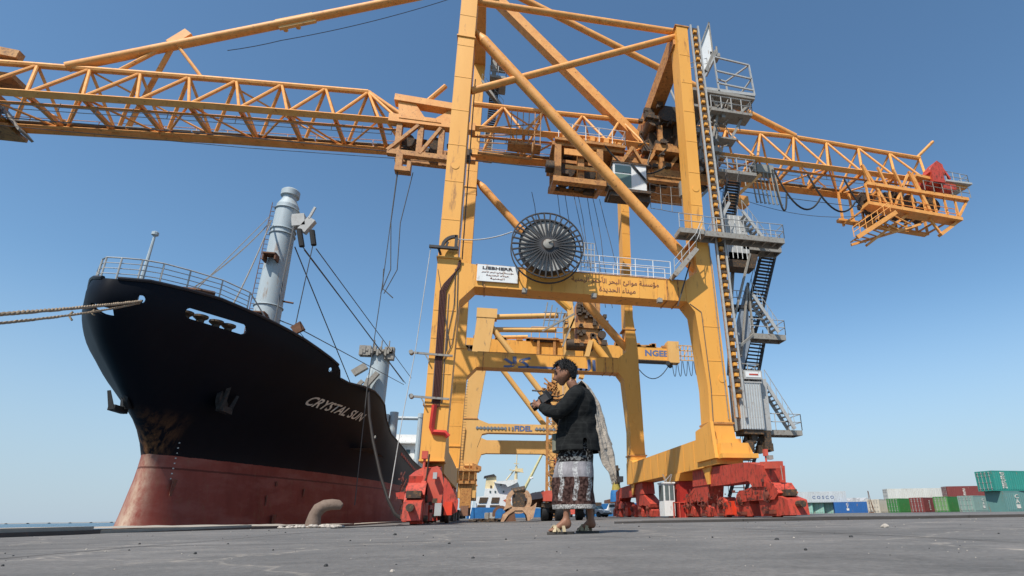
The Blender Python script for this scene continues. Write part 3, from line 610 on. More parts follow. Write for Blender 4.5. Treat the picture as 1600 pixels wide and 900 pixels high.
mb = MB(); mb.box(43.2, 44.6, 38.6, 40.6, 31.9, 33.2); mb.prism([(43.0, 38.7, 33.0), (44.9, 38.7, 33.0), (44.9, 38.7, 34.2), (44.3, 38.7, 34.6), (43.6, 38.7, 33.9)], (0, 1.2, 0)); mb.beam((44.9, 38.9, 33.9), (45.6, 38.9, 32.6), .2, .2); mb.box(44.4, 45.9, 38.7, 39.8, 31.3, 31.9); mb.build('boom_hoist_winch', 'red', tl)
mb = MB(); mb.tube((45.2, 41.8, 37.3), (47.6, 41.5, 39.6), .17, 8); mb.build('tail_strut', 'orange', tl)
a, b = V((32.4, 38.4, 24.0)), V((37.2, 38.4, 27.2)); mb = MB(); mb.beam(a, b, 1.0, .12); mb.beam(a+V((1.6, .4, -.2)), V((39.6, 39, 27.9)), .22, .22); mb.beam(a+V((0, -.5, 0)), b+V((0, -.5, 0)), .16, .4); mb.beam(a+V((.4, .9, 0)), V((40.8, 39, 26.9)), .16, .22)
for i in range(8): p = a.lerp(b, i/7); mb.beam(p, p+V((1.7+.1*i, .5, -.1*i+.2)), .1, .1)
hw = mb.build('hanging_walkway', 'orange', tl); railing([a+V((-.3, -.5, 0)), b+V((-.6, -.5, 0))], hw, 'orange', 1.0, .04, 1.0)
# cable festoon hooks and loops under the landside boom
mb = MB(); mb.box(23.6, 25.8, 39.4, 40.2, 31.0, 31.9)
for i in range(7): x = 23.4+i*.42; mb.path([V((x, 39.5, 31.2)), V((x+.1, 39.5, 29.6)), V((x+.25, 39.5, 27.6)), V((x+.4, 39.5, 27.7))], .07, 5)
mb.build('cable_bundle', quick('grey_cable_sheath', (.30, .29, .25), .8), C)
mb = MB()
for (xa, xb, d) in ((17.0, 20.4, 1.6), (25.8, 30.4, 2.6), (29.4, 34.2, 2.4), (33.4, 37.6, 2.4), (25.6, 26.8, 3.0)): mb.path(sag((xa, 39.4, 31.4), (xb, 39.4, 28.9), d), .09, 5)
mb.build('festoon_cable', 'black', C)
mb = MB(); mb.beam((20.6, 39.4, 27.4), (22.6, 39.6, 27.5), .9, .9); mb.beam((21.0, 39.4, 27.4), (24.4, 39.6, 30.8), .3, .3); mb.build('buffer_bracket', 'orange', C)

# elevator mast with lugs, elevator cabin
mb = MB()
for x0, x1 in ((14.85, 15.75), (15.5, 16.40)):
    mb.beam((x0, 31.7, 38.6), (x1, 31.7, 6.0), .13, .13)
ms = mb.build('elevator_mast', 'lightgrey', C); l0 = None; r0_ = None
for i in range(44):
    z = 7.4+i*.71; t_ = (38.6-z)/32.6; x = 15.17+.9*t_
    if l0 is None:
        q = MB(); q.box(x-.13, x+.13, 31.62, 31.9, z-.11, z+.11); l0 = q.build('mast_lug', 'yellow', ms)
        q = MB(); q.box(x-.34, x+.36, 31.70, 31.86, z+.22, z+.44); r0_ = q.build('mast_rung', 'grease', ms)
    else: inst(l0, (x, 31.75, z), ms); inst(r0_, (x, 31.8, z+.33), ms)
mb = MB(); mb.beam((15.2, 32.0, 38.6), (16.05, 32.0, 6.0), .58, .1); mb.build('mast_backplate', 'ochre', ms)
mb = MB(); rr = random.Random(3)
x0, x1, y0, y1 = 16.15, 17.75, 31.9, 33.3
n = 12; vs = []
mb.box(x0, x1, y0, y1, 5.3, 8.35)
ec = mb.build('elevator_cabin', quick('pale_blue_grey_sheet', (.50, .54, .55), .5, col2=(.42, .45, .46), sc=1.5, stain=(.3, .26, .22), stain_amt=.15), C)
p0 = None
for i in range(9):
    x = x0+.08+i*.18
    if p0 is None: q = MB(); q.box(x-.03, x+.03, y0-.045, y0-.002, 5.36, 8.3); p0 = q.build('panel_rib', 'lightgrey', ec)
    else: inst(p0, (x, y0-.0235, 6.83), ec)
q = MB(); q.box(16.1, 17.85, 31.85, 33.35, 8.35, 8.45); q.box(16.6, 17.9, 31.8, 32.3, 8.6, 9.2); q.box(16.15, 16.6, 31.9, 33.2, 8.45, 9.3); q.box(17.0, 17.7, 32.4, 33.2, 8.45, 9.0); q.build('cabin_roof_box', 'lightgrey', ec)
q = MB(); q.box(16.7, 17.8, 31.78, 31.8, 8.72, 9.1); q.build('roof_sign', 'white', ec); q = MB(); q.box(16.95, 17.6, 31.765, 31.78, 8.86, 8.96); q.build('sign_print', 'red', ec)
railing([(16.1, 31.9, 8.45), (17.8, 31.9, 8.45), (17.8, 33.2, 8.45)], ec, 'grey', 1.2, .035, .7)
q = MB(); q.box(17.85, 18.5, 32.4, 33.3, 5.3, 8.8); q.build('cabin_side_panel', 'lightgrey', ec)
q = MB(); rr = random.Random(13); q.box(16.3, 17.7, 32.0, 33.2, 5.0, 5.29)
for i in range(12): x = 16.7+rr.random()*1.6; y = 32+rr.random(); z = 3.7+rr.random()*1.1; q.box(x, x+.3, y, y+.4, z, z+.5)
q.tube((16.6, 31.9, 4.3), (16.6, 32.1, 4.3), .3, 14); q.box(17.8, 18.3, 32.2, 33.0, 4.2, 5.29); q.build('cabin_underside', 'grease', ec)

# stair tower platforms and flights on the landside of the leg
def platform(x0, x1, y0, y1, z, th=.3, nm='platform', rails=((0,0),(1,0),(1,1)), h=1.1, mt='grey'):
    mb = MB(); mb.box(x0, x1, y0, y1, z, z+.06); mb.box(x0, x1, y0, y0+.1, z-th, z); mb.box(x0, x1, y1-.1, y1, z-th, z); mb.box(x0, x0+.1, y0+.1, y1-.1, z-th, z); mb.box(x1-.1, x1, y0+.1, y1-.1, z-th, z)
    k = x0+.8
    while k < x1-.3: mb.box(k, k+.08, y0+.1, y1-.1, z-th*.8, z); k += .8
    p = mb.build(nm, mt, C); railing([(x0+(x1-x0)*a, y0+(y1-y0)*b, z+.06) for a, b in rails], p, 'lightgrey', h, .032, 1.1); return p
p1 = platform(14.2, 20.4, 31.0, 32.0, 18.9, .34); p2 = platform(18.4, 21.6, 33.4, 34.4, 19.5, .34, rails=((0, 0), (1, 0), (1, 1)))
platform(12.4, 14.2, 30.9, 32.0, 18.9, .3, rails=((0, 0), (1, 0)))
p3 = platform(18.2, 20.9, 33.2, 34.2, 12.3, .34); p4 = platform(18.2, 21.1, 33.0, 34.2, 5.4, .28); p5 = platform(16.6, 18.4, 33.4, 34.2, 14.5, .2, mt='dark')
stairs((21.2, 34.7, 19.5), (19.4, 34.7, 14.4), 1.2, C, side=(1, 0, -.05)); stairs((19.4, 34.7, 14.5), (18.5, 34.7, 12.3), 1.15, C, side=(1, 0, 0))
stairs((19.4, 34.7, 12.3), (17.6, 34.7, 6.4), 1.2, C, side=(1, 0, -.05)); stairs((18.4, 34.7, 5.4), (16.7, 34.7, 1.2), 1.1, C, side=(1, 0, 0)); stairs((19.2, 35.2, 26.6), (17.9, 35.2, 21.0), 1.1, C, side=(1, 0, 0))
stairs((18.6, 33.1, 8.6), (20.4, 33.1, 5.5), .8, C, 'lightgrey', side=(0, 1, 0)); stairs((18.5, 33.3, 15.2), (20.2, 33.3, 12.4), .8, C, 'lightgrey', side=(0, 1, 0)); stairs((17.0, 32.6, 22.3), (15.4, 32.6, 19.2), .8, C, 'lightgrey', side=(0, 1, 0)); stairs((18.3, 33.1, 22.0), (20.2, 33.1, 19.2), .8, C, 'lightgrey', side=(0, 1, 0))
mb = MB(); mb.box(17.1, 18.9, 33.4, 34.6, 18.2, 22.0); bx = mb.build('switch_cabinet', 'lightgrey', C); q = MB()
for i in range(5): q.box(17.1+i*.38, 17.14+i*.38, 33.36, 33.398, 18.3, 21.9)
q.build('cabinet_rib', 'white', bx); mb = MB(); mb.prism([(16.6, 33.4, 17.6), (19.2, 33.4, 17.6), (19.6, 33.4, 18.8), (17.2, 33.4, 18.8)], (0, 1.0, 0)); mb.build('cabinet_bracket', 'grease', C)
mb = MB()
for a, b in (((18.9, 33.4, 18.8), (17.0, 33.2, 13.4)), ((16.5, 32.4, 10.8), (18.3, 33.2, 12.2)), ((18.4, 33.3, 16.3), (17.3, 33.3, 10.6)), ((18.3, 34.8, 19), (17.6, 34.8, 14.4)), ((18.0, 34.8, 18), (16.9, 34.8, 9.6)), ((18.4, 33.3, 16.3), (18.4, 33.3, 12.3))): mb.beam(a, b, .12, .16)
mb.build('stay_bar', 'grey', C)
mb = MB(); mb.prism([(18.35, 33.5, 16.2), (17.3, 33.5, 13.2), (17.2, 33.5, 9.0), (18.3, 33.5, 12.0)], (0, .03, 0)); mb.build('mesh_screen', quick('fine_wire_mesh', (.27, .31, .36), .7), C)
# walkway along the portal beam and the small inclined access bridge
railing([(5.7, 32.1, 15.5), (12.0, 32.1, 15.5)], pb[0], 'white', 1.35, .03, 1.35, 'railing', (.33, .66, 1)); railing([(5.7, 33.3, 15.5), (12.0, 33.3, 15.5)], pb[0], 'white', 1.35, .03, 1.35, 'railing', (.5, 1))
mb = MB(); a, b = V((11.9, 31.5, 15.4)), V((13.5, 31.2, 17.4)); mb.beam(a, b, .9, .1); mb.beam(a-V((0, .45, .05)), b-V((0, .45, .05)), .1, .32); mb.beam(a+V((0, .4, 0)), b+V((0, .4, 0)), .1, .32)
ab = mb.build('access_bridge', 'grey', C); railing([a-V((0, .45, 0)), b-V((0, .45, 0)), (14.2, 31.0, 18.9)], ab, 'lightgrey', 1.1, .03, .8); q = MB(); q.beam((13.2, 31.4, 16.6), (12.2, 31.7, 13.4), .09, .09); q.build('prop', 'dark', ab)
# lettering and signboard on the portal beam
sx0, sx1 = atY(745, 430, 31.88).x, atY(809, 430, 31.88).x; scx = (sx0+sx1)/2; mb = MB(); mb.box(sx0, sx1, 31.88, 31.98, 14.28, 15.42); sg = mb.build('sign_board', 'white', C)
text_obj('lettering', 'LIEBHERR', (scx, 31.87, 15.20), (R(90), 0, 0), 'black_print', sg, width=1.9, height=.2, bold=.03)
for i, (tx, w_) in enumerate((('مؤسسة موانئ البحر الأحمر', 2.0), ('ميناء الحديدة', 1.4), ('اليمنية', .9))):
    text_obj('lettering', arabic(tx), (scx, 31.87, 14.93-i*.22), (R(90), 0, 0), 'brown_print', sg, width=w_, height=.15)
text_obj('lettering', arabic('مؤسسة موانئ البحر الأحمر اليمنية'), (8.05, 32.02, 15.0), (R(90), 0, 0), 'brown_print', pb[0], width=6.0, height=.56, bold=.01)
text_obj('lettering', arabic('ميناء الحديدة'), (8.15, 32.02, 14.36), (R(90), 0, 0), 'brown_print', pb[0], width=2.5, height=.46, bold=.01)
# large blue word on the far portal beam, its joining stroke drawn out
wl_, wr_ = atY(786, 572, 51.5), atY(931, 574, 51.5)
za_ = 13.98; xl, xr = wl_.x, wr_.x
text_obj('lettering', arabic('كﻻ'), (xl+1.35, 51.515, za_+.58), (R(90), 0, 0), 'blue_print', pb[1], width=2.7, height=1.16, bold=.03)
text_obj('lettering', arabic('الـ'), (xr-.85, 51.515, za_+.58), (R(90), 0, 0), 'blue_print', pb[1], width=1.7, height=1.16, bold=.03)
q = MB(); q.box(xl+2.3, xr-1.4, 51.505, 51.53, za_+.02, za_+.24); q.build('lettering', 'blue_print', pb[1])

# cable reel
rc = V((3.3, 30.6, 16.5)); RR = 2.32
mb = MB(); mb.ring(rc, RR-.07, RR, -.1, 0, 56); mb.ring(rc, RR-.07, RR, .72, .82, 56); mb.ring(rc, 1.78, 1.82, .0, .7, 40)
reel = mb.build('cable_reel', 'dark', C, origin=rc); NS = 34
for face, yy in (('f', -.06),):
    s0 = None
    for i in range(NS):
        a = 2*math.pi*i/NS+.04; d = V((math.cos(a), 0, math.sin(a)))
        if s0 is None: q = MB(); q.beam(rc+V((0, yy, 0))+d*.25, rc+V((0, yy, 0))+d*(RR-.04), .085, .1, up=(0, 1, 0)); s0 = q.build('spoke', 'dark', reel, origin=rc+V((0, yy, 0))); a0_ = a
        else: inst(s0, rc+V((0, yy, 0)), reel, (0, -(a-a0_), 0))
q = MB(); q.lathe(rc, [(.3, .10), (1.77, .10), (1.77, .62), (.3, .62)], 40, 'y'); q.build('cable_drum', quick('coiled_pale_cable', (.46, .46, .44), .8, col2=(.32,.32,.31), sc=6, bump=.5, bsc=12), reel)
q = MB(); q.lathe(rc, [(.14, -.3), (.32, -.24), (.34, -.02), (.2, .1)], 20, 'y'); q.tube(rc+V((0, 0, 0)), rc+V((0, 1.3, 0)), .14); q.box(3.0, 3.6, 31.4, 32.0, 15.44, 16.8); q.path([rc+V((0, -.34, .05)), rc+V((.25, -.36, .18)), rc+V((.5, -.34, .2))], .05); q.build('hub', 'grey', reel)
mb = MB(); q = [(5.6, 31.5, 15.5), (6.5, 31.5, 15.5)]
railing(q, reel, 'lightgrey', 1.9, .03, .25, 'reel_guard', (.25, .5, .75, 1))
# cable arm, pulley bracket, cables and red duct on the waterside leg
mb = MB(); pc = V((-2.9, 31.6, 16.25)); mb.beam(pc+V((-1.1, 0, -.02)), pc+V((.65, 0, -.02)), .22, .16); mb.beam(pc+V((.5, 0, 0)), pc+V((.5, 0, .9)), .18, .2)
mb.ring(pc+V((.5, 0, 0)), .72, .9, -.1, .1, 12, math.pi/2, math.pi); mb.beam(pc+V((.0, 0, .4)), pc+V((-.1, 0, .05)), .12, .12); mb.beam(pc+V((-.55, 0, -.05)), pc+V((-.4, .3, -.4)), .12, .1); mb.build('pulley_bracket', 'dark', C)
mb = MB(); mb.path(sag((-2.35, 31.6, 16.9), (1.05, 30.9, 17.4), .25, 10), .04, 5); mb.path([pc+V((-1.0, 0, 0)), V((-4.2, 31.6, 9.4)), V((-4.5, 31.4, 5.5)), V((-4.7, 31, .9))], .024, 5); mb.build('reel_cable', 'wire_pale', C)
mb = MB()
for i in range(5):
    o_ = i*.085; mb.path([V((-2.05-.02*i, 31.93, 15.6)), V((-2.1-.03*i, 31.93, 15.1)), V((-2.95+o_*.9, 31.93, 13.9)), V((-3.15+o_, 31.93, 13.4)), V((-3.0+o_, 31.93, 7.0)), V((-2.97+o_, 31.93, 6.2))], .038, 5)
mb.build('leg_cable', 'cable_brown', C)
mb = MB(); mb.beam((-3.14, 31.97, 13.5), (-3.06, 31.97, 6.4), .05, .05); mb.beam((-2.62, 31.97, 13.3), (-2.52, 31.97, 6.4), .04, .05); mb.path([V((-2.2, 31.95, 15.2)), V((-2.05, 31.95, 12)), V((-2.2, 31.95, 10)), V((-2.6, 31.95, 9))], .025, 4); mb.path([V((-2.35, 31.95, 15.0)), V((-2.25, 31.95, 12.6)), V((-2.5, 31.95, 10.6)), V((-2.5, 31.95, 9.6))], .025, 4); mb.build('cable_tray', 'wire', C)
mb = MB()
for z, x in ((9.35, -4.35), (6.75, -4.1)): mb.beam((x, 31.8, z), (-2.1, 31.8, z-.1), .1, .12); mb.tube((x-.1, 31.6, z), (x-.1, 32.0, z), .13); mb.beam((-3.7, 31.8, z), (-3.4, 31.8, z-.5), .07, .07)
mb.build('cable_clamp', 'grey', C)
mb = MB(); mb.path([V((-2.9, 31.85, 6.3)), V((-2.95, 31.85, 5.0)), V((-2.85, 31.85, 4.75)), V((-2.2, 31.85, 4.72)), V((-2.0, 31.85, 4.5))], .15, 4); mb.build('red_duct', 'conduit_red', C)
w = MB(); w.path(sag((-3.4, 32, 14.9), (-2.3, 31.9, 9.8), .0), .02, 4); w.path([V((-2.08, 33, 31)), V((-2.05, 33, 16.2))], .04, 4); w.build('leg_wire', 'wire', C)
# caged ladder and landings high on the waterside leg
mb = MB(); mb.box(-1.6, .2, 50.0, 52.6, 47.6, 47.9); mb.build('landing', 'grey', C); railing([(-1.6, 50.0, 47.9), (.2, 50.0, 47.9), (.2, 52.6, 47.9)], C, 'lightgrey', 1.3, .05, .8)
mb = MB(); mb.box(-1.6, .1, 50, 52.4, 50.6, 50.9); mb.box(-1.4, -.9, 50.2, 50.6, 47.9, 50.6); mb.build('landing', 'grey', C)
stairs((-1.0, 51, 47.6), (-1.2, 51, 39.6), .9, C, 'dark', n=26, side=(1, 0, 0)); 
mb = MB()
for k in (-1, 1):
    for j in range(2): mb.tube((-1.3+k*.42, 50.6+j*.7, 37), (-1.3+k*.42, 50.6+j*.7, 41), .05, 5)
for i in range(9): mb.box(-1.75, -.85, 50.55, 51.35, 37+i*.5, 37.05+i*.5)
mb.build('ladder_cage', 'lightgrey', C)
stairs(atY(753, 130, 50.4), atY(786, 172, 50.4), .8, C, 'grey', n=12, side=(0, 1, 0)); mb = MB(); mb.box(.6, 3.4, 38.4, 39.6, 30.0, 30.15)
for i in range(6): mb.beam((.8+i*.5, 38.4, 30), (.8+i*.5, 38.4, 33.4), .07, .07)
for i in range(4): mb.beam((-1.8, 38.4, 28.9+i*.7), (3.3, 38.4, 29.0+i*1.1), .07, .07)
mb.path([V((-1.8, 38.4, 28.6)), V((2.6, 38.4, 28.6)), V((2.7, 38.4, 30.2))], .12, 6); mb.build('stair_cage', 'ochre', C)

# travel gear
def wheel_unit(xc, yc, k=1.0, parent=None, mt='red'):
    """one wheel housing seen side-on, with its gearbox plate, feet and wheel"""
    mb = MB(); w_, h = 1.05*k, 1.45*k; z = G
    mb.prism([(xc-.42, yc-w_*.78, z+.12), (xc-.42, yc+w_*.78, z+.12), (xc-.42, yc+w_*.86, z+h*.5), (xc-.42, yc+w_*.55, z+h*.86), (xc-.42, yc+w_*.2, z+h), (xc-.42, yc-w_*.2, z+h), (xc-.42, yc-w_*.55, z+h*.86), (xc-.42, yc-w_*.86, z+h*.5)], (.84, 0, 0))
    o = mb.build('wheel_housing', mt, parent)
    q = MB(); q.lathe((xc-.42, yc, z+h*.66), [(.33*k, -.1), (.33*k, 0)], 14, 'x'); q.lathe((xc-.52, yc, z+h*.66), [(.13*k, -.14), (.22*k, -.08), (.22*k, 0)], 10, 'x'); q.box(xc-.55, xc-.42, yc-.5*k, yc+.5*k, z+.2*k, z+.36*k)
    for t_ in range(6): a = t_*math.pi/3; q.tube((xc-.5, yc+.27*k*math.cos(a), z+h*.66+.27*k*math.sin(a)), (xc-.57, yc+.27*k*math.cos(a), z+h*.66+.27*k*math.sin(a)), .035, 5)
    q.build('gearbox', quick('greasy_red', (.30, .06, .03), .6, col2=(.1, .04, .03), sc=6, amt=.9), o)
    q = MB(); q.lathe((xc-.2, yc, z+.36*k), [(.36*k, 0), (.42*k, .05), (.36*k, .1), (.36*k, .3)], 18, 'x'); q.build('wheel', 'rust', o); return o
def yz(parent, name, mt, x0, x1, pts): mb = MB(); mb.prism([(x0, a, b) for a, b in pts], (x1-x0, 0, 0)); return mb.build(name, mt, parent)
for xc, sgn in ((14.85, 1), (-2.8, -1)):
    for far in (0, 1):
        f = (lambda y: y) if not far else (lambda y: 85.0-y)          # far set is the mirror image
        big = [26.3, 29.4, 32.2, 34.9, 37.5]
        a, b = (xc-.62, xc+.62) if xc > 0 else (xc-.42, xc+.5); hh = 0 if xc > 0 else -.55
        eq = yz(C, 'equalizer_beam', 'red', a, b, [(f(33.3), 3.0), (f(33.2), 1.82), (f(30.6), 1.80), (f(28.0), 1.84), (f(27.6), 1.5), (f(26.3), 1.45), (f(26.2), 2.5+hh), (f(28.2), 2.85+hh)])
        yz(eq, 'pedestal', 'red', a+.05, b-.05, [(f(33.35), 3.0), (f(36.2), 3.0), (f(36.4), 1.95), (f(33.35), 1.95)])
        yz(eq, 'pivot_bracket', 'yellow', a-.08, a-.002, [(f(34.6), 3.4), (f(32.4), 3.4), (f(33.0), 2.6), (f(33.1), 1.95), (f(33.5), 1.95), (f(33.9), 2.7)])
        yz(eq, 'sub_equalizer', 'red', a+.1, b-.1, [(f(35.8), 2.1), (f(38.4), 1.05), (f(38.3), .75), (f(36.0), 1.0), (f(34.2), .8), (f(33.9), 1.2), (f(33.6), 2.1)])
        yz(eq, 'sub_equalizer', 'red', a+.08, b-.08, [(f(27.4), 1.6), (f(28.9), 1.35), (f(29.9), .95), (f(29.8), .75), (f(28.2), .8), (f(25.6), .8), (f(25.1), 1.1), (f(25.6), 1.6), (f(26.6), 1.7)])
        for i, y in enumerate(big): wheel_unit(xc, f(y), 1.22 if i == 0 else 1.05 if i == 1 else .86, eq)
        yz(eq, 'rail_guard', quick('bright_red_guard', (.80, .06, .02), .5), a-.05, a+.3, [(f(30.2), .1), (f(31.3), .1), (f(31.3), .85), (f(30.2), .85)])
        yz(eq, 'buffer', 'red', a+.1, b-.1, [(f(25.2), .05), (f(24.3), .05), (f(24.4), .75), (f(25.2), .95)])
        q = MB(); q.tube((xc, f(24.4), .55), (xc, f(23.9), .55), .16, 10); q.box(xc-.3, xc+.3, min(f(24.8), f(25.4)), max(f(24.8), f(25.4)), .95, 1.25); q.build('buffer_stop', 'grease', eq)
# storm anchor arm, warning lamp
mb = MB(); mb.beam((14.4, 26.6, 2.55), (14.6, 25.1, 2.45), .3, .35); mb.tube((14.5, 26.3, 2.4), (14.5, 26.32, 3.1), .05, 6); mb.box(14.4, 14.6, 26.2, 26.4, 3.0, 3.35); mb.build('anchor_arm', 'faded_red', C)
mb = MB(); mb.box(14.45, 14.7, 25.9, 26.15, 2.8, 3.0); mb.path([(14.6, 25.1, 2.4), (14.6, 25.05, 1.7)], .02, 4); mb.build('arm_fitting', 'grey', C)
# centre column under the landside sill and its yellow cap
yz(C, 'support_column', quick('deep_red_paint', (.42, .03, .02), .5, sc=2), 14.0, 15.6, [(38.2, G+.02), (41.0, G+.02), (40.9, 2.45), (38.3, 2.45)]); yz(C, 'column_cap', 'yellow', 13.9, 15.7, [(38.1, 2.46), (41.2, 2.46), (41.6, 2.99), (37.6, 2.99)])
# pieces on the near waterside gear: tilted red head plate, motor, junction boxes
def wp(nm, mt, Y_, pts, d=.35): mb = MB(); mb.prism([atY(x, y, Y_) for x, y in pts], (0, d, 0)); return mb.build(nm, mt, C)
wp('gear_head_plate', 'faded_red', 26.2, [(662, 733), (684, 728), (690, 737), (694, 762), (688, 790), (672, 788), (657, 776), (656, 758), (661, 748)])
wp('gear_arm', 'red', 25.6, [(618, 770), (640, 767), (660, 769), (664, 782), (650, 792), (636, 788), (634, 781), (620, 779)], .5)
wp('gear_side_plate', 'red', 26.0, [(694, 745), (701, 752), (716, 782), (714, 800), (700, 806), (692, 790)], .2)
mb = MB(); p_, q_ = atY(641, 817, 25.3), atY(662, 790, 25.3); mb.box(p_.x, q_.x, 25.3, 25.9, G+.03, q_.z); p_, q_ = atY(693, 805, 25.6), atY(707, 784, 25.6); mb.box(p_.x, q_.x, 25.6, 26.2, p_.z, q_.z); mb.build('front_guard', quick('bright_red_guard', (.80, .06, .02), .5), C)
mb = MB(); p_, q_ = atY(678, 806, 25.2), atY(690, 786, 25.2); mb.box(p_.x, q_.x, 25.2, 25.6, p_.z, q_.z); p_, q_ = atY(676, 748, 25.8), atY(683, 738, 25.8); mb.box(p_.x, q_.x, 25.8, 26.1, p_.z, q_.z); mb.build('junction_box', 'lightgrey', C)
mb = MB(); mb.tube((-2.7, 25.8, .95), (-2.3, 25.8, .95), .17, 12); mb.tube((-2.6, 25.5, .12), (-2.2, 25.5, .12), .14, 10); mb.path([(-2.4, 26, 2.9), (-2.45, 26.2, 2.0), (-2.6, 26.1, 1.2), (-2.5, 25.9, .8)], .04, 5)
rr = random.Random(4)
for i in range(24): x = -3.4+rr.random()*1.5; y = 25.6+rr.random()*1.3; z = .1+rr.random()*1.1; s_ = .1+.14*rr.random(); mb.box(x, x+s_, y, y+s_, z, z+s_)
mb.build('drive_gear', 'grease', C)
mb = MB(); mb.beam((-2.55, 26.0, 1.5), (-1.9, 29.5, 1.3), .2, .45); mb.tube((-2.65, 26.6, 1.6), (-2.65, 26.6, 3.1), .06); mb.box(-2.78, -2.52, 26.45, 26.75, 2.75, 3.1); mb.build('warning_post', 'faded_red', C)
mb = MB(); mb.lathe((-1.9, 33.0, .75), [(.9, 0), (.9, .2)], 20, 'x'); mb.build('drum_cover', 'rust', C)
mb = MB(); rr = random.Random(15)
for i in range(40):
    y = 33+rr.random()*20; mb.box(-2.2, -1.8-.3*rr.random(), y, y+.3+.6*rr.random(), G+.02, .3+rr.random()*.6)
mb.build('cable_heap', 'grease', C)

# weld seams, splice plates, hatches and small fittings on the steelwork
mb = MB(); seam_src = None
seams = []
for y0 in (32.0, 51.5):
    for z in [18.5+2.9*i for i in range(10)]: seams.append((-2.885, y0, z, 1.19))
    for z in (8.2, 10.4, 12.2): seams.append((-2.80, y0, z, 1.30))
    for z in (21.6, 24.4, 27.2, 30, 32.8, 35.6): seams.append((14.28+.0*z, y0, z, .9))
    for z in (7.5, 9.8, 12.2): seams.append((14.8-.03*(z-7), y0, z, 1.15))
for x, y, z, w_ in seams:
    if seam_src is None: q = MB(); q.box(x-w_/2, x+w_/2, y-.018, y+.002, z-.03, z+.03); seam_src = q.build('weld_seam', 'yellow', C); sw = w_
    else: o = inst(seam_src, (x, y-.008, z), C); o.scale = (w_/sw, 1, 1)
bs_ = None
for x in [0.9+1.25*i for i in range(10)]:
    for y0 in (32.03, 51.53):
        if bs_ is None: q = MB(); q.box(x-.03, x+.03, y0-.018, y0+.002, 13.96, 15.42); bs_ = q.build('weld_seam', 'yellow', pb[0])
        else: inst(bs_, (x, y0-.008, 14.69), pb[0] if y0 < 40 else pb[1])
ss_ = None
for y in [35+2.0*i for i in range(8)]:
    if ss_ is None: q = MB(); q.box(13.962, 13.982, y-.03, y+.03, 3.03, 4.87); ss_ = q.build('weld_seam', 'yellow', sb)
    else: inst(ss_, (13.972, y, 3.95), sb)
hs_ = None
for (x, y0, z) in ((-2.9, 32, 11.0), (-2.9, 32, 22.6), (15.1, 32, 8.6), (14.3, 32, 23), (14.6, 51.5, 9)):
    if hs_ is None: q = MB(); q.lathe((x, y0, z), [(.26, -.03), (.26, .0)], 20, 'y'); hs_ = q.build('access_hatch', 'yellow', C)
    else: inst(hs_, (x, y0-.015, z), C)
ls_ = None
for i in range(46):
    z = 4.0+i*.27
    if ls_ is None: q = MB(); q.tube((-2.2, 53.4, z), (-1.8, 53.4, z), .02, 5); ls_ = q.build('ladder_rung', 'grey', C)
    else: inst(ls_, (-2.0, 53.4, z), C)
q = MB(); q.path([V((15.3, 31.95, 5.9)), V((15.1, 31.95, 12)), V((14.95, 31.95, 18.5))], .035, 5); q.build('leg_conduit', 'grey', C)
q = MB(); q.path([V((14.2, 31.96, 4.8)), V((14.25, 31.96, 8)), V((13.98, 31.96, 13.2)), V((13.2, 31.98, 13.75))], .025, 5); q.build('leg_conduit', 'wire', C)
for x in (2.0, 6.5, 11.0):
    q = MB(); q.box(x-.16, x+.16, 31.7, 32.0, 13.62, 13.9); q.tube((x, 31.85, 13.9), (x, 31.85, 14.0), .05); q.build('flood_lamp', 'grey', pb[0])

mb = MB(); rr = random.Random(55)
for xc, sgn in ((14.85, 1), (-2.8, -1)):
    for i in range(70):
        y = 24.8+rr.random()*13.4; z = .25+rr.random()*(1.2 if y > 27 else 1.8); s_ = .04+.10*rr.random()**2; x = xc-.64
        mb.box(x-s_*.8, x, y, y+s_*rr.uniform(.6, 2), z, z+s_*rr.uniform(.6, 1.6))
    for i in range(12):
        y = 25.2+rr.random()*12; z = .5+rr.random()*1.6; mb.path([V((xc-.66, y, z)), V((xc-.74, y+.3, z-.25)), V((xc-.72, y+.7, z-.2)), V((xc-.64, y+.9, z+.1))], .022, 4)
mb.build('bogie_fittings', quick('oily_dark_red', (.20, .05, .03), .6, col2=(.07, .03, .025), sc=6, amt=.9), C)

# ------------------------------------------------------------------ the black and red cargo ship
def lin(x, T):
    if x <= T[0][0]: return T[0][1]
    for (a, b), (c, d) in zip(T, T[1:]):
        if x <= c: return b+(d-b)*(x-a)/(c-a)
    return T[-1][1]
STEM = [(-2.6,29.7),(-.15,30.6),(1,30.75),(2.2,30.9),(3.3,30.85),(4.2,30.2),(5.1,29.1),(6.5,27.2),(7.6,25.8),(9,24.8),(9.6,24.7),(10.6,25)]
LE = [(-2.2,30),(3.3,30),(5,27),(7,23),(9,19),(10.3,17)]
NO = [(-2.2,1.1),(0,.8),(3,.45),(5,.35),(7,.4),(9,.6),(10.3,.6)]
SHEER = [(24,9.75),(24.9,10.0),(25.6,10.28),(27,10.5),(28,10.6),(30,10.47),(32.6,10.16),(35.4,9.69),(36.5,9.45),(36.9,8.85),(38,8.8),(39.9,9.0),(41.8,9.1),(45.6,8.8),(46.6,7.9),(49.4,7.15),(57,6.95),(68.6,6.4),(90,6.6),(100,7.6),(128,8.2)]
XC = -16.0; SB = 8.0
def hb(Y, z):
    t = Y-lin(z, STEM)
    if t <= 0: return 0
    L = lin(z, LE); n = lin(z, NO); base = (SB-n)*(1-(1-min(1, t/L))**1.7); k = min(1, t/(2*n))
    b = base+n*math.sqrt(k*(2-k))
    if Y > 112: b *= math.sqrt(max(.02, 1-((Y-112)/17)**2*.55))
    return b
ship = thing('cargo_ship', 'black and red cargo ship moored at the left with its high bow towards us', 'ship', (XC, 70, -2.2))
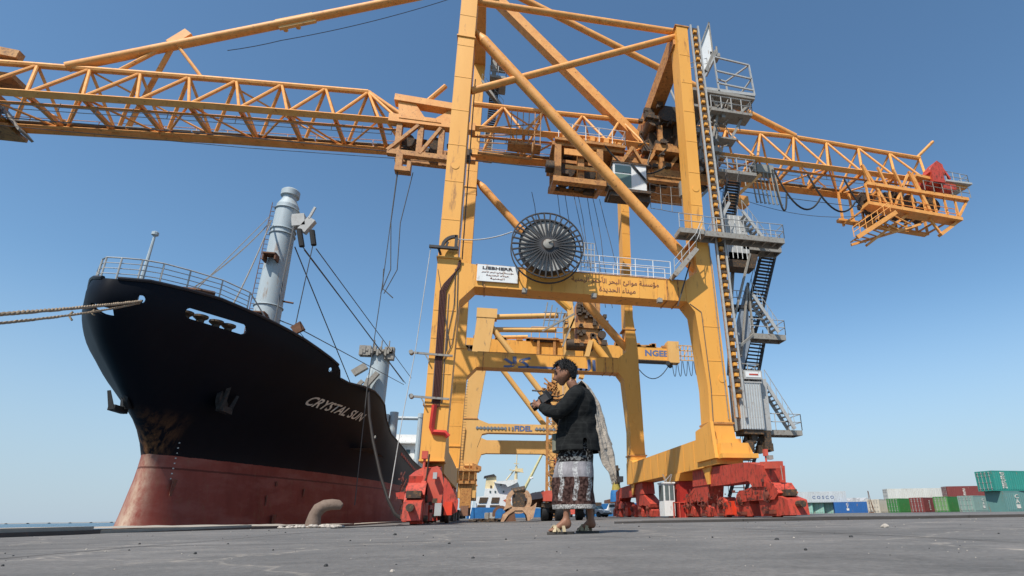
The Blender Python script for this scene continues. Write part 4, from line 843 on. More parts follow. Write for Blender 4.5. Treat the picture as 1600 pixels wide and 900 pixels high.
TS = [0, .03, .08, .16, .28, .45, .7, 1, 1.4, 1.9, 2.5, 3.2, 4, 5, 6, 7, 8, 9.2, 10.4, 11.3, 11.7, 12.1, 13, 14, 15, 16, 17, 18.4, 19.6, 20.6, 21.6, 23, 24.5, 27, 30, 33, 37, 42, 48, 55, 63, 72, 82, 90, 97, 102]
def hpt(t, zf, side, off=0):
    yt = 24.9+t; zt = lin(yt, SHEER)
    z = -2.6+zf*(zt+2.6); Y = 24.9+t+(lin(z, STEM)-24.9)*max(0, 1-t/45)
    if t == 0: b = 0
    else: b = hb(lin(z, STEM)+ (Y-lin(z, STEM)), z)
    return V((XC+side*max(0, b-off), Y+(off if off and t < 3 else 0), z))
def hull_mat():
    m = mat('hull_paint', (.0045, .0055, .010), .55, (.003, .0035, .006), .5, .8, streak=.25, spec=.13); t = m.node_tree; N = t.nodes; L = t.links; b = N['Principled BSDF']
    base = b.inputs['Base Color'].links[0].from_socket
    g = N.new('ShaderNodeNewGeometry'); sx = N.new('ShaderNodeSeparateXYZ'); L.new(g.outputs['Position'], sx.inputs[0])
    def nz(sc, det, lo, hi, c0, c1, mp=(1, 1, 1), rough=.6):
        q = N.new('ShaderNodeMapping'); q.inputs['Scale'].default_value = mp; L.new(g.outputs['Position'], q.inputs[0])
        n = N.new('ShaderNodeTexNoise'); n.inputs['Scale'].default_value = sc; n.inputs['Detail'].default_value = det; n.inputs['Roughness'].default_value = rough; L.new(q.outputs[0], n.inputs['Vector'])
        r = N.new('ShaderNodeValToRGB'); r.color_ramp.elements[0].position = lo; r.color_ramp.elements[1].position = hi; r.color_ramp.elements[0].color = (*c0, 1); r.color_ramp.elements[1].color = (*c1, 1); L.new(n.outputs['Fac'], r.inputs[0]); return r.outputs[0], n.outputs['Fac']
    def mix(f, a, c):
        x = N.new('ShaderNodeMix'); x.data_type = 'RGBA'; L.new(f, x.inputs[0])
        for s_, v in ((6, a), (7, c)):
            if isinstance(v, tuple): x.inputs[s_].default_value = (*v, 1)
            else: L.new(v, x.inputs[s_])
        return x.outputs[2]
    def mth(op, a, c=None, d=None):
        x = N.new('ShaderNodeMath'); x.operation = op
        for i, v in enumerate((a, c, d)):
            if v is None: continue
            if isinstance(v, (int, float)): x.inputs[i].default_value = v
            else: L.new(v, x.inputs[i])
        return x.outputs[0]
    red, _ = nz(.35, 10, .3, .72, (.20, .040, .028), (.34, .085, .060), (1, 1, .3), .7)
    weed, wf = nz(2.2, 10, .56, .66, (0, 0, 0), (1, 1, 1), (1, 1, .35), .75)
    fade, _ = nz(.5, 6, .45, .75, (0, 0, 0), (.8, .8, .8), (1, 1, 2.5))
    red = mix(mth('MULTIPLY', fade, .6), red, (.42, .17, .13))
    # growth and scale on the lower stem, scraped band above the boot top
    near = mth('SUBTRACT', 1.0, mth('MULTIPLY', mth('SUBTRACT', sx.outputs['Y'], 30.5), .75)); near.node.use_clamp = True
    left = mth('MULTIPLY', mth('SUBTRACT', -15.4, sx.outputs['X']), 1.4); left.node.use_clamp = True
    pale, _ = nz(1.5, 12, .40, .60, (0, 0, 0), (1, 1, 1), (1, 1, .5), .75)
    red = mix(mth('MULTIPLY', mth('MULTIPLY', near, left), pale), red, (.55, .42, .30))
    red = mix(mth('MULTIPLY', weed, .35), red, (.24, .13, .07))
    line = mth('ADD', sx.outputs['Z'], mth('MULTIPLY', mth('SUBTRACT', wf, .5), .12))
    band = mth('MULTIPLY', mth('LESS_THAN', line, 2.5), 1.0); 
    rstripe = mth('MULTIPLY', mth('GREATER_THAN', line, 2.62), mth('LESS_THAN', line, 2.72)); red = mix(mth('MULTIPLY', rstripe, .7), red, (.07, .02, .015))
    up = mth('GREATER_THAN', line, 3.28)
    blk = base
    dust, _ = nz(.8, 10, .55, .8, (0, 0, 0), (1, 1, 1), (1, 1, .16), .7); blk = mix(mth('MULTIPLY', dust, .22), blk, (.022, .018, .018))
    aft = mth('MULTIPLY', mth('SUBTRACT', sx.outputs['Y'], 44), .06); aft.node.use_clamp = True; blk = mix(mth('MULTIPLY', aft, .6), blk, (.03, .034, .038))
    rz = mth('MULTIPLY', mth('SUBTRACT', 5.4, sx.outputs['Z']), .5); rz.node.use_clamp = True; nr = mth('SUBTRACT', 1.0, mth('MULTIPLY', mth('SUBTRACT', sx.outputs['Y'], 30.6), 1.2)); nr.node.use_clamp = True
    rustn, _ = nz(2.5, 10, .42, .6, (0, 0, 0), (1, 1, 1), (1, 1, .3), .7); blk = mix(mth('MULTIPLY', mth('MULTIPLY', rz, nr), mth('MULTIPLY', rustn, .8)), blk, (.30, .13, .05))
    L.new(mix(up, red, blk), b.inputs['Base Color'])
    return m
HM = hull_mat()
ZF = [i/22 for i in range(23)]
mb = MB(); n = len(ZF); k = len(TS); vs = []
for s_ in (1, -1):
    for t in TS: vs += [hpt(t, zf, s_) for zf in ZF]
fs = []
for s_ in (0, 1):
    o_ = s_*n*k
    for j in range(k-1):
        for i in range(n-1): fs.append((o_+j*n+i, o_+(j+1)*n+i, o_+(j+1)*n+i+1, o_+j*n+i+1))
fs.append(tuple(n*(k-1)+i for i in range(n)) + tuple(n*k+n*(k-1)+i for i in range(n-1, -1, -1)))
# hull shell below the bulwark and a solid bulwark ring above, both from one surface
mb.add(vs, fs); shell = mb.build('hull', HM, ship, smooth=40)
bm = bmesh.new(); bm.from_mesh(shell.data); bmesh.ops.remove_doubles(bm, verts=bm.verts, dist=.004); bmesh.ops.recalc_face_normals(bm, faces=bm.faces); bm.to_mesh(shell.data); bm.free()
sol = shell.modifiers.new('thick', 'SOLIDIFY'); sol.thickness = .12; sol.offset = -1
def hitpt(x, y):
    d = ray(x, y); t = 15
    while t < 120:
        q = V((0, 0, EYE))+d*t; b = hb(q.y, q.z)
        if b > 0 and q.x < XC+b: return q
        t += .02
def pix(cx, cy, w, h, ang=0, n=16):
    out = []; 
    for i in range(n):                         # a slot with round ends, given as an outline on the picture and carried onto the plating
        a = 2*math.pi*i/n; e = (w-h)/2; px_ = math.cos(a)*h/2+(e if math.cos(a) > 0 else -e); py_ = math.sin(a)*h/2
        out.append((cx+px_*math.cos(ang)-py_*math.sin(ang), cy+px_*math.sin(ang)+py_*math.cos(ang)))
    return out
cutters = []
for (cx, cy, w, h, a) in ((338, 502, 101, 17, R(16.5)), (222, 467, 14, 12, 0), (517, 578, 7, 8, 0), (587, 683, 5, 6, 0)):
    pts = [hitpt(*p) for p in pix(cx, cy, w, h, a)]
    if any(p is None for p in pts): continue
    c_ = sum(pts, V())/len(pts); e1 = pts[0]-pts[8]; e2 = pts[4]-pts[12]; nn = e1.cross(e2).normalized()
    q = MB(); q.prism([p-nn*.9 for p in pts], nn*1.8); o = q.build('cut', 'dark'); cutters.append(o)
# bow fairlead opening on the nose
q = MB(); pts = [atX(x, y, XC) for x, y in ((146, 505), (141, 500), (143, 492), (150, 484), (160, 478), (170, 477), (174, 482), (166, 488), (156, 496))]
q.prism([p+V((-1.6, -.8, -.1)) for p in pts], (1.9, 1.1, .2)); o = q.build('cut', 'dark'); cutters.append(o)
for i, o in enumerate(cutters):
    md = shell.modifiers.new('b%d' % i, 'BOOLEAN'); md.operation = 'DIFFERENCE'; md.object = o; md.solver = 'EXACT'
bpy.context.view_layer.update(); dg = bpy.context.evaluated_depsgraph_get()
me2 = bpy.data.meshes.new_from_object(shell.evaluated_get(dg), depsgraph=dg); print('hull faces', len(me2.polygons))
shell.modifiers.clear(); shell.data = me2
me2.materials.clear(); me2.materials.append(HM)
for o in cutters: bpy.data.objects.remove(o)
shell.data.polygons.foreach_set('use_smooth', [True]*len(shell.data.polygons)); shell.data.set_sharp_from_angle(angle=R(32))
def railing_cap(): 
    mb = MB()
    for s_ in (1, -1):
        pts = [hpt(t, 1, s_)+V((0, 0, .02)) for t in TS[2:20]]; mb.path(pts, .09, 6)
        pts = [hpt(t, 1, s_)+V((0, 0, .02)) for t in TS[21:]]; mb.path(pts, .07, 6)
    mb.build('rail_cap', quick('black_capping', (.012, .012, .016), .5), ship)
railing_cap()
mb = MB()
dk = [(t, 8.3) for t in TS if t < 12 and t > .5]; L_ = [hpt(t, (8.2+2.6)/(lin(24.9+t, SHEER)+2.6), 1, .15) for t, _ in dk]; R_ = [hpt(t, (8.2+2.6)/(lin(24.9+t, SHEER)+2.6), -1, .15) for t, _ in dk]
mb.add([V((p.x, p.y, 8.2)) for p in L_]+[V((p.x, p.y, 8.2)) for p in R_], [(i, i+1, len(L_)+i+1, len(L_)+i) for i in range(len(L_)-1)])
mb.add([(XC-7.6, 44, 5.2), (XC+7.6, 44, 5.2), (XC+7.6, 120, 5.2), (XC-7.6, 120, 5.2)], [(0, 1, 2, 3)]); mb.add([(XC-4, 37, 8.2), (XC+4, 37, 8.2), (XC+3, 37, 5.2), (XC-3, 37, 5.2)], [(0, 1, 2, 3)])
mb.box(XC-4.5, XC+4.5, 50, 74, 5.2, 6.2); mb.box(XC-4.5, XC+4.5, 84, 100, 5.2, 6.2)
mb.build('deck', quick('rusty_green_deck', (.12, .10, .08), .8), ship)
# bollards seen through the long slot
b0 = None
for px_, py_ in ((305, 492), (328, 498), (352, 506), (371, 512)):
    p = hitpt(px_, py_); p = V((p.x-.5, p.y+.2, p.z-.75))
    if b0 is None: q = MB(); q.lathe(p+V((0,0,.0)), [(.17, .45), (.17, .72), (.32, .84), (.32, .94), (.1, 1.0)], 14); b0 = q.build('deck_bollard', 'grease', ship)
    else: inst(b0, p+V((0, 0, .79)), ship)
# guard rail round the bow, jackstaff
pr = [hpt(t, 1, 1, .1) for t in (.45, 1, 1.9, 3.2, 4.5)]; pl_ = [hpt(t, 1, -1, .1) for t in (.45, 1, 1.9, 3.2, 4.5)]
ct = hpt(.03, 1, 1)+V((0, .15, 0)); seq = list(reversed(pl_))+[ct]+pr
mb = MB()
for h in (.3, .55, .8, 1.05): mb.path([p+V((0, 0, h)) for p in seq], .022 if h < 1 else .035, 5)
for i, p in enumerate(seq): mb.tube(p, p+V((0, 0, 1.05)), .035, 6)
mb.tube(seq[0]+V((0, 0, 1.05)), hpt(6, 1, -1, .1), .03, 5); mb.tube(seq[-1]+V((0, 0, 1.05)), hpt(5.6, 1, 1, .1), .035, 5); mb.build('bow_rail', 'lightgrey', ship)
js = V((XC+.3, 26.3, 9)); mb = MB(); mb.tube(js, js+V((0, .1, 3.9)), .11, 8, .05); mb.lathe(js+V((0, .1, 3.9)), [(.05, 0), (.14, .06), (.14, .2), (.05, .26)], 10); mb.build('jackstaff', 'mast', ship)
mb = MB(); p = hpt(1.6, 1, 1, .3); mb.path([p+V((-.6, .6, .2)), p+V((0, .7, .35)), p+V((.5, 1.2, .5)), p+V((.9, 1.6, .55))], .13, 6); mb.build('furled_cloth', 'rust', ship)
# name on the bow, bent to the plating
def hull_text(txt, Y0, Y1, zc, h, mt, z_slope=0, nm='name_lettering'):
    me = text_mesh(txt, width=1, height=h, bold=.02, shear=.25, depth=0, res=3)
    for v in me.vertices:
        Y = Y0+(Y1-Y0)*(v.co.x+.5); z = zc+v.co.y+z_slope*(Y-Y0); v.co = V((XC+hb(Y, z)+.035, Y, z))-WL[ship]
    me.materials.append(M[mt]); o = bpy.data.objects.new(nm, me); COL.objects.link(o); o.parent = ship; WL[o] = WL[ship]; return o
a, b, c_, d_ = hitpt(483, 615), hitpt(485, 637), hitpt(567, 643), hitpt(566, 663)
hull_text('CRYSTAL SUN', (a.y+b.y)/2-.2, (c_.y+d_.y)/2+.1, (a.z+b.z)/2, .56, 'white_print', ((c_.z+d_.z)/2-(a.z+b.z)/2)/(c_.y-a.y))
# draught marks
q = MB()
for i in range(8):
    p = hitpt(280-1.9*i, 692+8.0*i)
    if p: q.box(p.x-.02, p.x+.03, p.y-.035, p.y+.035, p.z-.03, p.z+.03)
q.build('draught_mark', 'white_print', ship, kind='stuff')
q = MB()
for (x, y, w_, h_) in ((270, 762, .5, .8), (432, 756, .35, .3), (428, 812, .9, .6), (474, 770, .3, .5), (415, 782, .2, .6)):
    p = hitpt(x, y)
    if p: q.prism([p+V((.03, -w_/2, -h_/2)), p+V((.03, w_/2, -h_/2)), p+V((.03, w_/2, h_/2)), p+V((.03, -w_/2, h_/2))], (.02, 0, 0))
q.build('plate_patch', quick('patched_red_primer', (.17, .04, .028), .8, col2=(.24, .10, .06), sc=3), ship)
# anchors in their hawse pipes
def anchor(p, s_, side, mt):
    q = MB(); q.beam(p+V((side*.25, 0, -.5)), p+V((side*.45, -.2, .7)), .28*s_, .32*s_); q.lathe(p+V((side*.2, 0, 0)), [(.75*s_, -.06), (.75*s_, .12)], 16, 'x')
    c_ = p+V((side*.5, -.2, -.55)); q.beam(c_+V((0, -.75*s_, 0)), c_+V((0, .75*s_, 0)), .42*s_, .4*s_)
    for k_ in (-1, 1): q.beam(c_+V((0, k_*.66*s_, -.1)), c_+V((side*.25, k_*.8*s_, 1.15*s_)), .34*s_, .3*s_, w2=.1, h2=.12)
    return q.build('anchor', mt, ship)
p = hitpt(345, 625); anchor(p-V((.15, 0, 0)), .75, 1, quick('chalky_dark_anchor', (.040, .034, .03), .8, col2=(.018, .012, .010), sc=5))
Ya, za = 29.3, 5.7; anchor(V((XC-hb(Ya, za)+.75, Ya-.35, za-.05)), .66, -1, 'black')
# foremast, its fittings, rigging
mb = MB(); mx, my = XC, 41.0; mb.tube((mx, my, 8), (mx, my, 23.4), .98, 24, .78); mb.tube((mx, my, 23.4), (mx, my, 24.0), .78, 24, .5); mb.lathe((mx, my, 24.0), [(.5, 0), (.5, .25), (.66, .3), (.66, .75), (.5, .9), (.1, .95)], 20); fm = mb.build('foremast', 'mast', ship)
q = MB(); 
for z in (23.0, 21.2, 20.8, 14.9, 13.0): q.lathe((mx, my, z), [(.86+.012*(23.4-z), 0), (.88+.012*(23.4-z), .04), (.86+.012*(23.4-z), .08)], 24)
q.build('mast_band', 'mast', fm)
q = MB()
for z in (18.6, 14.0): q.box(mx-.5, mx+.4, my-1.55, my-.8, z, z+.1); q.box(mx-.5, mx-.4, my-1.5, my-.8, z-.5, z); q.box(mx+.3, mx+.4, my-1.5, my-.8, z-.4, z)
q.box(mx+.1, mx+.5, my-1.3, my-.85, 13.5, 13.9); q.build('mast_step', 'rust', fm)
q = MB(); 
for i in range(36): z = 9+i*.4; xx = mx-.92+.009*i*.4; q.box(xx-.16, xx+.1, my-.5, my-.45, z, z+.03)
q.beam((mx-1.08, my-.47, 9), (mx-.95, my-.47, 23.4), .04, .04); q.build('mast_ladder', 'rust', fm)
q = MB(); q.beam((mx+.6, my-.2, 22.0), (mx+1.5, my-.2, 22.2), .7, 1.0); q.beam((mx+1.4, my-.3, 21.2), (mx+2.0, my-.3, 22.3), .5, .6); q.beam((mx+1.8, my-.5, 22.3), (mx+2.1, my-.5, 23.3), .15, .15); q.build('derrick_head_bracket', 'lightgrey', fm)
q = MB(); q.tube((mx+1.3, my-.6, 21.2), (mx+1.7, my-.6, 19.8), .2, 8); q.tube((mx+2.2, my-.6, 21.2), (mx+2.5, my-.6, 20), .2, 8); q.build('cargo_block', 'black', fm)
w = MB(); top = V((mx, my-.9, 21.6))
for e, r_ in ((hpt(2.2, 1, 1, .5)+V((0, 0, .3)), .045), (hpt(4.2, 1, 1, .5)+V((0, 0, .1)), .04)): w.path(sag(top+V((-.6, 0, 0)), e, .4), r_, 4)
w.path([top+V((-.8, 0, .3)), V((XC+2.0, 27.5, 10.8))], .03, 4)
w.build('forestay_wire', 'grey', fm)
w = MB()
for a, b in ((V((mx+1.6, my, 20)), V((XC+4.0, 79, 19.1))), (V((mx+1.7, my, 19.8)), V((XC+4.6, 79, 18.4))), (V((mx+2.5, my, 20)), V((XC+5.3, 79, 19.2))), (V((mx+1.0, my, 20)), V((XC+3.0, 70, 9))), (V((mx+1.6, my, 20)), V((XC+4.3, 79, 18.6)))): w.tube(a, b, .05, 4)
w.tube((mx+.95, my-.8, 21.4), (mx+2.1, my-4, 9.4), .055, 5); w.tube((mx+2.4, my-.4, 21), (mx+2.0, my, 13.6), .035, 4)
w.path([V((mx+.9, my, 14)), V((mx+2.0, my, 13.6)), V((XC+4.4, 79, 18.2))], .04, 4); w.path([V((mx+2.0, my, 13.6)), V((XC+5, 66, 8.4))], .03, 4); w.build('rigging_wire', 'wire', fm)
q = MB(); q.prism([(mx+1.7, my-.1, 13.5), (mx+2.3, my-.1, 14.0), (mx+2.7, my-.1, 13.4), (mx+2.1, my-.1, 13.0)], (0, .25, 0)); q.tube((mx+.85, my, 15.5), (mx+1.6, my, 15.4), .07, 6); q.build('guy_block', 'rust', fm)
# midships mast with winch house
DZ = 4.9; m2 = V((XC+.9, 79, DZ)); mb = MB(); mb.tube(m2+V((0, 0, .5)), m2+V((0, 0, 17.6)), 1.25, 20); mb.tube(m2+V((-1.6, -1, 11)), m2+V((-.2, -.4, 17.4)), .45, 12); mb.build('midship_mast', 'mast', ship)
mb = MB(); mb.box(m2.x-2.3, m2.x+1.7, 77.6, 80, 17.4+DZ, 18.0+DZ); mb.box(m2.x-2.7, m2.x-1.2, 77.4, 78.6, 17.0+DZ, 18.4+DZ); mb.box(m2.x+.7, m2.x+1.9, 77.6, 78.6, 16.6+DZ, 18.4+DZ); mb.beam(m2+V((-3.2, -1, 14.4)), m2+V((-1.6, -1, 15.6)), .8, .9)
for dx in (-.9, .1, 1.1): mb.tube(m2+V((dx, -1, 18)), m2+V((dx, -1, 19.4)), .09, 6)
for i in range(12): mb.box(m2.x-2.5+i*.35, m2.x-2.2+i*.35, 77.3, 77.9, 17.0+DZ+.3*(i % 3), 17.9+DZ+.4*(i % 2))
mb.beam(m2+V((-2.8, -2, 10.0)), m2+V((.2, -2, 14.4)), .7, .6); mb.beam(m2+V((-3.3, -2, 11)), m2+V((-1.6, -2, 13.2)), .4, .5); mb.beam(m2+V((-2.2, -2, 9.6)), m2+V((-1.0, -2, 13.6)), .3, .3); mb.box(m2.x-3, m2.x+1.4, 76, 78.6, 5.2, 10.4+DZ*.6); mb.build('mast_winch_platform', 'grey', ship)
mb = MB(); q = V((XC+7.0, 57, 0)); mb.tube(q+V((0, 0, 5.2)), q+V((0, 0, 10.3)), .42, 12); mb.tube(q+V((-.9, 1.4, 5.2)), q+V((-.9, 1.4, 9.8)), .5, 12); mb.box(q.x-1.6, q.x-.4, 56.4, 57.6, 8.0, 10.0); mb.build('vent_post', 'mast', ship)
zg = atY(613, 652, 92).z; gx0 = atY(613, 652, 92).x; mb = MB()
for x in (gx0, gx0+4.4): mb.tube((x, 92, 5.2), (x, 92, zg), .42, 10); mb.tube((x, 92, zg), (x, 92, zg+.7), .5, 10)
mb.path([V((gx0, 92, zg-1)), V((gx0+.3, 92, zg-.4)), V((gx0+1, 92, zg-.1)), V((gx0+4.4, 92, zg-.1))], .3, 8); mb.build('goalpost_mast', 'mast', ship)
mb = MB(); r_ = V((XC+7.0, 108, 0)); mb.tube(r_+V((0, 0, 14)), r_+V((0, 0, 23.4)), .25, 8); mb.box(r_.x-2.2, r_.x+1.8, 107.8, 108.2, 20.0, 20.25); mb.box(r_.x-2.6, r_.x+.4, 107.8, 108.2, 22.4, 22.55); mb.lathe(r_+V((0, 0, 22.4)), [(.1, 0), (.5, .2), (.5, .9), (.1, 1.1)], 10); mb.box(r_.x-.9, r_.x+.9, 107.6, 108.4, 19.0, 20.0)
mb.box(r_.x-1.2, r_.x+1.6, 107, 109, 14.0, 15.6); mb.build('radar_mast', 'dark', ship)
mb = MB(); mb.box(XC-6.5, XC+7.2, 106, 118, 5.2, 13.2); mb.box(XC-5.5, XC+7.6, 105, 114, 13.2, 13.5); mb.box(XC-4.5, XC+5.5, 106.6, 113, 13.5, 15.0); mb.box(XC+3.5, XC+7.8, 104.5, 112, 10.3, 10.6); sup = mb.build('superstructure', 'white', ship)
w0 = None
for z in (8.4, 11.8):
    for i in range(8):
        if w0 is None: q = MB(); q.box(XC-5.2, XC-4.5, 105.93, 105.99, z-.35, z+.35); w0 = q.build('window', 'glass', sup)
        else: inst(w0, (XC-4.85+i*1.45, 105.96, z), sup)
mb = MB()
for i in range(11): t = 32+i*1.5; p = hpt(t, .93, 1); mb.box(p.x-.02, p.x+.06, p.y-.45, p.y+.45, p.z-.22, p.z+.05)
mb.build('freeing_port', 'faded_red', ship)
# mooring ropes and the black hose hanging to the quay
h0 = hitpt(221, 468); mb = MB(); e = h0.lerp(atD(-60, 487, 10), 1.55); rope(mb, sag(h0+V((-.12, .25, .03)), e, .10, 24), .052)
for f_, l_ in ((.36, .5), (.27, .3)): 
    p = h0.lerp(e, f_)+V((0, 0, -.33)); mb.path([p+V((0, 0, .08)), p+V((-.08, 0, -.05)), p+V((.04, 0, -l_*.4))], .03, 5)
tag(mb.build('mooring_rope', 'rope'), 'upper of the two frayed brown mooring ropes running from the bow off to the left', 'rope', 'mooring ropes at the bow')
mb = MB(); e = h0.lerp(atD(-60, 491, 10), 1.55); rope(mb, sag(h0+V((-.12, .25, -.06)), e, .24, 24), .036)
tag(mb.build('mooring_rope', 'rope'), 'lower, slacker and thinner of the two brown mooring ropes from the bow', 'rope', 'mooring ropes at the bow')
p = hitpt(572, 614) or V((-8.4, 38, 9)); mb = MB(); e = V((-4.6, 29.5, .1)); L1 = [p+V((.15, 0, .1))]
for x, y, Y in ((577, 650, 36), (583, 690, 34.5), (595, 745, 32.5), (606, 780, 31), (617, 803, 30), (628, 811, 29), (640, 813, 28.6)): L1.append(atY(x, y, Y))
mb.path(L1, .085, 8); tag(mb.build('hose', quick('brown_black_hose', (.016, .012, .010), .7)), 'dark hose hanging down the black hull to the quay beside the red crane wheels', 'hose')

# ------------------------------------------------------------------ bollard and rubble on the edge
bp_ = V((-4.42, 17.2, gz(-4.42, 17.2))); S_ = .74
bol = thing('mooring_bollard', 'rusty brown hooked iron mooring bollard at the quay edge in front of the ship', 'bollard', bp_)
mb = MB(); mb.path([bp_+V((-.12, 0, -.05)), bp_+V((-.12, 0, .25*S_)), bp_+V((-.1, 0, .48*S_)), bp_+V((-.02, 0, .68*S_)), bp_+V((.12, 0, .80*S_)), bp_+V((.30, 0, .84*S_)), bp_+V((.46, 0, .82*S_)), bp_+V((.56, 0, .76*S_))], .2, 16, radii=[.22, .19, .165, .18, .165, .15, .14, .09])
mb.build('bollard_horn', 'bollard', bol, smooth=60)
mb = MB(); mb.lathe(bp_, [(.42, -.05), (.42, .03), (.30, .06)], 18); mb.build('base_plate', 'bollard', bol)
rr = random.Random(77); mb = MB()
for i in range(150):
    x = bp_.x-.8+rr.random()*1.4; y = bp_.y-.6+rr.random()*1.3; s_ = .02+.07*rr.random()**2
    for _ in (0,): mb.lathe((x, y, gz(x, y)+s_*.3+.05*max(0, 1-abs(x-bp_.x)-abs(y-bp_.y))), [(s_*.6, -s_*.5), (s_*(.9+.4*rr.random()), 0), (s_*.4, s_*.6)], 5)
tag(mb.build('rubble', 'stone', smooth=0), 'heap of pale broken stones round the foot of the bollard', 'rubble', kind='stuff')

# ------------------------------------------------------------------ the two paler cranes behind
def box_obj(name, mt, parent, *bs): 
    mb = MB()
    for b in bs: mb.box(*b)
    return mb.build(name, mt, parent)
c2 = thing('gantry_crane', 'paler box girder gantry crane standing behind the big lattice boom crane, seen through its legs', 'crane', (6, 104, -.1))
for y0 in (95, 112):
    d = .0 if y0 == 95 else -.5
    mb = MB(); mb.prism([(-3.9+d, y0, 16.2), (-1.4+d, y0, 16.2), (.9, y0, 36.2), (-2.4, y0, 36.2)], (0, 2, 0)) if y0 == 95 else mb.prism([(-3.4, y0, 15), (-1.9, y0, 15), (-.4, y0, 36), (-2.2, y0, 36)], (0, 2, 0))
    e_ = 0 if y0 == 95 else -1.62; mb.prism([(-3.9, y0, 3.2), (-.9, y0, 3.2), (-1.1, y0, 11.5+e_), (-.4, y0, 13.7+e_), (.6, y0, 13.95+e_), (.6, y0, 15.5+e_*.4), (-1.4, y0, 16.3+e_*.4), (-4.0, y0, 16.3)], (0, 2, 0)); l = mb.build('leg', 'pale', c2)
    q = MB(); q.box(-4.1, -1.2, y0-.1, y0+2.1, 16.2, 16.4); q.box(-4, -.8, y0-.1, y0+2.1, 6.0, 6.2); q.build('flange', 'ochre', l)
    mb = MB(); mb.prism([(13.9, y0, 3.2), (16.4, y0, 3.2), (16.3, y0, 16.5), (15.4, y0, 36.8), (13.6, y0, 36.8), (13.9, y0, 16.2+e_*.4), (12.0, y0, 15.5+e_*.4), (12.0, y0, 13.95+e_), (13.3, y0, 13.4+e_)], (0, 2, 0)); mb.build('leg', 'pale', c2)
    pbm = box_obj('portal_beam', 'pale', c2, (.6, 12.0, y0+.02, y0+1.98, 13.95 if y0 == 95 else 12.3, 15.5 if y0 == 95 else 14.9))
    if y0 == 95: fb = pbm
    mb = MB(); a, b = V((-.8, y0+1, 34.8)), V((13.6, y0+1, 16.6)); mb.tube(a, b, .55, 12); mb.build('diagonal_tube', 'pale', c2)
text_obj('lettering', 'FIDEL', (6.6, 94.98, 14.75), (R(90), 0, 0), 'blue_print', fb, width=3.1, height=.95, bold=.04)
q = MB(); rr = random.Random(6)
q.box(-1.5, 3.5, 94.9, 95.0, 14.6, 14.85); q.box(8.6, 12.4, 94.9, 95.0, 14.55, 14.8)
for i in range(24): x = -1.4+i*.6; (q.box(x, x+.22, 94.86, 95.0, 14.35+.2*rr.random(), 15.0) if not 4.6 < x < 8.4 else None)
q.build('cable_chain', quick('blue_grey_cable_chain', (.20, .24, .28), .6), fb)
box_obj('sill_beam', 'pale', c2, (-3.6, -1.2, 97, 112, 3.2, 5.2), ); box_obj('sill_beam', 'pale', c2, (14, 16.2, 97, 112, 3.2, 5.2))
for a, b, r_ in (((.4, 96, 35.5), (12.6, 96, 36.6), .52), ((.9, 97, 33.4), (12.4, 97, 34.0), .5), ((-.4, 113, 35.5), (13, 113, 36.6), .4), ((1, 103, 33.8), (7.4, 103, 34.3), .4)): mb = MB(); mb.tube(a, b, r_, 12); mb.build('tie_tube', 'pale', c2)
box_obj('leg_cap', 'pale', c2, (-2.6, 1.1, 94.9, 97.1, 35.0, 36.8))
gb = box_obj('boom_girder', 'yellow', c2, (-4.4, 38.6, 102.0, 104.2, 30.4, 33.2)); box_obj('girder_flange', 'grease', gb, (-4.4, 38.6, 101.9, 104.3, 30.2, 30.4), (8.6, 12.6, 101.6, 102, 33.0, 33.5))
text_obj('lettering', 'NGEE', (34.0, 101.98, 31.9), (R(90), 0, 0), 'blue_print', gb, width=5.0, height=1.35, bold=.04)
mb = MB(); rr = random.Random(41)
for i in range(40): x = -4+rr.random()*40; mb.box(x, x+.6+rr.random(), 101.9, 102.8, 33.2, 33.4+rr.random()*.7)
for x in (9.2, 12.4): mb.box(x, x+.5, 101.4, 101.8, 28.2, 33.4)
mb.box(7.8, 13.6, 101.2, 102, 33.4, 33.7); mb.build('girder_fitting', 'ochre', gb); railing([(8, 101.3, 33.7), (16, 101.3, 34.0), (22, 101.6, 33.6)], gb, 'pale', 2.2, .08, 1.6)
mb = MB(); rr = random.Random(19)
for i in range(9): x = 37.5+i*.8; mb.box(x, x+.14, 101.6, 101.8, 30.6, 33.8)
for z in (30.5, 31.4, 32.6, 33.7): mb.box(37.4, 48, 101.6, 101.8, z, z+.16)
for i in range(6): mb.beam((38+i*1.7, 101.6, 31.4), (39.4+i*1.7, 101.6, 33.6), .12, .12)
mb.box(36.2, 38.6, 101.0, 103, 29.8, 34.4); mb.build('festoon_platform', 'pale', c2)
mb = MB(); 
for i in range(9): mb.path(sag((37.0+i*1.2, 101.4, 30.3), (38.0+i*1.2, 101.4, 30.3), 3.4-.1*i, 8), .07, 4)
mb.path(sag((28.6, 101.4, 30.2), (36.5, 101.4, 29.6), 3.6, 12), .09, 4); mb.path([V((28.9, 101.4, 30.2)), V((27.6, 101.4, 27))], .06, 4); mb.tube((36.0, 101, 29.6), (37.2, 103, 29.6), .5, 10); mb.build('festoon_cable', 'black', c2)
mb = MB(); mb.box(16.2, 20.4, 94, 99, 31.0, 39.6); mb.box(15.4, 20.8, 93.8, 94.4, 30.6, 31.4); mb.box(15.6, 20.6, 93.6, 94, 33.6, 34.6); mh = mb.build('machinery_house', 'ochre', c2)
mb = MB(); rr = random.Random(12)
for i in range(30): x = 15.6+rr.random()*5.4; z = 29.8+rr.random()*9; s_ = .4+.7*rr.random(); mb.box(x, x+s_, 93.2, 94, z, z+s_)
for z in (32.4, 35.4): mb.tube((20.6, 93.4, z), (20.6, 94.6, z), .8, 12)
mb.tube((14, 95, 30.6), (19, 95, 30.6), 1.1, 14); mb.build('house_gear', 'grease', mh)
mb = MB(); a, b = V((16.2, 94.2, 37.8)), V((14.6, 94.2, 31.4))
